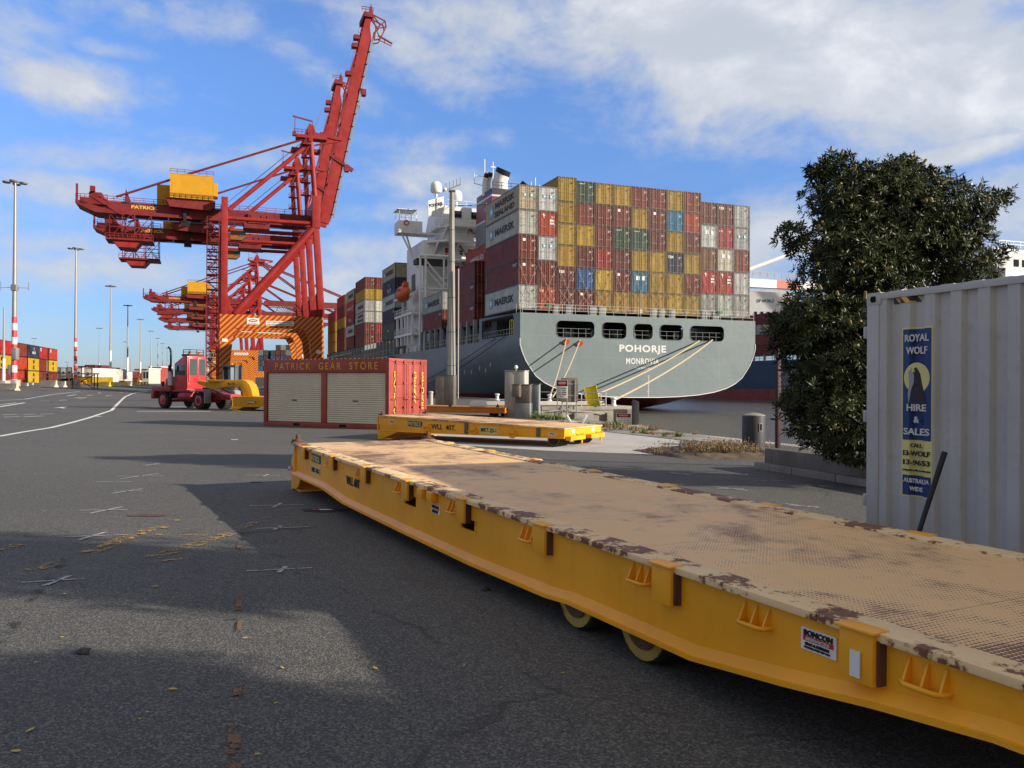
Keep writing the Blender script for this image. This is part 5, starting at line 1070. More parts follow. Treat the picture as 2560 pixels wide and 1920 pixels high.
        d = decal(T, frame((-10.8, -.05, 18.1), (1, 0, 0), (0, 0, 1)), 7.4, 1.25, 'decal_white', 'capacity_sign', .04); text('RATED CAPACITY:50T TWIN SPREADER', 6.6, .34, Matrix.Translation((-.1, .28, .06)), MT['letter_black'], d); text('RATED CAPACITY:60T UNDER HEAVY LIFT BEAM', 6.9, .34, Matrix.Translation((0, -.28, .06)), MT['letter_black'], d)
        decal(T, frame((-.3, -.05, 10.5), (1, 0, 0), (0, 0, 1)), 1.3, 1., 'decal_white', 'notice', .04); d = decal(T, frame((-25., -.05, 13.2), (1, 0, 0), (0, 0, 1)), 1.4, .8, 'decal_white', 'notice', .04)
        k = MB(); k.tube([(-3.6, -.15, 16), (-1.4, -.15, 2)], .09, 6); k.tube([(-GA+3, -.15, 16.6), (-4.5, -.15, 16.3)], .08, 6); k.obj('conduit', MT['hazard_crane'], T)
        for z in (54, 57.5, 61, 64.5, 68): k = MB(); k.box(-5.2, -2.6, .2, 2.4, z, z+.1); k.rail([(-5.2, .2, z), (-2.6, .2, z)], 1.1, .9, .06); k.bar((-4.8, 1., z), (-3., 1., z+3.4), .1, .3); k.obj('ladder_landing', CD, T, smooth=0)
    # apex
    k = MB(); k.box(-6.5, 1.8, 1, 4.5, 70.0, 70.9); k.box(-6.5, 1.8, YF-4.5, YF-1, 70, 70.9); k.prism([(-4.6, 70.5), (-.6, 70.5), (-1.9, 74), (-3., 74.4)], 2, 3.2, 'Y'); k.prism([(-4.6, 70.5), (-.6, 70.5), (-1.9, 74), (-3., 74.4)], YF-3.2, YF-2, 'Y')
    k.bar((-1, 3, 71.8), (6.2, 3, 71.0), 1.0, .8); k.bar((-1.5, 3, 68.6), (5.6, 3, 70.6), .45); k.obj('apex', CR, T, smooth=0)
    k = MB(); k.rail([(-7.2, 1, 70.9), (-2, 1, 70.9)], 1.3, .9, .06); k.bar((-7, 1, 70.9), (-7, 1, 75.2), .16); k.bar((-7.6, 1, 75.6), (-2.2, 1, 74.7), .35); k.bar((-2.2, 1, 74.7), (-2.2, 1, 71), .14); k.box(-7.6, -6.6, .9, 2, 70.3, 71.4); k.obj('apex_platform', CD, T, smooth=0)
    # boom
    a = R_(boom_ang if raised else 0); ca, sa = math.cos(a), math.sin(a); hx, hz = 1.9, 47.6
    def Bp(s_, d): return (hx+ca*s_-sa*(-d)*-1*1, hz+sa*s_+ca*d) if False else (hx+ca*s_-sa*d, hz+sa*s_+ca*d)
    for y0 in (6.2, 11.8):
        k = MB(); k.prism([Bp(0, -1.2), Bp(3, -1.5), Bp(blen-7, -1.5), Bp(blen-4, -.4), Bp(blen, 0), Bp(blen, 1.4), Bp(blen-8, 1.5), Bp(3, 1.5), Bp(0, 1.2)], y0-.55, y0+.55, 'Y'); BG = k.obj('boom_girder', CR if raised else CD, T, smooth=0)
        k = MB(); P = [Bp(2, -2.0), Bp(blen-7, -2.0)]; k.bar((P[0][0], y0-.9, P[0][1]), (P[1][0], y0-.9, P[1][1]), .35, .3); 
        for i in range(14): q_ = Bp(3+i*(blen-10)/14, -1.8); k.box(q_[0]-.3, q_[0]+.3, y0-1., y0+.2, q_[1]-.1, q_[1]+.1)
        k.obj('trolley_rail', MT['galvanised'], BG, smooth=0)
    k = MB()
    for i in range(7): q_ = Bp(4+i*(blen-8)/6, 0); k.bar((q_[0], 6.2, q_[1]), (q_[0], 11.8, q_[1]), .6)
    for s_ in (17, 40): q_ = Bp(s_, -2.6); k.box(q_[0]-.7, q_[0]+.7, 5, 6.8, q_[1]-.9, q_[1]+.9)
    k.obj('boom_tie', CD, T, smooth=0)
    if detail and raised:
        k = MB(); P = [Bp(s_, 1.5) for s_ in (blen*.3, blen-5)]; Lr = Vector((P[1][0]-P[0][0], 0, P[1][1]-P[0][1])); n_ = 26
        for i in range(n_+1):
            c_ = Vector((P[0][0], 5.5, P[0][1]))+Lr*i/n_; o2 = Vector((-sa, 0, ca))*1.1; 
            if i > 12: k.bar(c_, c_+o2, .07)
        c0 = Vector((P[0][0], 5.5, P[0][1]))+Lr*.5; c1 = c0+Lr*.5
        for h_ in (.55, 1.1): k.bar(c0+Vector((-sa, 0, ca))*h_, c1+Vector((-sa, 0, ca))*h_, .07)
        k.obj('boom_rail', CR, T, smooth=0)
        k = MB(); t0 = Bp(blen, .7); k.box(t0[0]-1.6, t0[0]+1.0, 5, 13, t0[1]-1.2, t0[1]+.2); k.rail([(t0[0]-2.2, 5, t0[1]+.2), (t0[0]+1., 5, t0[1]+.2)], 1.3, .8, .07); k.prism([(t0[0]-.2, t0[1]), (t0[0]+1.2, t0[1]), (t0[0]+.6, t0[1]+3.2)], 6, 6.6, 'Y')
        TP = [(.8, -.2), (4.6, -1.6), (4.9, -3.2), (3.2, -7.0), (1.4, -7.6), (1.9, -4.2), (3.2, -3.0)]
        for q_ in (5.4, 8.4):
            for i_ in range(7): u1, u2 = TP[i_], TP[(i_+1) % 7]; k.bar((t0[0]+u1[0], q_, t0[1]+u1[1]), (t0[0]+u2[0], q_, t0[1]+u2[1]), .32)
        for u1, u2 in ((1, 6), (2, 5), (3, 5), (0, 5)): k.bar((t0[0]+TP[u1][0], 5.4, t0[1]+TP[u1][1]), (t0[0]+TP[u2][0], 5.4, t0[1]+TP[u2][1]), .25)
        k.bar((t0[0]+2.6, 5.6, t0[1]-6), (t0[0]+6.8, 5.6, t0[1]-7.8), .45, .4); k.bar((t0[0]+2.4, 5.6, t0[1]-7.2), (t0[0]+6.6, 5.6, t0[1]-8.5), .2); k.bar((t0[0]+4.5, 5.6, t0[1]-6.8), (t0[0]+4.5, 5.6, t0[1]-8), .2)
        for s_ in (8, 10.5, 19): q_ = Bp(blen-s_, 2.4); k.box(q_[0]-1.1, q_[0]+.5, 5, 7, q_[1]-.6, q_[1]+.6)
        k.obj('boom_tip', CD, T, smooth=0)
        k = MB(); q_ = Bp(blen*.55, 1.2); 
        for dy_ in (0, .8, 1.6): k.tube([(-2, 5+dy_, 72), (q_[0]-1.5, 6+dy_*.5, q_[1]+12)], .07, 4)
        for dy_ in (0, 1.4): k.tube([(-3.4, 4+dy_, 70.8), (-25, 5, 50.5)], .06, 4)
        k.obj('hoist_cable', MT['wire'], T, smooth=0)
        k = MB(); q_ = Bp(17, .2); k.bar((q_[0]-2, 5.8, q_[1]+3), (q_[0]+4.6, 5.8, q_[1]-1), .9, 1.); k.obj('boom_latch', CD, T, smooth=0)
        k = MB()
        for i, s_ in enumerate((blen*.42, blen*.6, blen*.78)): q_ = Bp(s_, 1.9); q2 = Bp(s_-12, 2.6); k.bar((q_[0], 6.2, q_[1]), (q2[0], 6.2, q2[1]), .5)
        k.obj('folded_stay', CD, T, smooth=0)
    if not raised:
        for y0 in (6.2, 11.8):
            for e_ in (28, 54): k = MB(); k.tube([(-2, y0, 71.5), (hx+e_, y0, hz+1.6)], .38, 6); k.obj('forestay', CD, T)
        k = MB(); k.box(-14.2, -12.2, 5.5, 12, 30.5, 31.4); k.box(-13.7, -12.7, 7.5, 9.5, 31.4, 33.5); 
        k.obj('spreader', CY, T, smooth=0); k = MB()
        for x in (-15, -14, -12.5, -11.5): k.tube([(x, 8, 33), (x-1, 8, 45)], .07, 4)
        k.obj('hoist_cable', MT['wire'], T, smooth=0)
    return T
def ucr(depth): return (depth-232)/cT+144.6
C0 = ucr(232)
crane(C0, 'nearest tall red quay crane with boom raised and number 9 on its stairs', '9', True)
crane(C0+36.3, 'second red quay crane, boom raised, directly behind the nearest crane', '8', True, 79.5, 55.)
for i, (d, lb) in enumerate(((467, 'nearest of the distant red cranes with booms lowered'), (540, 'second of the distant red cranes with booms lowered'), (617, 'third of the distant red cranes with booms lowered'), (700, 'farthest of the red cranes, beyond all the others'))):
    crane(ucr(d), lb, 'x', False, detail=(i == 0))
def cablereel():
    T = thing('cable_reel', 'large dark cable drum behind the striped portal of the nearest crane', 'cable reel', tuple(Q(-4-6.5, C0+20.6, 0)), TH); k = MB(); n = 28; R0, R1 = 1., 3.9; c = (0, 0, 21.9)
    for i in range(n): a = 2*PI*i/n; b_ = 2*PI*(i+1)/n; k.bar((R0*math.cos(a), 0, c[2]+R0*math.sin(a)), (R1*math.cos(a), 0, c[2]+R1*math.sin(a)), .16); k.bar((R1*math.cos(a), 0, c[2]+R1*math.sin(a)), (R1*math.cos(b_), 0, c[2]+R1*math.sin(b_)), .2)
    k.obj('drum', MT['rusty_iron'], T, smooth=0); k = MB(); k.box(-.6, .6, -.2, .6, 17.5, 22.3); k.box(-.6, .6, -.6, .2, 17, 17.6); k.obj('stand', MT['crane_dark_red'], T)
cablereel()

# ------------------------------------------------------------------ light masts
def maststripe():
    m, t, b = mat('mast_paint'); co = coords(t); s = t.node('ShaderNodeSeparateXYZ'); t.l.new(co, s.inputs[0]); z = s.outputs[2]
    f = t.m('GREATER_THAN', t.m('FRACT', t.m('DIVIDE', z, 1.9)), .5); c = t.mix(f, (.66, .66, .65), (.5, .05, .06)); c = t.mix(t.m('LESS_THAN', z, 9.4), (.3, .28, .27), c); t.l.new(c, b.inputs['Base Color']); b.inputs['Roughness'].default_value = .5
maststripe()
def mast(px, py, d, label, base=None, stripes_=True, head=True, r=.24, hs=1., group='tall light masts along the yard road'):
    top = dp(px, py, d); z0 = gz(top.x, top.y); H = top.z-z0; T = thing('light_mast', label, 'light mast', (top.x, top.y, z0), 0, group)
    k = MB(); lw = min(9.4, H*.36); k.tube([(0, 0, 0), (0, 0, lw)], r*1.25, 10, r*1.1); k.obj('lower_pole', MT['mast_paint'] if stripes_ else MT['mast_white'], T)
    k = MB(); k.tube([(0, 0, lw), (0, 0, H)], r*1.05, 10, r*.5); k.obj('upper_pole', MT['mast_steel'], T)
    if head:
        for i in range(4):
            a = .35+i*PI/2; k = MB(); c_, s_ = math.cos(a)*1.0*hs, math.sin(a)*1.0*hs; k.bar((0, 0, H), (c_*.6, s_*.6, H-.1), .12); k.X = Matrix.Translation((c_, s_, H-.15)) @ Matrix.Rotation(a, 4, 'Z'); k.lathe([(.15, .12), (.52, .08), (.56, -.02), (.45, -.18), (.2, -.22)], n=12); k.obj('floodlight', MT['lamp_grey'], T)
    k = MB(); k.box(-.55, .55, -.55, .55, 0, .9); k.obj('footing', MT['concrete'], T, bevel=.03)
    return T, H
hd = [(38, 453, 112, 'tallest light mast at the far left carrying a cross arm with small sensors'), (190, 619.5, 167, 'second tall light mast from the left with a red and white banded foot'), (277, 714, 234, 'third tall light mast from the left beside the striped mast'), (319.5, 762.5, 291, 'fourth tall mast of the receding row, with a white foot'),
      (351.6, 797.5, 356, 'fifth tall mast of the receding row, above the red tractor'), (377.8, 827, 439, 'sixth tall mast of the receding row, by the cranes'), (394.7, 845, 510, 'seventh tall mast of the receding row, by the cranes'), (406.5, 858, 585, 'eighth tall mast of the receding row, very thin'), (418, 870, 700, 'ninth tall mast of the receding row, very thin'), (427, 878.5, 800, 'tenth and farthest tall mast of the receding row')]
for i, (px, py, d, lb) in enumerate(hd):
    T, H = mast(px, py, d, lb, stripes_=i < 2, r=.3 if i == 0 else .27)
    if i == 0:
        k = MB(); z = H-14.4; k.box(-.35, .35, -.35, .35, z-.4, z+.4); k.bar((-1.7, -.3, z), (1.7, .3, z), .07); k.bar((-1.7, -.3, z-.4), (-1.7, -.3, z+.8), .06); k.bar((1.7, .3, z-.3), (1.7, .3, z+.8), .06); k.obj('sensor_arm', MT['lamp_grey'], T)
        k = MB(); k.box(-.75, -.3, -.3, .1, 1.6, 2.9); k.box(-.1, .5, -.5, .3, 3.6, 5.2); k.obj('switch_box', MT['galvanised'], T, bevel=.03)
for (px, py, d, lb) in ((248.8, 819.7, 396, 'shorter light mast standing between the second and third tall masts'), (86, 845.5, 496, 'distant thin light mast rising behind the left-hand containers'), (313.6, 854, 530, 'shorter light mast just left of the fourth tall mast'), (168, 905, 640, 'tiny distant light mast above the white refrigerated containers')):
    mast(px, py, d, lb, stripes_=False, r=.26)
for (px, py, d, lb) in ((10, 768, 105, 'plain grey pole without lamps at the left edge of the view'), (327, 893, 260, 'slim grey pole without lamps beside the fourth mast')): mast(px, py, d, lb, stripes_=False, head=False, r=.16, group='plain poles')

# ------------------------------------------------------------------ container yard at the left
def yardbox(px, py, d, color, label, rz, L=12.19, H=2.75, mk=''):
    p = dp(px, py, d); z = p.z; return container(label, color, (p.x, p.y, z), rz, L, H, 'containers stacked in the yard on the left')
# the visible long sides run back along the road: five ends deep, three high
yc = [('red', 'yellow', 'brown-red'), ('brown-red', 'orange-red', 'orange-red'), ('navy', 'yellow', 'yellow'), ('red', 'brown-red', 'brown-red'), ('orange-red', 'yellow', 'brown-red')]
x_px = [(-25, 31), (31, 70), (70, 98), (98, 116), (122, 143)]
wall_a = gp(-25, 975); TYs = [('first', ), ]
# a line along the road: fit by depth at the two ends
A_ = dp(-25, 955, 146); Bv = dp(143, 955, 196); dirv = Vector((Bv.x-A_.x, Bv.y-A_.y, 0)); Ltot = dirv.length; dirv.normalize(); rz = math.atan2(dirv.y, dirv.x)-PI/2
def on_line(px):
    r = ray(px, 955); t = (A_.x*dirv.y-A_.y*dirv.x)/(r.x*dirv.y-1*dirv.x); return Vector((r.x*t, t, 0))
for i, (a, b_) in enumerate(x_px):
    pa, pb = on_line(a), on_line(b_); L = (pb-pa).length; g0 = gz(pa.x, pa.y)
    for j in range(3):
        nn = Vector((-dirv.y, dirv.x, 0))*1.22                           # to the left of the line
        c_ = pa+nn*1; z = g0+.05+(2-j)*2.72
        T = container(f"{yc[i][j]} container, {['top', 'middle', 'bottom'][j]} of the {ORD[i]} yard pile from the left edge", yc[i][j], (c_.x, c_.y, z), rz, L, 2.7, 'containers stacked in the yard on the left')
        # faces the road on its right-hand side (+x)
        w = 1.245
        def FY(y, zz): return frame((w, y, zz), (0, 1, 0), (0, 0, 1))
        if yc[i][j] == 'yellow': text('m\nsc', 1.2, 1.9, FY(L*.5, 1.35), MT['letter_black'], T, bold=.04)
        elif yc[i][j] == 'navy': bird(T, FY(L*.5, 1.9), .9); text('ANL CO', L*.3, .55, FY(L*.5, 1.1), MT['letter_white'], T, bold=.04)
        elif j == 0: text('N', .9, .8, FY(L*.2, 2.0), MT['letter_white'], T, bold=.06)
# white refrigerated containers and other distant yard things
def reefer(px0, px1, ytop, d, color, label, H=2.75, unit=True, g='refrigerated containers in the distant yard', ang=0.0, base=None):
    p0, p1 = dp(px0, ytop, d), dp(px1, ytop, d); W = p1.x-p0.x; z0 = p0.z-H; T = thing('refrigerated_container' if unit else 'shipping_container', label, 'container', ((p0.x+p1.x)/2, p0.y, z0), 0, g)
    k = MB(); k.box(-W/2, W/2, 0, 10, 0, H); o = k.obj('walls', MT['box_paint'], T, bevel=.05); o.color = (*CC[color], 1)
    k = MB()
    for x in (-W/2, W/2-.14): k.box(x, x+.14, -.06, .0, 0, H)
    k.box(-W/2, W/2, -.06, 0, H-.14, H); k.box(-W/2, W/2, -.06, 0, 0, .14); o = k.obj('frame', MT['box_paint'], T, smooth=0); o.color = (*[c*.35 for c in CC[color]], 1)
    if unit:
        k = MB(); k.lathe([(.32, 0), (.36, -.05), (.3, -.08), (.05, -.08)], (-W*.05, -.02, H*.5), 'Y', 14); k.obj('fan', MT['black'], T); k = MB(); k.box(-W*.36, W*.36, -.05, -.0, H*.12, H*.3); k.obj('grille', MT['dark_grey'], T, smooth=0)
    return T
for a in [(144,152,918,205,'grey','grey refrigerated container end just right of the yellow and orange pile'),(151.5,167.5,918.5,205,'white','white refrigerated container end left of the second mast'),(168,181,918,205,'grey','grey refrigerated container end directly behind the second mast'),(190,206,919,206,'white','white refrigerated container end right of the second mast'),
          (211,232,920,196,'white','largest white refrigerated container end with a black fan'),(250,262,925,215,'beige','cream refrigerated container end behind the shorter mast'),(264,274,922,222,'white','white refrigerated container end, rightmost of the group'),(282,291,928,235,'white','white container end between the third and fourth masts')]: reefer(*a)
for a in [(232,244,920,210,'white','white container side beside the largest refrigerated unit'),(195,212,915,270,'maroon','dark red container on top behind the refrigerated row'),(212,238,912,272,'brown-red','brown-red container on top, centre of the distant row'),(250,266,918,280,'maroon','maroon container beyond the shorter mast'),(266,281,922,290,'brown-red','brown container beyond the third mast'),
          (290,312,928,300,'maroon','maroon container left of the fourth mast'),(312,326,932,305,'brown-red','brown-red container right of the fourth mast'),(233,249,935,205,'white','lower white container beside the largest refrigerated unit'),(195,231,942,192,'mustard','mustard container on the ground in front of the refrigerated row')]: reefer(*a, unit=False, g='containers in the distant yard')
for i, (a, b_, c_, d_) in enumerate(((192, 206, 950, 188), (293, 312, 941, 240), (331, 341, 945, 230), (345, 362, 955, 215), (228, 266, 962, 175))):
    p0, p1 = dp(a, c_, d_), dp(b_, c_, d_); T = thing('yellow_frame', ['small yellow frame in front of the white refrigerated row', 'yellow steel frame left of the fourth mast', 'yellow machine beyond the fourth mast', 'low yellow trolley frame near the fifth mast', 'long low cream plinth on the ground left of the third mast'][i], 'frame', ((p0.x+p1.x)/2, p0.y, gz(p0.x, p0.y))); W = p1.x-p0.x; H = max(.6, p0.z-gz(p0.x, p0.y)); k = MB()
    mt = MT['crane_yellow'] if i < 4 else MT['barrier']
    if i == 4: k.box(-W/2, W/2, 0, 1, 0, H*.7)
    else:
        for x in (-W/2, W/2-.2, 0): k.box(x, x+.2, 0, .2, 0, H); k.box(x, x+.2, 1.8, 2, 0, H)
        k.box(-W/2, W/2, 0, 2, H-.25, H); k.box(-W/2, W/2, 0, .15, H*.45, H*.6)
    k.obj('body', mt, T, smooth=0)
for i, (a_, b_, c_, col) in enumerate(((144, 160, 946, 'maroon'), (160, 176, 946, 'grey'), (176, 195, 946, 'brown-red'), (205, 222, 950, 'pale grey'), (222, 240, 950, 'beige'), (240, 258, 950, 'grey'), (258, 275, 949, 'brown-red'), (275, 292, 949, 'pale grey'), (292, 312, 950, 'maroon'))): reefer(a_, b_, c_, 206+i*8, col, f"{col} container on the ground under the refrigerated row, {ORD[i]} from the left", unit=False, g='containers in the distant yard')
# steel trestle
T = thing('trestle', 'rusty cross-braced steel trestle behind the concrete barriers', 'trestle', tuple(gp(172, 973)), .2, None); k = MB()
for x in (-3.2, 0, 3.2):
    for y in (0, 1.5): k.bar((x, y, 0), (x, y, 2.1), .12)
for x in (-3.2, 0): k.bar((x, 0, .1), (x+3.2, 0, 2), .1); k.bar((x+3.2, 0, .1), (x, 0, 2), .1)
k.box(-3.4, 3.4, -.1, 1.6, 2.05, 2.2); k.obj('frame', MT['rusty_iron'], T, smooth=0)
# barriers
rr = random.Random(8)
def barrier(px, py, label, rz, L=2.4, yel=False):
    T = thing('barrier', label, 'barrier', tuple(gp(px, py)), rz, 'concrete barriers along the edge of the yard'); k = MB(); k.prism([(-.3, 0), (.3, 0), (.3, .08), (.12, .35), (.08, .82), (-.08, .82), (-.12, .35), (-.3, .08)], -L/2, L/2, 'Y'); k.obj('block', MT['barrier_yellow' if yel else 'barrier'], T, bevel=.02); return T
bl = [(8, 976, 1.35, 3.6, 0), (28, 976, .5, 1.2, 1), (37, 976.5, .4, 1.2, 1), (54, 972, .9, 2, 0), (68, 970, .9, 2, 0), (80, 969, .8, 2, 1), (92, 970, .8, 2, 0), (103, 969, .8, 2, 0), (113, 968.5, .8, 2, 0), (122, 968, .7, 2, 0), (130, 969, .7, 2, 0), (146, 968, .5, 2, 0), (158, 968.5, .5, 2, 0), (168, 968, .4, 2, 0), (175, 967.6, .4, 2, 0), (181, 967.4, .4, 2, 0), (262, 966, .5, 2, 1), (276, 965.5, .5, 2, 1), (287, 965, .5, 3, 0), (300, 964.6, .5, 3, 1), (312, 964.2, .5, 3, 0)]
BO = ORD+['fifteenth','sixteenth','seventeenth','eighteenth','nineteenth','twentieth','last']
for i, (px, py, rz_, L, y_) in enumerate(bl): barrier(px, py, f"{'yellow' if y_ else 'pale concrete'} road barrier, {BO[i]} in the line from the left edge", 1.15 if L > 1.5 else .9, L*1.35, y_)
# wire fence top line and building far right of the road
for (a, b_, y0, d, col_, lb) in ((336, 372, 922, 420, 'barrier', 'long low terminal building with a dark glazed front, far down the road'), (372, 402, 918, 440, 'store_red', 'dark red terminal building behind the tractor, far down the road')):
    p0, p1 = dp(a, y0, d), dp(b_, y0, d); W = p1.x-p0.x; H = p0.z-1.3; T = thing('building', lb, 'building', ((p0.x+p1.x)/2, p0.y, 1.3)); k = MB(); k.box(-W/2, W/2, 0, 14, 0, H); k.obj('wall', MT[col_], T, smooth=0)
    k = MB(); k.box(-W/2-.4, W/2+.4, -.6, 14.4, H, H+.4); k.obj('roof', MT['white_paint'], T, smooth=0)
    for i in range(5): k = MB(); x = -W/2+W*(i+.15)/5; k.box(x, x+W/5*.7, -.05, 0, H*.35, H*.8); k.obj('window', MT['window_dark'], T, smooth=0)
# containers on a far ship/stack seen under the portals
fc = ['pale grey', 'dark green', 'beige', 'brown-red', 'blue', 'green', 'navy', 'grey', 'light blue', 'maroon']
frr = random.Random(21); d = 400; w_ = 12.6
for c in range(8):
    for r in range(5):
        px, py = 645+c*12.6+(6 if c > 1 else 0), 862+r*13.2
        if c < 2 and r < 1: continue
        if r == 0 and c < 3: continue
        p = dp(px+6.3, py+13, d); H = 13.0/F*d; T = thing('shipping_container', f"distant {fc[(c*3+r*7+c*r) % 10]} container under the portal, {ORD[c]} from left, {ORD[r]} row down", 'container', (p.x, p.y, p.z), 0, 'distant containers seen under the crane portals')
        k = MB(); W = 12.2/F*d; k.box(-W/2, W/2, 0, 12, 0, H*.98); o = k.obj('walls', MT['box_paint'], T, smooth=0); cc = CC[fc[(c*3+r*7+c*r) % 10]]; o.color = (*cc, 1)
        k = MB(); [k.box(x, x+.07, -.06, 0, .1, H-.15) for x in (-.8, -.35, .3, .75)]; o = k.obj('lock_rods', MT['galvanised'], T, smooth=0)
T = thing('yard_stack_base', 'low dark deck carrying the distant containers under the portals', 'deck', tuple(dp(695, 950, 402)), 0); k = MB(); k.box(-11, 11, 0, 12, -3, 1.2); k.obj('deck', MT['dark_grey'], T)
# ------------------------------------------------------------------ smaller roll trailers
def on_side(loc, rz, px):                                              # distance along a thing's x axis at which its near side is seen at px
    r = ray(px, 1000); ux, uy = math.cos(rz), math.sin(rz); return (r.x*loc[1]-loc[0]*r.y)/(ux*r.y-uy*r.x)
def small_trailer(label, loc, rz, L, W, h0, h1, th0, th1, mt, deck, wheels=None, foot=True, locks=True, rear=True):
    T = thing('roll_trailer', label, 'roll trailer', loc, rz); hz = lambda x: h0+(h1-h0)*x/L; zb = lambda x: hz(x)-(th0+(th1-th0)*x/L); q = [(0,3,2,1),(4,5,6,7),(0,1,5,4),(1,2,6,5),(2,3,7,6),(3,0,4,7)]
    for yy in (0, W-.05):
        k = MB(); k.add([(0,yy,zb(0)),(L,yy,zb(L)),(L,yy+.05,zb(L)),(0,yy+.05,zb(0)),(0,yy,hz(0)-.02),(L,yy,hz(L)-.02),(L,yy+.05,hz(L)-.02),(0,yy+.05,hz(0)-.02)], q)
        o_ = -.03 if yy == 0 else .03; k.add([(0,yy+o_,zb(0)-.02),(L,yy+o_,zb(L)-.02),(L,yy+.05+o_,zb(L)-.02),(0,yy+.05+o_,zb(0)-.02),(0,yy+o_,zb(0)+.015),(L,yy+o_,zb(L)+.015),(L,yy+.05+o_,zb(L)+.015),(0,yy+.05+o_,zb(0)+.015)], q)
        k.obj('side_beam', mt, T, bevel=.006)
    k = MB(); k.box(0, .05, .05, W-.05, zb(0), h0-.025); k.box(L-.05, L, .05, W-.05, zb(L), h1-.025)
    for i in range(1, 8): x = L*i/8; k.box(x, x+.06, .05, W-.05, zb(x)+.05, hz(x)-.05)
    k.obj('cross_members', mt, T, smooth=0)
    k = MB(); k.add([(-.02,-.035,h0-.02),(L+.02,-.035,h1-.02),(L+.02,W+.035,h1-.02),(-.02,W+.035,h0-.02),(-.02,-.035,h0+.015),(L+.02,-.035,h1+.015),(L+.02,W+.035,h1+.015),(-.02,W+.035,h0+.015)], q); k.obj('deck', deck, T, smooth=0)
    if foot:
        k = MB()
        for yy in (-.02, W-.03): k.prism([(-.06, 0), (.12, 0), (.75, zb(.7)), (-.04, zb(0)), (-.04, h0-.02), (-.1, h0-.05)], yy, yy+.05, 'Y')
        k.box(-.08, .45, 0, W, 0, .03); k.box(-.05, -.02, 0, W, 0, .2); k.obj('front_foot', mt, T, bevel=.005)
    if locks:
        for yy in (.0, W-.12): k = MB(); k.box(-.04, .12, yy, yy+.14, h0+.015, h0+.05); k.lathe([(.05, 0), (.03, .04), (.035, .07), (.012, .11)], (.04, yy+.07, h0+.04), n=8); k.obj('twist_lock', MT['rusty_iron'], T)
    if wheels:
        for x, ylist in wheels:
            for y in ylist:
                k = MB(); k.lathe([(.1, -.085), (.185, -.09), (.2, -.06), (.2, .06), (.185, .09), (.1, .085)], (x, y, .2), 'Y', 22); o = k.obj('wheel', MT['tyre'], T, smooth=40)
                k = MB(); k.lathe([(.03, -.05), (.13, -.05), (.16, -.092), (.17, -.092), (.17, .092), (.16, .092), (.13, .05), (.03, .05)], (x, y, .2), 'Y', 18); k.obj('rim', MT['wheel_dull'], o, smooth=40)
            k = MB(); k.tube([(x, ylist[0], .2), (x, ylist[-1], .2)], .04, 8); k.obj('axle', MT['rusty_iron'], T)
    return T, hz, zb
loc = (-3.987, 24.976, 0); rz = -.537; TY = MT['trailer_orange']
T, hz, zb = small_trailer('short yellow roll trailer with worn timber-coloured deck, parked behind the long one', loc, rz, 6.254, 2.3, .70, .50, .45, .245, MT['trailer_yellow'], MT['worn_timber_deck'], wheels=[(5.9, (.16, .37, .58, 1.6, 1.81, 2.02))])
sl = (.50-.70)/6.254
def FT(x, z, dy=-.004): return frame((x, dy, z), (1, 0, sl), (-sl, 0, 1))
for px in (1068, 1184, 1283):
    x = on_side(loc, rz, px); z = hz(x)-.21; k = MB(); n_ = 14
    k.tube([(x+.13*math.cos(PI+PI*i/n_), -.05, z+.13*math.sin(PI+PI*i/n_)) for i in range(n_+1)], .022, 6); k.box(x-.08, x+.08, -.06, 0, z-.01, z+.07); k.obj('lashing_ring', MT['trailer_yellow'], T)
x = on_side(loc, rz, 1038); d = decal(T, FT(x, hz(x)-.17), .52, .16, 'logo_navy', 'logo_decal'); text('PATRICK', .48, .12, Matrix.Translation((0, 0, .005)), MT['decal_cream'], d, bold=.02)
x = on_side(loc, rz, 1110); text('WLL  40T.', .78, .15, FT(on_side(loc, rz, 1109+7), hz(x)-.19), MT['letter_black'], T, bold=.02) if False else None
x = on_side(loc, rz, 1110); text('WLL  40T.', .86, .15, FT(on_side(loc, rz, 1109), hz(x)-.2), MT['letter_black'], T, bold=.02)
x = on_side(loc, rz, 1222); d = decal(T, FT(x, hz(x)-.19), .58, .2, 'decal_cream', 'number_decal'); text('MRT-20-1', .5, .12, Matrix.Translation((0, 0, .005)), MT['letter_black'], d, bold=.015)
for px, w_ in ((981, .16), (1381, .2)): x = on_side(loc, rz, px); d = decal(T, FT(x, hz(x)-.17), w_, .1, 'decal_white', 'maker_decal'); text('BONCON', w_*.8, .035, Matrix.Translation((0, .02, .005)), MT['letter_black'], d, bold=.02); decal(d, Matrix.Translation((0, -.02, .002)), w_*.8, .02, 'decal_red', 'red_band')
for px in (1167, 1347): x = on_side(loc, rz, px); k = MB(); k.box(x-.055, x+.055, -.04, -.001, zb(x), hz(x)-.02); k.obj('pocket', MT['green_stripe'] if 'green_stripe' in MT else paint('green_stripe', (.11, .12, .06), .6), T)
k = MB(); k.box(6.26, 6.42, .05, .95, .19, .3); k.box(6.26, 6.42, 1.3, 2.2, .19, .3); k.obj('rear_bumper', MT['trailer_yellow'], T, bevel=.01)
for y in (.72, 1.95): k = MB(); k.box(6.25, 6.3, y-.02, y+.1, .3, .33); k.bar((6.28, y, .25), (6.42, y+.1, .35), .03); k.tube([(6.36, y+.1, .08), (6.36, y+.1, .34)], .03, 6); k.obj('hook', MT['trailer_yellow'], T)
for y in (.5, 1.75): decal(T, frame((6.257, y, .41), (0, 1, 0), (0, 0, 1)), .16, .08, 'decal_white', 'maker_decal')
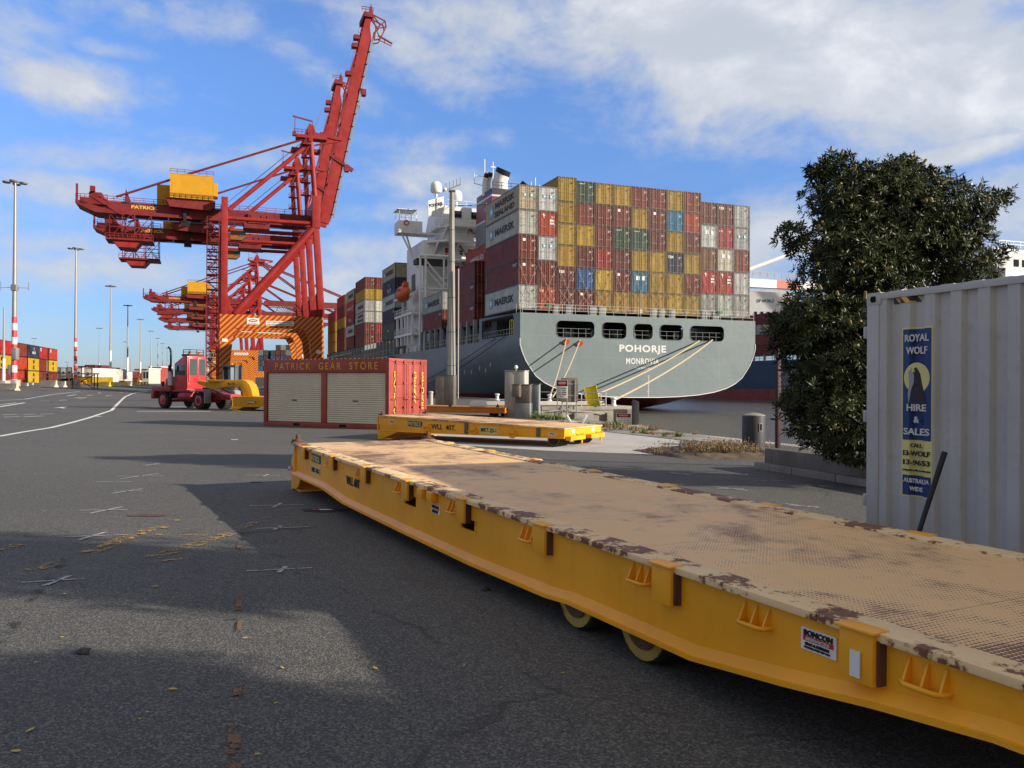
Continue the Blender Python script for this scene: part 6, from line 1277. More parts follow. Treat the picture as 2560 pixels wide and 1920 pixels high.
# orange flatbed behind it
loc = tuple(gp(1020, 1040)); loc = (-6.2, 44.6, 0); rz = -.42
T, hz, zb = small_trailer('orange flatbed roll trailer standing beyond the gear store with a concrete block on it', loc, rz, 6.4, 2.2, .50, .46, .32, .24, TY, MT['trailer_orange'], wheels=[(5.6, (.3, .55, 1.6, 1.9))], locks=False)
for x, y in ((3.2, .1), (5.9, .2), (6.2, 1.9), (4.3, 1.9)): k = MB(); k.lathe([(.08, 0), (.1, .05), (.05, .1), (.03, .16)], (x, y, .5), n=8); k.obj('twist_lock', MT['rusty_iron'], T)
T = thing('concrete_block', 'white tapered concrete block resting on the orange flatbed', 'block', (-1.75, 43.3, .51), -.3); k = MB(); k.prism([(-.42, 0), (.42, 0), (.33, .3), (-.33, .3)], -.3, .3, 'Y'); k.obj('block', MT['white_paint'], T, bevel=.03)
# yellow trailer being towed, with its gooseneck
p = gp(583, 1027); loc = (p.x, p.y, 0); rz = -.2
T, hz, zb = small_trailer('yellow roll trailer hitched to the curved gooseneck, half hidden by the gear store', loc, rz, 7.5, 2.3, .86, .8, .6, .5, MT['crane_yellow'], MT['trailer_yellow'], wheels=[(6.8, (.3, .55, 1.6, 1.9))], locks=False)
d = decal(T, frame((1.2, -.035, .52), (1, 0, 0), (0, 0, 1)), .55, .14, 'logo_navy', 'logo_decal'); text('PATRICK', .5, .1, Matrix.Translation((0, 0, .005)), MT['decal_cream'], d, bold=.02)
G = thing('gooseneck', 'curved yellow gooseneck beam linking the red tractor to a low trailer', 'gooseneck', loc, rz)
k = MB(); k.prism([(-2.75, 1.82), (-2.7, 1.62), (-1.95, 1.33), (-1.5, 1.3), (-.9, 1.42), (0, 1.48), (.2, 1.36), (.3, 1.1), (.34, .88), (1.0, .88), (.93, 1.25), (.78, 1.58), (.55, 1.8), (.25, 1.88), (-.6, 1.84), (-1.0, 1.74), (-1.9, 1.72)], .5, 1.35, 'Y'); k.obj('beam', MT['crane_yellow'], G, bevel=.03)
k = MB(); k.prism([(-1.95, 1.72), (-1.0, 1.74), (-.75, 1.86), (-1.85, 1.88)], .3, 1.5, 'Y'); k.obj('top_plate', MT['crane_yellow'], G, bevel=.02); text('WLL 121T', .5, .16, frame((-.42, .495, 1.62), (1, 0, .05), (-.05, 0, 1)), MT['letter_black'], G, bold=.03)
k = MB(); k.tube([(.1, .9, .88), (.1, .9, 1.4)], .04, 6); k.obj('stay', MT['rusty_iron'], G)

# ------------------------------------------------------------------ red terminal tractor
TR = thing('terminal_tractor', 'red terminal tractor with a raised cab and silver exhaust, facing away to the left', 'tractor', (-19.0, 52.76, 0), R_(145.4)); r1, r2 = MT['tractor_red'], MT['tractor_dark_red']
for (x, y, w_, d2) in ((3.82, .95, .36, 0), (3.82, -.95, .36, 0), (0, .95, .6, 1), (0, -.95, .6, 1)):
    s_ = 1 if y > 0 else -1; k = MB(); h = w_/2; k.lathe([(.3, -h), (.48, -h), (.54, -h+.06), (.54, h-.06), (.48, h), (.3, h)], (x, y-s_*(h-.15), .54), 'Y', 26)
    for i in range(24): a = 2*PI*i/24; k.box(x+.52*math.cos(a)-.03, x+.52*math.cos(a)+.03, y-s_*(h-.15)-h+.02, y-s_*(h-.15)+h-.02, .54+.52*math.sin(a)-.03, .54+.52*math.sin(a)+.03)
    o = k.obj('wheel', MT['tyre'], TR, smooth=40); k = MB(); yo = y+s_*.15
    if d2: k.lathe([(.33, -.02*s_), (.33, .02*s_), (.29, .035*s_), (.24, .035*s_), (.22, .012*s_), (.05, .012*s_)], (x, yo, .54), 'Y', 22)
    else: k.lathe([(.32, -.02*s_), (.32, .015*s_), (.28, .025*s_), (.2, .015*s_), (.15, .05*s_), (.05, .06*s_)], (x, yo, .54), 'Y', 22); [k.lathe([(.02, .0), (.025, .03*s_)], (x+.2*math.cos(i*PI/4), yo, .54+.2*math.sin(i*PI/4)), 'Y', 6) for i in range(8)]
    RM = k.obj('rim', r1, o)
    k = MB(); k.lathe([(.19, .013*s_), (.19, .017*s_), (.05, .02*s_)], (x, yo, .54), 'Y', 18); k.obj('hub_recess', MT['black'], TR) if d2 else None
k = MB(); k.box(-1.9, 4.6, .2, .45, .62, .92); k.box(-1.9, 4.6, -.45, -.2, .62, .92); k.box(-1.7, -1.4, -.4, .4, .65, .85); k.tube([(0, -.8, .54), (0, .8, .54)], .12, 8); k.tube([(3.82, -.8, .5), (3.82, .8, .5)], .09, 8); k.obj('chassis', r2, TR)
k = MB(); k.box(2.95, 5.0, -1.15, 1.15, 1.1, 1.42); k.box(4.7, 5.0, -1.2, 1.2, .62, 1.12); k.box(4.2, 4.7, -.9, .9, .9, 1.1); k.obj('front_fender', r2, TR, bevel=.03)
k = MB(); k.prism([(2.75, 1.42), (4.6, 1.42), (4.55, 1.9), (4.1, 2.05), (2.75, 2.15)], -.85, .45, 'Y'); k.obj('hood', r2, TR, bevel=.05)
k = MB(); k.prism([(1.4, 1.2), (2.8, 1.2), (2.8, 2.9), (2.2, 3.2), (1.85, 3.38), (1.4, 3.38)], -.45, .95, 'Y'); CAB = k.obj('cab', r1, TR, bevel=.05)
k = MB(); k.box(1.62, 2.65, .93, .958, 2.15, 2.82); k.obj('side_window', MT['glass'], CAB, bevel=.004); k = MB(); k.box(2.79, 2.81, -.3, .8, 2.2, 2.82); k.obj('windscreen', MT['glass'], CAB)
for y0, y1 in ((.27, .8), (-.33, .13)):
    k = MB(); k.box(1.355, 1.41, y0-.07, y1+.07, 1.7, 3.3); D_ = k.obj('rear_door', r1, CAB, bevel=.02); k = MB(); k.box(1.345, 1.357, y0, y1, 2.15, 3.2); k.obj('window', MT['glass'], D_)
k = MB(); k.box(1.5, 2.3, -.35, .75, 3.38, 3.52); k.rail([(1.5, -.3, 3.5), (1.5, .7, 3.5), (2.2, .7, 3.5)], .3, .5, .02); k.obj('roof_rack', MT['rusty_iron'], TR)
for y in (.6, -.1): k = MB(); k.lathe([(.09, 0), (.09, .12), (.05, .17)], (1.7, y, 3.52), n=10); k.obj('beacon', MT['amber'], TR)
for y in (.82,): k = MB(); k.lathe([(.1, 0), (.1, -.08)], (1.9, y, 3.2), 'Y', 12); k.obj('work_light', MT['decal_white'], TR)
k = MB(); k.tube([(3.15, .98, 1.5), (3.15, .98, 2.55)], .17, 16); k.obj('muffler', MT['chrome'], TR)
k = MB(); k.tube([(3.15, .98, .75), (3.1, .98, 1.1), (3.15, .98, 1.5)], .08, 10); k.tube([(3.15, .98, 2.55), (3.12, .98, 3.6), (3.2, .98, 3.85), (3.4, .98, 3.98)], .065, 10); k.obj('exhaust_pipe', MT['black'], TR)
k = MB(); k.lathe([(.1, 0), (.3, .02), (.34, .08), (.34, 1.3), (.3, 1.36), (.1, 1.38)], (.85, .78, .8), 'X', 20); k.obj('air_tank', r2, TR, smooth=40)
k = MB(); k.box(.9, 3.0, .3, 1.05, 1.1, 1.22); k.box(1.4, 2.8, -.9, 1.0, 1.1, 1.25); k.obj('running_board', r2, TR, bevel=.02)
k = MB(); k.prism([(-1.9, .95), (-.9, 1.05), (1.2, 1.3), (1.2, 1.15), (-.9, .85), (-1.9, .75)], -.55, .55, 'Y'); k.obj('tail_frame', r2, TR, bevel=.02)
k = MB(); k.prism([(-.6, .95), (.6, .95), (.5, .62), (-.5, .62)], -2.02, -1.9, 'X'); o = k.obj('tail_plate', r1, TR, bevel=.015)
for y in (-.42, 0.25, .42): k = MB(); k.lathe([(.06, 0), (.07, -.03), (.04, -.05)], (-2.02, y, .79), 'X', 10); k.obj('tail_light', MT['decal_white' if y == .25 else 'sign_red'], o)
k = MB(); k.box(-.35, .45, -.5, .5, 1.25, 1.38); k.prism([(-1.5, 1.0), (-.5, 1.3), (-.35, 1.3), (-1.3, .95)], -.5, -.35, 'Y'); k.prism([(-1.5, 1.0), (-.5, 1.3), (-.35, 1.3), (-1.3, .95)], .35, .5, 'Y'); k.obj('fifth_wheel', MT['black'], TR)
for y in (1.1, -1.1): k = MB(); k.prism([(-.75, 1.15), (.75, 1.15), (.7, 1.2), (-.75, 1.2)], y-.3, y+.15, 'Y'); k.box(-.8, -.72, y-.35, y+.1, .4, 1.15); k.obj('mudguard', MT['galvanised'], TR)
k = MB(); k.box(4.45, 4.6, -1.0, -.75, 1.42, 2.7); k.box(4.4, 4.5, .6, .8, 1.42, 1.75); k.obj('front_post', r2, TR)
k = MB(); k.tube([(2.9, 1.0, 2.2), (2.95, 1.2, 2.6), (2.9, 1.2, 2.9)], .02, 6); k.box(2.85, 2.95, 1.12, 1.3, 2.4, 2.8); k.obj('mirror', MT['black'], TR)
k = MB()
for i in range(14): a = i*.9; k.tube([(2.6-.0*i, 1.0+.06*math.cos(a), 1.75+i*.02), (2.58, 1.0+.06*math.cos(a+.9), 1.77+i*.02)], .012, 5)
k.obj('air_hose', MT['blue_trim'], TR)
# far tractor window frame under the portal: a straddle of another vehicle
p = gp(571, 1006); V = thing('terminal_tractor', 'dark second tractor cab with two clear windows, behind the yellow gooseneck', 'tractor', (p.x, p.y, 0), -.2)
k = MB(); k.box(-.62, -.5, 0, 1.2, 1.2, 3.15); k.box(-.06, .06, 0, .1, 1.2, 3.1); k.box(.5, .62, 0, 1.2, 1.2, 3.15); k.box(-.62, .62, 0, 1.2, .9, 1.9); k.box(-.66, .66, -.05, 1.25, 3.05, 3.25); k.obj('cab', MT['dark_grey'], V, bevel=.03)
k = MB(); k.box(-2.4, 1.6, -.2, 1.3, .6, .95); k.obj('chassis', MT['tractor_dark_red'], V, bevel=.03)
for x in (-1.9, 1.2): k = MB(); k.lathe([(.3, -.2), (.5, -.2), (.5, .2), (.3, .2)], (x, 0, .5), 'Y', 18); k.obj('wheel', MT['tyre'], V)
for y in (.2, .7): k = MB(); k.lathe([(.08, 0), (.08, .12), (.04, .16)], (.2, y, 3.25), n=10); k.obj('beacon', MT['amber'], V)

# ------------------------------------------------------------------ quay furniture
def pole():
    T = thing('antenna_pole', 'tall octagonal grey pole with antennas on top, in front of the ship', 'pole', (-4.96, 67.28, 0), .2)
    k = MB(); N_ = 8; H = 17.3; k.tube([(0, 0, 0), (0, 0, H)], .41, 8, .19); k.obj('shaft', MT['pole_grey'] if 'pole_grey' in MT else paint('pole_grey', (.27, .26, .24), .7, .15, streak=.2), T, smooth=0)
    for z in (3.2, 5.9, 8.7, 11.6, 14.2): k = MB(); k.lathe([(.41-.22*z/H+.02, -.02), (.41-.22*z/H+.02, .02)], (0, 0, z), n=8); k.obj('joint_band', MT['dark_grey'], T, smooth=0)
    k = MB(); k.box(-.24, .24, -.24, .24, H, H+.12); k.bar((-.75, -.5, H-.1), (.75, .5, H+.75), .12); k.obj('crossarm', MT['dark_grey'], T)
    for i in range(5): t_ = -.9+.45*i; k = MB(); k.tube([(.7*t_+.1, .45*t_, H+.35+.4*t_), (.7*t_+.1, .45*t_, H+.95+.4*t_)], .025, 5); k.obj('antenna', MT['dark_grey'], T)
    k = MB(); k.lathe([(.12, -.1), (.17, 0), (.1, .14)], (-.62, -.4, H+.05), n=10); k.obj('camera', MT['white_paint'], T)
    k = MB(); k.tube([(.52, -.5, .5), (.5, -.5, 11)], .05, 6); k.obj('conduit', MT['cream_paint'], T)
pole()
def cabinet(px0, px1, ytop, ybot, label, mt, dp_=.6, base=None, split=False, extra=None, d=None, name='cabinet', rz=-.25):
    c_ = gp((px0+px1)/2, ybot) if d is None else dp((px0+px1)/2, ybot, d); d_ = c_.y; W = (px1-px0)/F*d_; H = (ybot-ytop)/F*d_
    T = thing(name, label, 'cabinet', (c_.x, c_.y, max(0, c_.z) if d else 0), rz); W *= .86
    zb_ = 0; k = MB(); k.box(-W/2, W/2, 0, dp_, base or 0, H); B_ = k.obj('body', MT[mt], T, bevel=.015)
    if base: k = MB(); k.box(-W/2*1.02, W/2*1.02, -.02, dp_+.02, 0, base); k.obj('plinth', MT['grey_paint'], T, bevel=.01)
    n_ = 2 if split else 1
    for i in range(n_):
        a = -W/2+W*i/n_+.02; b_ = -W/2+W*(i+1)/n_-.02; k = MB(); k.box(a, b_, -.025, 0, (base or 0)+.05, H-.05); D_ = k.obj('door', MT[mt], B_, bevel=.008); k = MB(); x = b_-.08 if i == 0 else a+.05; k.box(x, x+.03, -.06, -.02, (base or 0)+(H-(base or 0))*.45, (base or 0)+(H-(base or 0))*.55); k.obj('handle', MT['dark_grey'], D_)
    k = MB(); k.box(-W/2-.03, W/2+.03, -.05, dp_+.03, H, H+.03); k.obj('roof', MT[mt], T); return T, W, H
cabinet(1083, 1139, 939, 1013, 'brown-grey double-door cabinet at the foot of the tall pole', 'steel', .7, split=True)
T, W, H = cabinet(1256, 1316, 927, 1043, 'tallest pale grey cabinet with a small dome light on top, left of the cabinet group', 'cream_paint', .9, .3, True); k = MB(); k.tube([(0, .3, H), (0, .3, H+.1)], .02, 6); k.lathe([(.05, 0), (.1, .05), (.09, .14), (.02, .2)], (0, .3, H+.1), n=10); k.obj('dome_light', MT['white_paint'], T)
cabinet(1284, 1328, 962, 1046, 'stainless steel box cabinet on a grey plinth in front of the tall one', 'steel', .45, .75)
cabinet(1327, 1349, 961, 1044, 'narrow blue-grey cabinet at the right of the cabinet group', 'grey_paint', .35, .35, d=41.8)
cabinet(1278, 1300, 962, 993, 'small wall-mounted stainless box with a bronze side, left of the stainless cabinet', 'steel', .5, d=40.4, name='junction_box')
def qthing(name, label, cat, px, py, rz=TH, z=None): p = gp(px, py, z); return thing(name, label, cat, tuple(p), rz), p
# white guard rail on the quay end
T = thing('quay_railing', 'white two-bar railing along the end of the quay platform', 'railing', (0, 0, 0)); a, b_, c_ = gp(1347, 1014), gp(1515, 1018), gp(1455, 1013)
k = MB(); P = [a, a.lerp(b_, .36), a.lerp(b_, .65), b_]
for p in P+[a.lerp(b_, .93)]: k.bar(p, p+Vector((0, 0, 1.12)), .06)
for h in (1.1, .55): k.bar(a+Vector((0, 0, h)), b_+Vector((0, 0, h)), .06)
k.obj('rail', MT['white_paint'], T, smooth=0)
# end wall of the platform: buttresses and timber
T = thing('quay_end_wall', 'stained concrete end wall of the quay platform below the railing', 'wall', tuple(Q(-10.1, -31.62)), TH); k = MB(); k.box(0, 8.1, -.12, -.01, -4, .02); k.box(8.0, 8.16, -.2, 3, -3, .02)
for x in (2.6, 5.4): k.box(x, x+1.6, -.5, -.12, -3, -.5)
k.box(0, 8.1, -.2, -.12, -.28, .02); k.obj('wall', MT['old_concrete'], T, bevel=.02); k = MB(); k.tube([(.5, -.3, -.35), (2, -.35, -.25), (4, -.3, -.4), (5.5, -.3, -.62), (7, -.3, -.4)], .035, 6); k.obj('pipe', MT['cream_paint'], T)
T = thing('quay_kerb_beam', 'low white-topped kerb beam on the quay behind the railing', 'kerb', tuple(Q(-14, -27.5)), TH); k = MB(); k.box(0, 11.4, 0, .5, 0, .32); k.obj('beam', MT['concrete'], T, bevel=.02)
# danger signs
def sign(label, px0, px1, y0, y1, ybase, back=False, rz=0., d=None, low=False):
    c_ = gp((px0+px1)/2, ybase) if d is None else dp((px0+px1)/2, ybase, d); dd = c_.y; W = (px1-px0)/F*dd; z1 = dp(0, y0, dd).z; z0 = dp(0, y1, dd).z; T = thing('danger_sign' if not back else 'sign_panel', label, 'sign', (c_.x, c_.y, min(0, c_.z)), rz); zz = T.location.z
    z0 -= zz; z1 -= zz; H = z1-z0; k = MB(); k.box(-W/2, W/2, -.02, .0, z0, z1); B_ = k.obj('panel', MT['steel' if back else 'decal_white'], T, bevel=.006)
    k = MB()
    for x in ((-W*.42, W*.42) if not low else (0,)): k.tube([(x, .03, 0), (x, .03, z1-.05)], .028, 8)
    if back: k.box(-W/2, W/2, -.05, -.02, z0+H*.25, z0+H*.3); k.box(-W/2, W/2, -.05, -.02, z0+H*.72, z0+H*.77); k.tube([(W*.3, -.06, z0), (W*.3, -.06, z1-.1)], .03, 6)
    k.obj('post', MT['galvanised'], T)
    if not back:
        M = lambda z, o=0.: frame((0, -.0225-o, z), (1, 0, 0), (0, 0, 1)); k = MB(); k.box(-W*.48, W*.48, -.024, -.0205, z0+H*.66, z1-.01); k.obj('header', MT['letter_black'], B_, smooth=0)
        k = MB(); k.prism([(W*.42*math.cos(a*PI/12), H*.12*math.sin(a*PI/12)) for a in range(24)], 0, .003, 'Z'); link('oval', k.mesh('oval', MT['sign_red'], smooth=0), B_, M(z1-H*.16, .003)); text('DANGER', W*.62, H*.10, M(z1-H*.16, .008), MT['letter_white'], B_, bold=.015)
        for i, s_ in enumerate(['CATHODIC PROTECTION', 'CONTROL EQUIPMENT', 'DO NOT INTERFERE', 'AUTHORISED PERSONS', 'ONLY'] if not low else ['NO UNAUTHORISED', 'PERSONS BEYOND', 'THIS POINT']):
            text(s_, W*(.8-.1*(i == 4)*4), H*.065, M(z0+H*(.56-.115*i if not low else .54-.17*i), .002), MT['letter_black'], B_, bold=.01)
    return T
sign('white danger sign with red oval on twin posts, in front of the quay rail', 1391, 1419, 943, 988, 1047, rz=-.15)
sign('blank grey back of a larger sign panel right behind the danger sign', 1402, 1445, 937, 998, 1043, True, rz=.1)
sign('low danger sign on a concrete slab beside the dark fender post', 1541, 1577, 1026, 1053, 1062, rz=.0, low=True)
T = thing('concrete_slab', 'upright concrete slab carrying the low danger sign', 'slab', (gp(1560, 1062).x, gp(1560, 1062).y+.12, -.4), 0); k = MB(); k.box(-.42, .42, 0, .15, 0, 1.05); k.obj('slab', MT['old_concrete'], T, bevel=.02)
T = thing('fender_post', 'black fender post at the corner of the river bank', 'post', (gp(1590, 1063).x, gp(1590, 1063).y+.1, -.6), 0); k = MB(); k.box(-.14, .14, 0, .2, 0, 1.55); k.prism([(-.16, 1.5), (-.1, 1.66), (.12, 1.58), (.14, 1.5)], 0, .18, 'Y'); k.obj('post', MT['drum_black'], T, bevel=.02)
T = thing('boarding_ramp', 'bright yellow steel ramp standing tilted on the quay behind the railing', 'ramp', tuple(gp(1486, 1016)), -.1); k = MB(); k.X = Matrix.Rotation(-.22, 4, 'Y'); k.box(-.5, .5, .1, .2, 0, 1.6); k.box(-.5, -.42, -.15, .2, 0, 1.6); k.box(.42, .5, -.15, .2, 0, 1.6); [k.box(-.4, .4, .0, .1, .2+i*.45, .24+i*.45) for i in range(4)]; k.obj('ramp', MT['bright_yellow'], T, bevel=.01)
T = thing('trestle_block', 'white moulded U-shaped block lying on the grassy bank', 'block', tuple(gp(1441, 1059)), -.1); k = MB(); k.prism([(-.46, .36), (-.38, .38), (-.22, .12), (.22, .12), (.38, .38), (.48, .36), (.3, 0), (-.32, 0)], -.12, .12, 'Y'); k.obj('block', MT['white_paint'], T, bevel=.03)
T = thing('pipe_stub', 'short white vertical pipe between the gear store and the pole cabinet', 'pipe', tuple(gp(1077, 1013)), 0); k = MB(); k.lathe([(.17, 0), (.17, .95), (.2, .96), (.2, 1.08), (.1, 1.12)], n=14); k.obj('pipe', MT['cream_paint'], T)
# black drum
p = gp(1892, 1117); T = thing('litter_drum', 'black cylindrical drum with a pale lid and a square slot by the water', 'drum', (p.x, p.y+.3, 0), 0); k = MB(); k.lathe([(.31, 0), (.31, .82), (.3, .835)], n=28); k.obj('body', MT['drum_black'], T); k = MB(); k.lathe([(.31, .835), (.305, .855), (.2, .89), (.06, .915), (.01, .92)], n=28); k.obj('lid', MT['old_concrete'], T)
k = MB(); k.X = Matrix.Rotation(.35, 4, 'Z'); k.box(-.05, .05, -.32, -.29, .42, .64); o = k.obj('slot_frame', MT['galvanised'], T); k = MB(); k.X = Matrix.Rotation(.35, 4, 'Z'); k.box(-.035, .035, -.324, -.3, .44, .62); k.obj('slot', MT['dark_void'], T)
# planter wall
a, b_ = Vector((5.02, 16.45, 0)), Vector((6.6, 11.6, 0)); d_ = (b_-a); L = d_.length; rz = math.atan2(d_.y, d_.x)
T = thing('planter_wall', 'weathered timber sleeper wall holding back soil below the tree', 'retaining wall', tuple(a), rz); k = MB(); k.box(0, L, 0, .22, .13, .42); k.obj('sleeper', MT['timber_wall'], T, bevel=.015); k = MB(); [k.box(x, x+1.18, -.1, .2, -.02, .13) for x in (-.2, 1.0, 2.2, 3.4)]; k.obj('kerb_stone', MT['old_concrete'], T, bevel=.012)
k = MB(); pts = [(0, .2), (L, .2), (L, 6), (0, 3.6)]; M_ = Matrix.Translation(a) @ Matrix.Rotation(rz, 4, 'Z'); k.add([M_ @ Vector((x, y, .36)) for x, y in pts]+[M_ @ Vector((x, y, -.1)) for x, y in pts], [(0,1,2,3),(0,4,5,1),(1,5,6,2),(2,6,7,3),(3,7,4,0)]); struct(k.obj('planter_soil', MT['timber_wall'], smooth=0))
# soil mound with dry weeds
k = MB(); c0 = gp(1800, 1142); rr = random.Random(6); nx, ny = 26, 14
for i in range(nx+1):
    for j in range(ny+1):
        u_, v_ = i/nx*2-1, j/ny*2-1; e_ = max(0, 1-u_*u_)*max(0, 1-v_*v_); x = c0.x+u_*1.45+v_*-.5; y = c0.y+.6+v_*1.35; k.v.append((x+rr.uniform(-.03, .03), y+rr.uniform(-.03, .03), -.01+.19*e_**.6*(1+rr.uniform(-.3, .3))))
for i in range(nx):
    for j in range(ny): a_ = i*(ny+1)+j; k.f.append((a_, a_+ny+1, a_+ny+2, a_+1)); k.mi.append(0)
struct(k.obj('soil_mound', MT['dirt'] if 'dirt' in MT else paint('dirt', (.12, .085, .055), .95, .4, sc=4, bmp=.8), smooth=60))
def weeds(name, label, cx, cy, sx, sy, n_, h, mt, seed, zf=lambda x, y: 0., w_=.005, heads=False, mask=None):
    rr = random.Random(seed); k = MB(); nc = max(4, n_//34); cl = [(cx+rr.gauss(0, sx*.45), cy+rr.gauss(0, sy*.45), rr.uniform(.35, 1.25), rr.uniform(.05, .16)) for _ in range(nc)]
    for c in range(n_):
        X, Y, hs, sp_ = rr.choice(cl); x = X+rr.gauss(0, sp_*.6); y = Y+rr.gauss(0, sp_*.6); z = zf(x, y); hh = h*hs*rr.uniform(.35, 1.2); a = math.atan2(y-Y, x-X)+rr.uniform(-.9, .9); le = hh*rr.uniform(.15, 1.3); w = w_*rr.uniform(.5, 1.5); wx, wy = -math.sin(a)*w, math.cos(a)*w
        mx, my = x+math.cos(a)*le*.35, y+math.sin(a)*le*.35; tx, ty = x+math.cos(a)*le, y+math.sin(a)*le; tz = z+hh*rr.uniform(.75, 1.)
        k.add([(x-wx, y-wy, z), (x+wx, y+wy, z), (mx+wx*.8, my+wy*.8, z+hh*.6), (mx-wx*.8, my-wy*.8, z+hh*.6), (tx, ty, tz)], [(0,1,2,3), (3,2,4)])
        if heads and rr.random() < .5:
            for q_ in range(2): px_, py_, pz_ = x+math.cos(a)*le*.8, y+math.sin(a)*le*.8, z+(tz-z)*.9; b_ = rr.uniform(0, 2*PI); s_ = rr.uniform(.008, .02); k.add([(px_, py_, pz_), (px_+math.cos(b_)*s_*2, py_+math.sin(b_)*s_*2, pz_+s_), (px_+math.cos(b_+1)*s_, py_+math.sin(b_+1)*s_, pz_+s_*2)], [(0,1,2)])
    o = k.obj(name, MT[mt], smooth=0); o['label'] = label; o['category'] = 'grass'; o['kind'] = 'stuff'; return o
weeds('dry_weeds', 'tangle of dry straw-coloured weeds on the mound by the drum', c0.x-.05, c0.y+.4, 1.2, .7, 3800, .27, 'dry_grass', 1, heads=True, zf=lambda x, y: .05)
weeds('green_weeds', 'few green weeds among the dry ones on the mound', gp(1762, 1138).x, gp(1762, 1138).y+.4, .25, .2, 160, .24, 'green_grass', 2)
def bankline(x, y): return True
A0, A1 = gp(1360, 1052), gp(1600, 1072)
for i, (px, py, n_, h, mt, lb) in enumerate([(1352, 1046, 500, .34, 'green_grass', 'green tuft of grass at the foot of the right-hand cabinet'), (1385, 1050, 700, .3, 'green_grass', 'green grass growing below the danger signs'), (1425, 1056, 220, .2, 'green_grass', 'green grass around the white U-shaped block'), (1480, 1062, 350, .16, 'dry_grass', 'dry grass on the bank below the concrete wall'), (1530, 1068, 500, .22, 'dry_grass', 'dry grass in front of the low danger sign'),
        (1585, 1075, 600, .22, 'dry_grass', 'dry grass around the black fender post'), (1560, 1070, 200, .3, 'green_grass', 'green stalks in front of the low danger sign'), (1640, 1085, 500, .12, 'dry_grass', 'dry grass thinning out along the water edge'), (1704, 1092, 160, .2, 'green_grass', 'lone green tuft at the water edge'), (1605, 1083, 200, .25, 'green_grass', 'green stalks right of the fender post')]):
    p = gp(px, py); weeds('bank_grass', lb, p.x, p.y, 1.1 if mt == 'dry_grass' else .5, .8 if mt == 'dry_grass' else .35, n_, h, mt, 30+i, w_=.01)

# ------------------------------------------------------------------ trees
def rosette_tree(T, blobs, n_, seed, size=.16, core=.25):
    rr = random.Random(seed); V = []; Fs = []
    vol = [a*b_*c_ for (_, _, _, a, b_, c_) in blobs]; tot = sum(v**.75 for v in vol); anchors = []
    for bi, (cx, cy, cz, ax, ay, az_) in enumerate(blobs):
        m_ = int(n_*vol[bi]**.75/tot)
        for _ in range(m_):
            d = Vector((rr.gauss(0, 1), rr.gauss(0, 1), rr.gauss(0, 1))).normalized(); lump = 1+.16*math.sin(d.x*5+bi)*math.cos(d.z*6+bi*2)+rr.uniform(-.08, .08)
            r_ = (core+(1-core)*rr.random()**.42)*lump; P = Vector((cx+d.x*ax*r_, cy+d.y*ay*r_, cz+d.z*az_*r_))
            if P.z < .3: P.z = .3+rr.random()*.3
            ax_ = (d*.8+Vector((rr.uniform(-.6, .6), rr.uniform(-.6, .6), rr.uniform(-.1, .9)))).normalized(); anchors.append((P, ax_))
    for P, ax_ in anchors:
        a = ax_.orthogonal().normalized(); b_ = ax_.cross(a); nl = rr.randint(7, 11); s0 = size*rr.uniform(.75, 1.25); ph = rr.uniform(0, 6)
        for i in range(nl):
            t_ = ph+i*2.4; el_ = rr.uniform(.05, .85); dr = (a*math.cos(t_)+b_*math.sin(t_))*math.cos(el_)+ax_*math.sin(el_); L = s0*rr.uniform(.7, 1.1); w = dr.cross(ax_).normalized()*L*.13; nrm = w.cross(dr).normalized()*L*.05; B0_ = P-ax_*s0*.25*(i/nl)
            n0 = len(V); m_ = B0_+dr*L*.55; V += [B0_, m_+w-nrm, B0_+dr*L-nrm*2, m_-w-nrm, m_+nrm*.6]; Fs += [(n0, n0+1, n0+4), (n0+1, n0+2, n0+4), (n0+2, n0+3, n0+4), (n0+3, n0, n0+4)]
    me = bpy.data.meshes.new('crown'); me.from_pydata([tuple(v) for v in V], [], Fs); me.materials.append(MT['leaf']); me.update(); link('crown', me, T)
    k = MB()
    for P, ax_ in anchors[::26]: L = rr.uniform(.09, .14); k.tube([P+ax_*.02, P+ax_*L], [.028, .02], 6)
    if size < .2: k.obj('flower_spikes', MT['flower_spike'], T)['kind'] = 'stuff'
    return anchors
def limbs(T, base, tops, r0, seed):
    rr = random.Random(seed); k = MB()
    for tp_ in tops:
        p, q = Vector(base), Vector(tp_); pts = [p.lerp(q, i/7)+Vector((rr.uniform(-.08, .08), rr.uniform(-.08, .08), .25*math.sin(PI*i/7))) for i in range(8)]; pts[0] = p; k.tube(pts, r0, 8, r0*.18)
        for _ in range(6): i = rr.randint(3, 6); e_ = pts[i]+Vector((rr.uniform(-.7, .7), rr.uniform(-.7, .7), rr.uniform(.1, .8))); k.tube([pts[i], pts[i].lerp(e_, .5)+Vector((0, 0, .08)), e_], r0*.3, 6, r0*.08)
    return k.obj('trunk', MT['bark'], T)
def tpx_(px, py, d, rx, ry, rd): p = dp(px, py, d); return (p.x, p.y, p.z, rx/F*d, rd, ry/F*d)
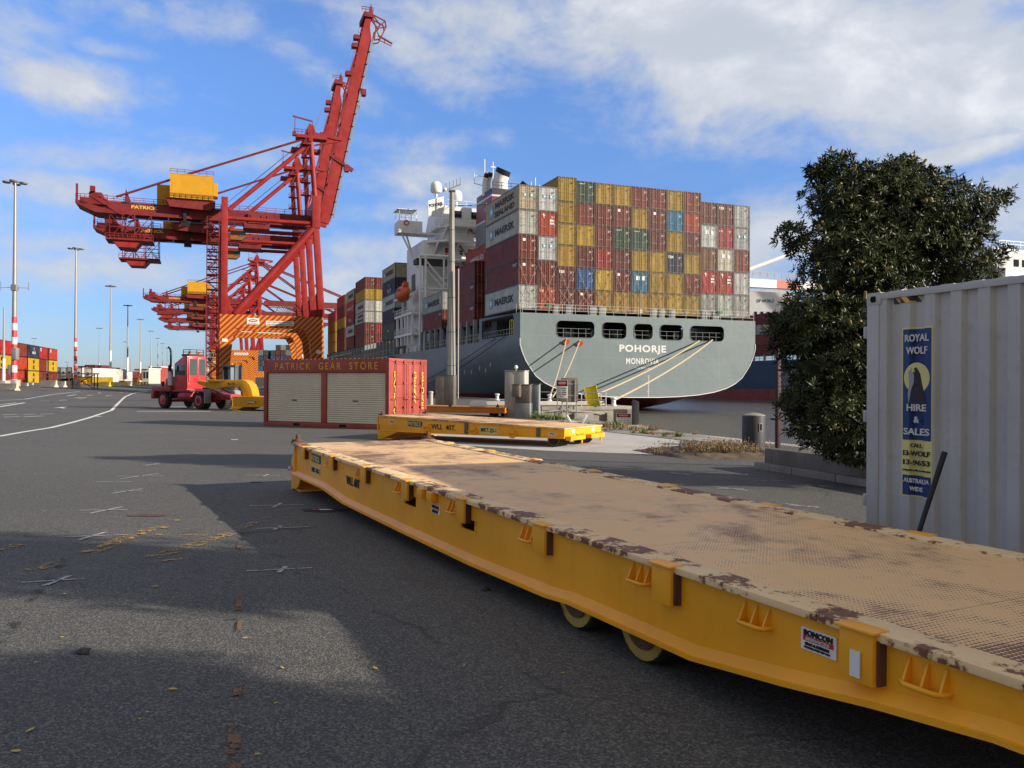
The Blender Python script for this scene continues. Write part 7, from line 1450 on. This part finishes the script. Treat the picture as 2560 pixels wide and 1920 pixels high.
TB = [tpx_(2205, 500, 14.7, 130, 80, 1.0), tpx_(2180, 455, 14.6, 95, 52, .7), tpx_(2240, 440, 14.8, 90, 40, .6), tpx_(2230, 590, 14.8, 190, 120, 1.2), tpx_(2110, 500, 14.4, 105, 95, .8), tpx_(2120, 640, 14.2, 150, 110, 1.), tpx_(2330, 530, 15, 150, 95, 1.), tpx_(2380, 650, 15, 120, 100, 1.), tpx_(2450, 520, 15, 62, 36, .45), tpx_(2500, 492, 15, 36, 22, .3),
      tpx_(2100, 420, 14.4, 48, 44, .35), tpx_(2050, 425, 14.4, 38, 22, .3), tpx_(2255, 410, 14.8, 40, 26, .3), tpx_(2030, 800, 14., 100, 90, .9), tpx_(2110, 880, 14., 150, 160, 1.1), tpx_(1985, 790, 14., 46, 30, .4), tpx_(1985, 850, 14., 60, 44, .5), tpx_(2080, 1030, 13.8, 125, 95, 1.), tpx_(1995, 1005, 13.8, 66, 34, .4),
      tpx_(2150, 1110, 13.9, 120, 55, .8), tpx_(2200, 850, 14.5, 150, 230, 1.2), tpx_(1975, 590, 14.2, 38, 34, .35), tpx_(2290, 470, 14.9, 90, 50, .6), tpx_(2070, 960, 14, 90, 60, .8)]
TT = thing('tree', 'dark leathery-leaved tree with yellow flower spikes behind the grey container', 'tree', (0, 0, 0)); base = dp(2180, 1120, 14.6); base.z = .2
rosette_tree(TT, TB, 8200, 3, .135); limbs(TT, base, [(b_[0], b_[1], b_[2]) for b_ in TB[:10]], .11, 4)
# shrubs/trees standing out of frame on the right whose shade falls across the foreground
for i, (x, y, s_, lb) in enumerate(((8.9, 4.05, 1.0, 'broad tree standing to the right, beyond the grey container'), (9.2, .75, .85, 'smaller tree standing to the right of the viewer near the kerb'))):
    T2 = thing('tree', lb, 'tree', (x, y, 0), 0, None); TBx = [(0, 0, 4.6*s_, 1.5*s_, 1.05*s_, 1.1), (-.7, .2, 3.6*s_, 1.2, .9, 1.), (.8, -.3, 3.6*s_, 1.2, .9, 1.), (.2, .5, 5.4*s_, .9, .7, .6), (.1, -.4, 2.4*s_, 1.3, .8, .9)]; rosette_tree(T2, TBx, 1350, 40+i, .24, .1); limbs(T2, (0, 0, 0), [b_[:3] for b_ in TBx], .12, 50+i)
# fence post and chain-link mesh by the tree
p = gp(1948, 1124, .0); FE = thing('chain_link_fence', 'rusty wire mesh fence with a dark maroon post in front of the water', 'fence', (5.46, 17.0, 0), math.atan2(-5.2, 2.3)); k = MB(); k.box(-.04, .04, -.04, .04, 0, 2.42); k.obj('post', MT['post_maroon'], FE, bevel=.005)
k = MB(); Lf, Hf, s_ = 5.2, 1.9, .085
n_ = int((Lf+Hf)/s_)
for i in range(n_):
    c_ = i*s_
    for sg in (1, -1):
        x0, z0, x1, z1 = (c_-Hf, Hf, c_, 0) if sg > 0 else (c_-Hf, 0, c_, Hf)
        if x0 < 0: f_ = (0-x0)/(x1-x0); z0 += (z1-z0)*f_; x0 = 0
        if x1 > Lf: f_ = (Lf-x0)/(x1-x0); z1 = z0+(z1-z0)*f_; x1 = Lf
        if x1 > x0: k.bar((x0, .0, z0+.1), (x1, .0, z1+.1), .004)
k.obj('wire_mesh', MT['wire'], FE, smooth=0)
# litter
rr = random.Random(77); lf = None; k = MB(); k.prism([(-.028, 0), (-.01, .011), (.012, .01), (.032, 0), (.01, -.011), (-.012, -.01)], 0, .003, 'Z'); lm = k.mesh('fallen_leaf', flat('leaf_yellow', (.5, .36, .06), .6), smooth=0)
for i in range(16):
    px, py = (rr.uniform(20, 760), rr.uniform(1450, 1900)) if i < 12 else (rr.uniform(700, 1500), rr.uniform(1650, 1900)); p = gp(px, py); o = link('fallen_leaf', lm); o.location = (p.x, p.y, .007); o.rotation_euler = (rr.uniform(-.1, .1), rr.uniform(-.1, .1), rr.uniform(0, 6)); o.scale = (rr.uniform(.4, 1.),)*3; tag(o, 'tiny fallen yellow leaf on the dark foreground asphalt', 'leaf', 'fallen leaves on the asphalt')
p = gp(209, 1633); T = thing('debris', 'small black crumpled lump of debris on the left foreground asphalt', 'debris', tuple(p)); k = MB(); k.lathe([(.02, 0), (.035, .008), (.025, .025), (.01, .035)], n=9); [k.v.__setitem__(i, (v[0]*1.4+rr.uniform(-.012, .012), v[1]+rr.uniform(-.012, .012), v[2])) for i, v in enumerate(k.v)]; k.obj('lump', MT['drum_black'], T)
p = gp(1213, 1475); T = thing('debris', 'small dark scrap lying in the shade beside the long trailer', 'debris', tuple(p)); k = MB(); k.lathe([(.02, 0), (.05, .008), (.03, .02), (.01, .03)], n=8); k.obj('lump', MT['drum_black'], T)

# ------------------------------------------------------------------ second ship and crane across the river
S2 = thing('container_ship', 'dark blue container ship with red waterline moored across the river', 'ship', tuple(Q(94, 0, 0)), TH)
k = MB(); k.box(0, 32, -60, 190, -1.2, 7.9); k.obj('hull', MT['blue_hull'], S2, smooth=0); k = MB(); k.box(-.05, 32.05, -60.05, 190.05, -3, .9); k.obj('boot_topping', MT['boot_red'], S2, smooth=0)
k = MB(); [k.box(-.02, .3, y, y+.4, 7.9, 9.3) for y in range(-58, 190, 4)]; k.rail([(0, -60, 7.9), (0, 190, 7.9)], 1.1, 2.5, .05); k.obj('deck_rail', MT['galvanised'], S2, smooth=0)
s2c = [['maroon', 'beige', 'brown-red', 'brown-red', 'maroon'], ['crimson', 'white', 'maroon', 'brown-red', 'blue'], ['maroon', 'grey', 'brown-red', 'maroon', 'red'], ['brown-red', 'maroon', 'maroon', 'blue', 'brown-red'], ['maroon', 'brown-red', 'grey', 'brown-red', 'maroon']]
for i, y in enumerate((100, 86.5, 73, 59.5, 46)):
    for j in range(4): p = Q(94+1.25, y, 9.0+(3-j)*2.62); container(f"{s2c[i][j]} container {ORD[j]} from the top in the {ORD[i]} pile on the blue ship", s2c[i][j], tuple(p), TH, 12.6, 2.6, 'containers on the blue ship across the river')
k = MB(); k.box(1, 31, 14, 28, 7.9, 24.8); k.box(-2, 34, 14, 20, 22.2, 25.6); k.obj('accommodation', MT['white_paint'], S2, bevel=.1)
for z in (10, 13, 16, 19, 22.6):
    for x in (3, 5, 7, 9.4, 14, 17): k = MB(); k.box(x, x+1.1, 13.9, 14, z, z+1.2); k.obj('window', MT['window_dark'], S2, smooth=0)
k = MB(); [k.box(.92, .99, y, y+1.1, z, z+1.3) for z in (19.4, 22.9) for y in (16, 18, 20, 22)]; k.obj('side_windows', MT['window_dark'], S2, smooth=0); k = MB(); [k.rail([(-1.5, 13.2, z), (20, 13.2, z)], 1.1, 1.6, .06) for z in (12, 15, 18, 25.6)]; [k.box(1, 20, 13, 14, z-.2, z) for z in (12, 15, 18)]; k.obj('balconies', MT['white_paint'], S2, smooth=0)
C2 = thing('quay_crane', 'white and red quay crane across the river behind the tree', 'crane', tuple(dp(2250, 962, 250)), TH); ox, oy = C2.location.x, C2.location.y; C2.location.z = 0; wp = MT['white_paint']
z_b = 29.2; k = MB()
for i, (a, b_) in enumerate(((-66, -59), (-56, -46), (-38, -30), (-20, 40))): k.box(a, b_, -1, 1, z_b, z_b+2.3)
k.obj('boom', wp, C2, smooth=0); k = MB()
for a, b_ in ((-59, -56), (-46, -38), (-30, -20)): k.box(a, b_, -1, 1, z_b, z_b+2.3)
k.obj('boom_band', MT['decal_red'] if False else paint('faded_red', (.55, .14, .09), .5), C2, smooth=0)
k = MB(); k.box(-66, 40, -1.2, -1., z_b-1.2, z_b-.7); k.rail([(-66, -1, z_b+3), (40, -1, z_b+3)], 1.2, 2.4, .07); k.obj('walkway', MT['galvanised'], C2, smooth=0)
k = MB(); k.tube([(-62, 0, z_b+2.3), (-30, 0, z_b+14), (4, 0, 66)], .55, 8); k.tube([(-34, 0, z_b+3), (4, 0, 66)], .5, 8); k.tube([(4, 0, 66), (38, 0, z_b+3)], .5, 8); k.obj('stay', wp, C2)
for x in (0, 22):
    for y in (-8, 8): k = MB(); k.bar((x, y, 0), (x, y, z_b+4), 1.6); k.obj('leg', wp, C2, smooth=0)
k = MB(); k.bar((0, -8, z_b), (4, 0, 66), 1.2); k.bar((0, 8, z_b), (4, 0, 66), 1.2); k.bar((22, -8, z_b), (4, -3, 60), 1.); k.obj('mast', MT['faded_red'], C2, smooth=0)
p0 = dp(1862, 735, 262); HB = thing('machinery_block', 'white terminal building block with a company name beyond the river', 'building', (p0.x, p0.y, 0), 0); k = MB(); k.box(0, 15, 0, 10, 20, 30.6); k.prism([(0, 30.6), (15, 30.6), (12, 32), (2, 31.6)], 0, 10, 'Y'); k.box(1, 2, 0, 1, 0, 20); k.box(12, 13, 0, 1, 0, 20); k.obj('wall', wp, HB, smooth=0); text('DP WORLD', 5.6, 1.0, frame((6.6, -.05, 28.6), (1, 0, 0), (0, 0, 1)), MT['blue_trim'], HB, bold=.02); [MB().box(x, x+.9, -.08, 0, 23.5, 25.2).obj('window', MT['window_dark'], HB, smooth=0) for x in (3, 5, 7, 9, 11)]
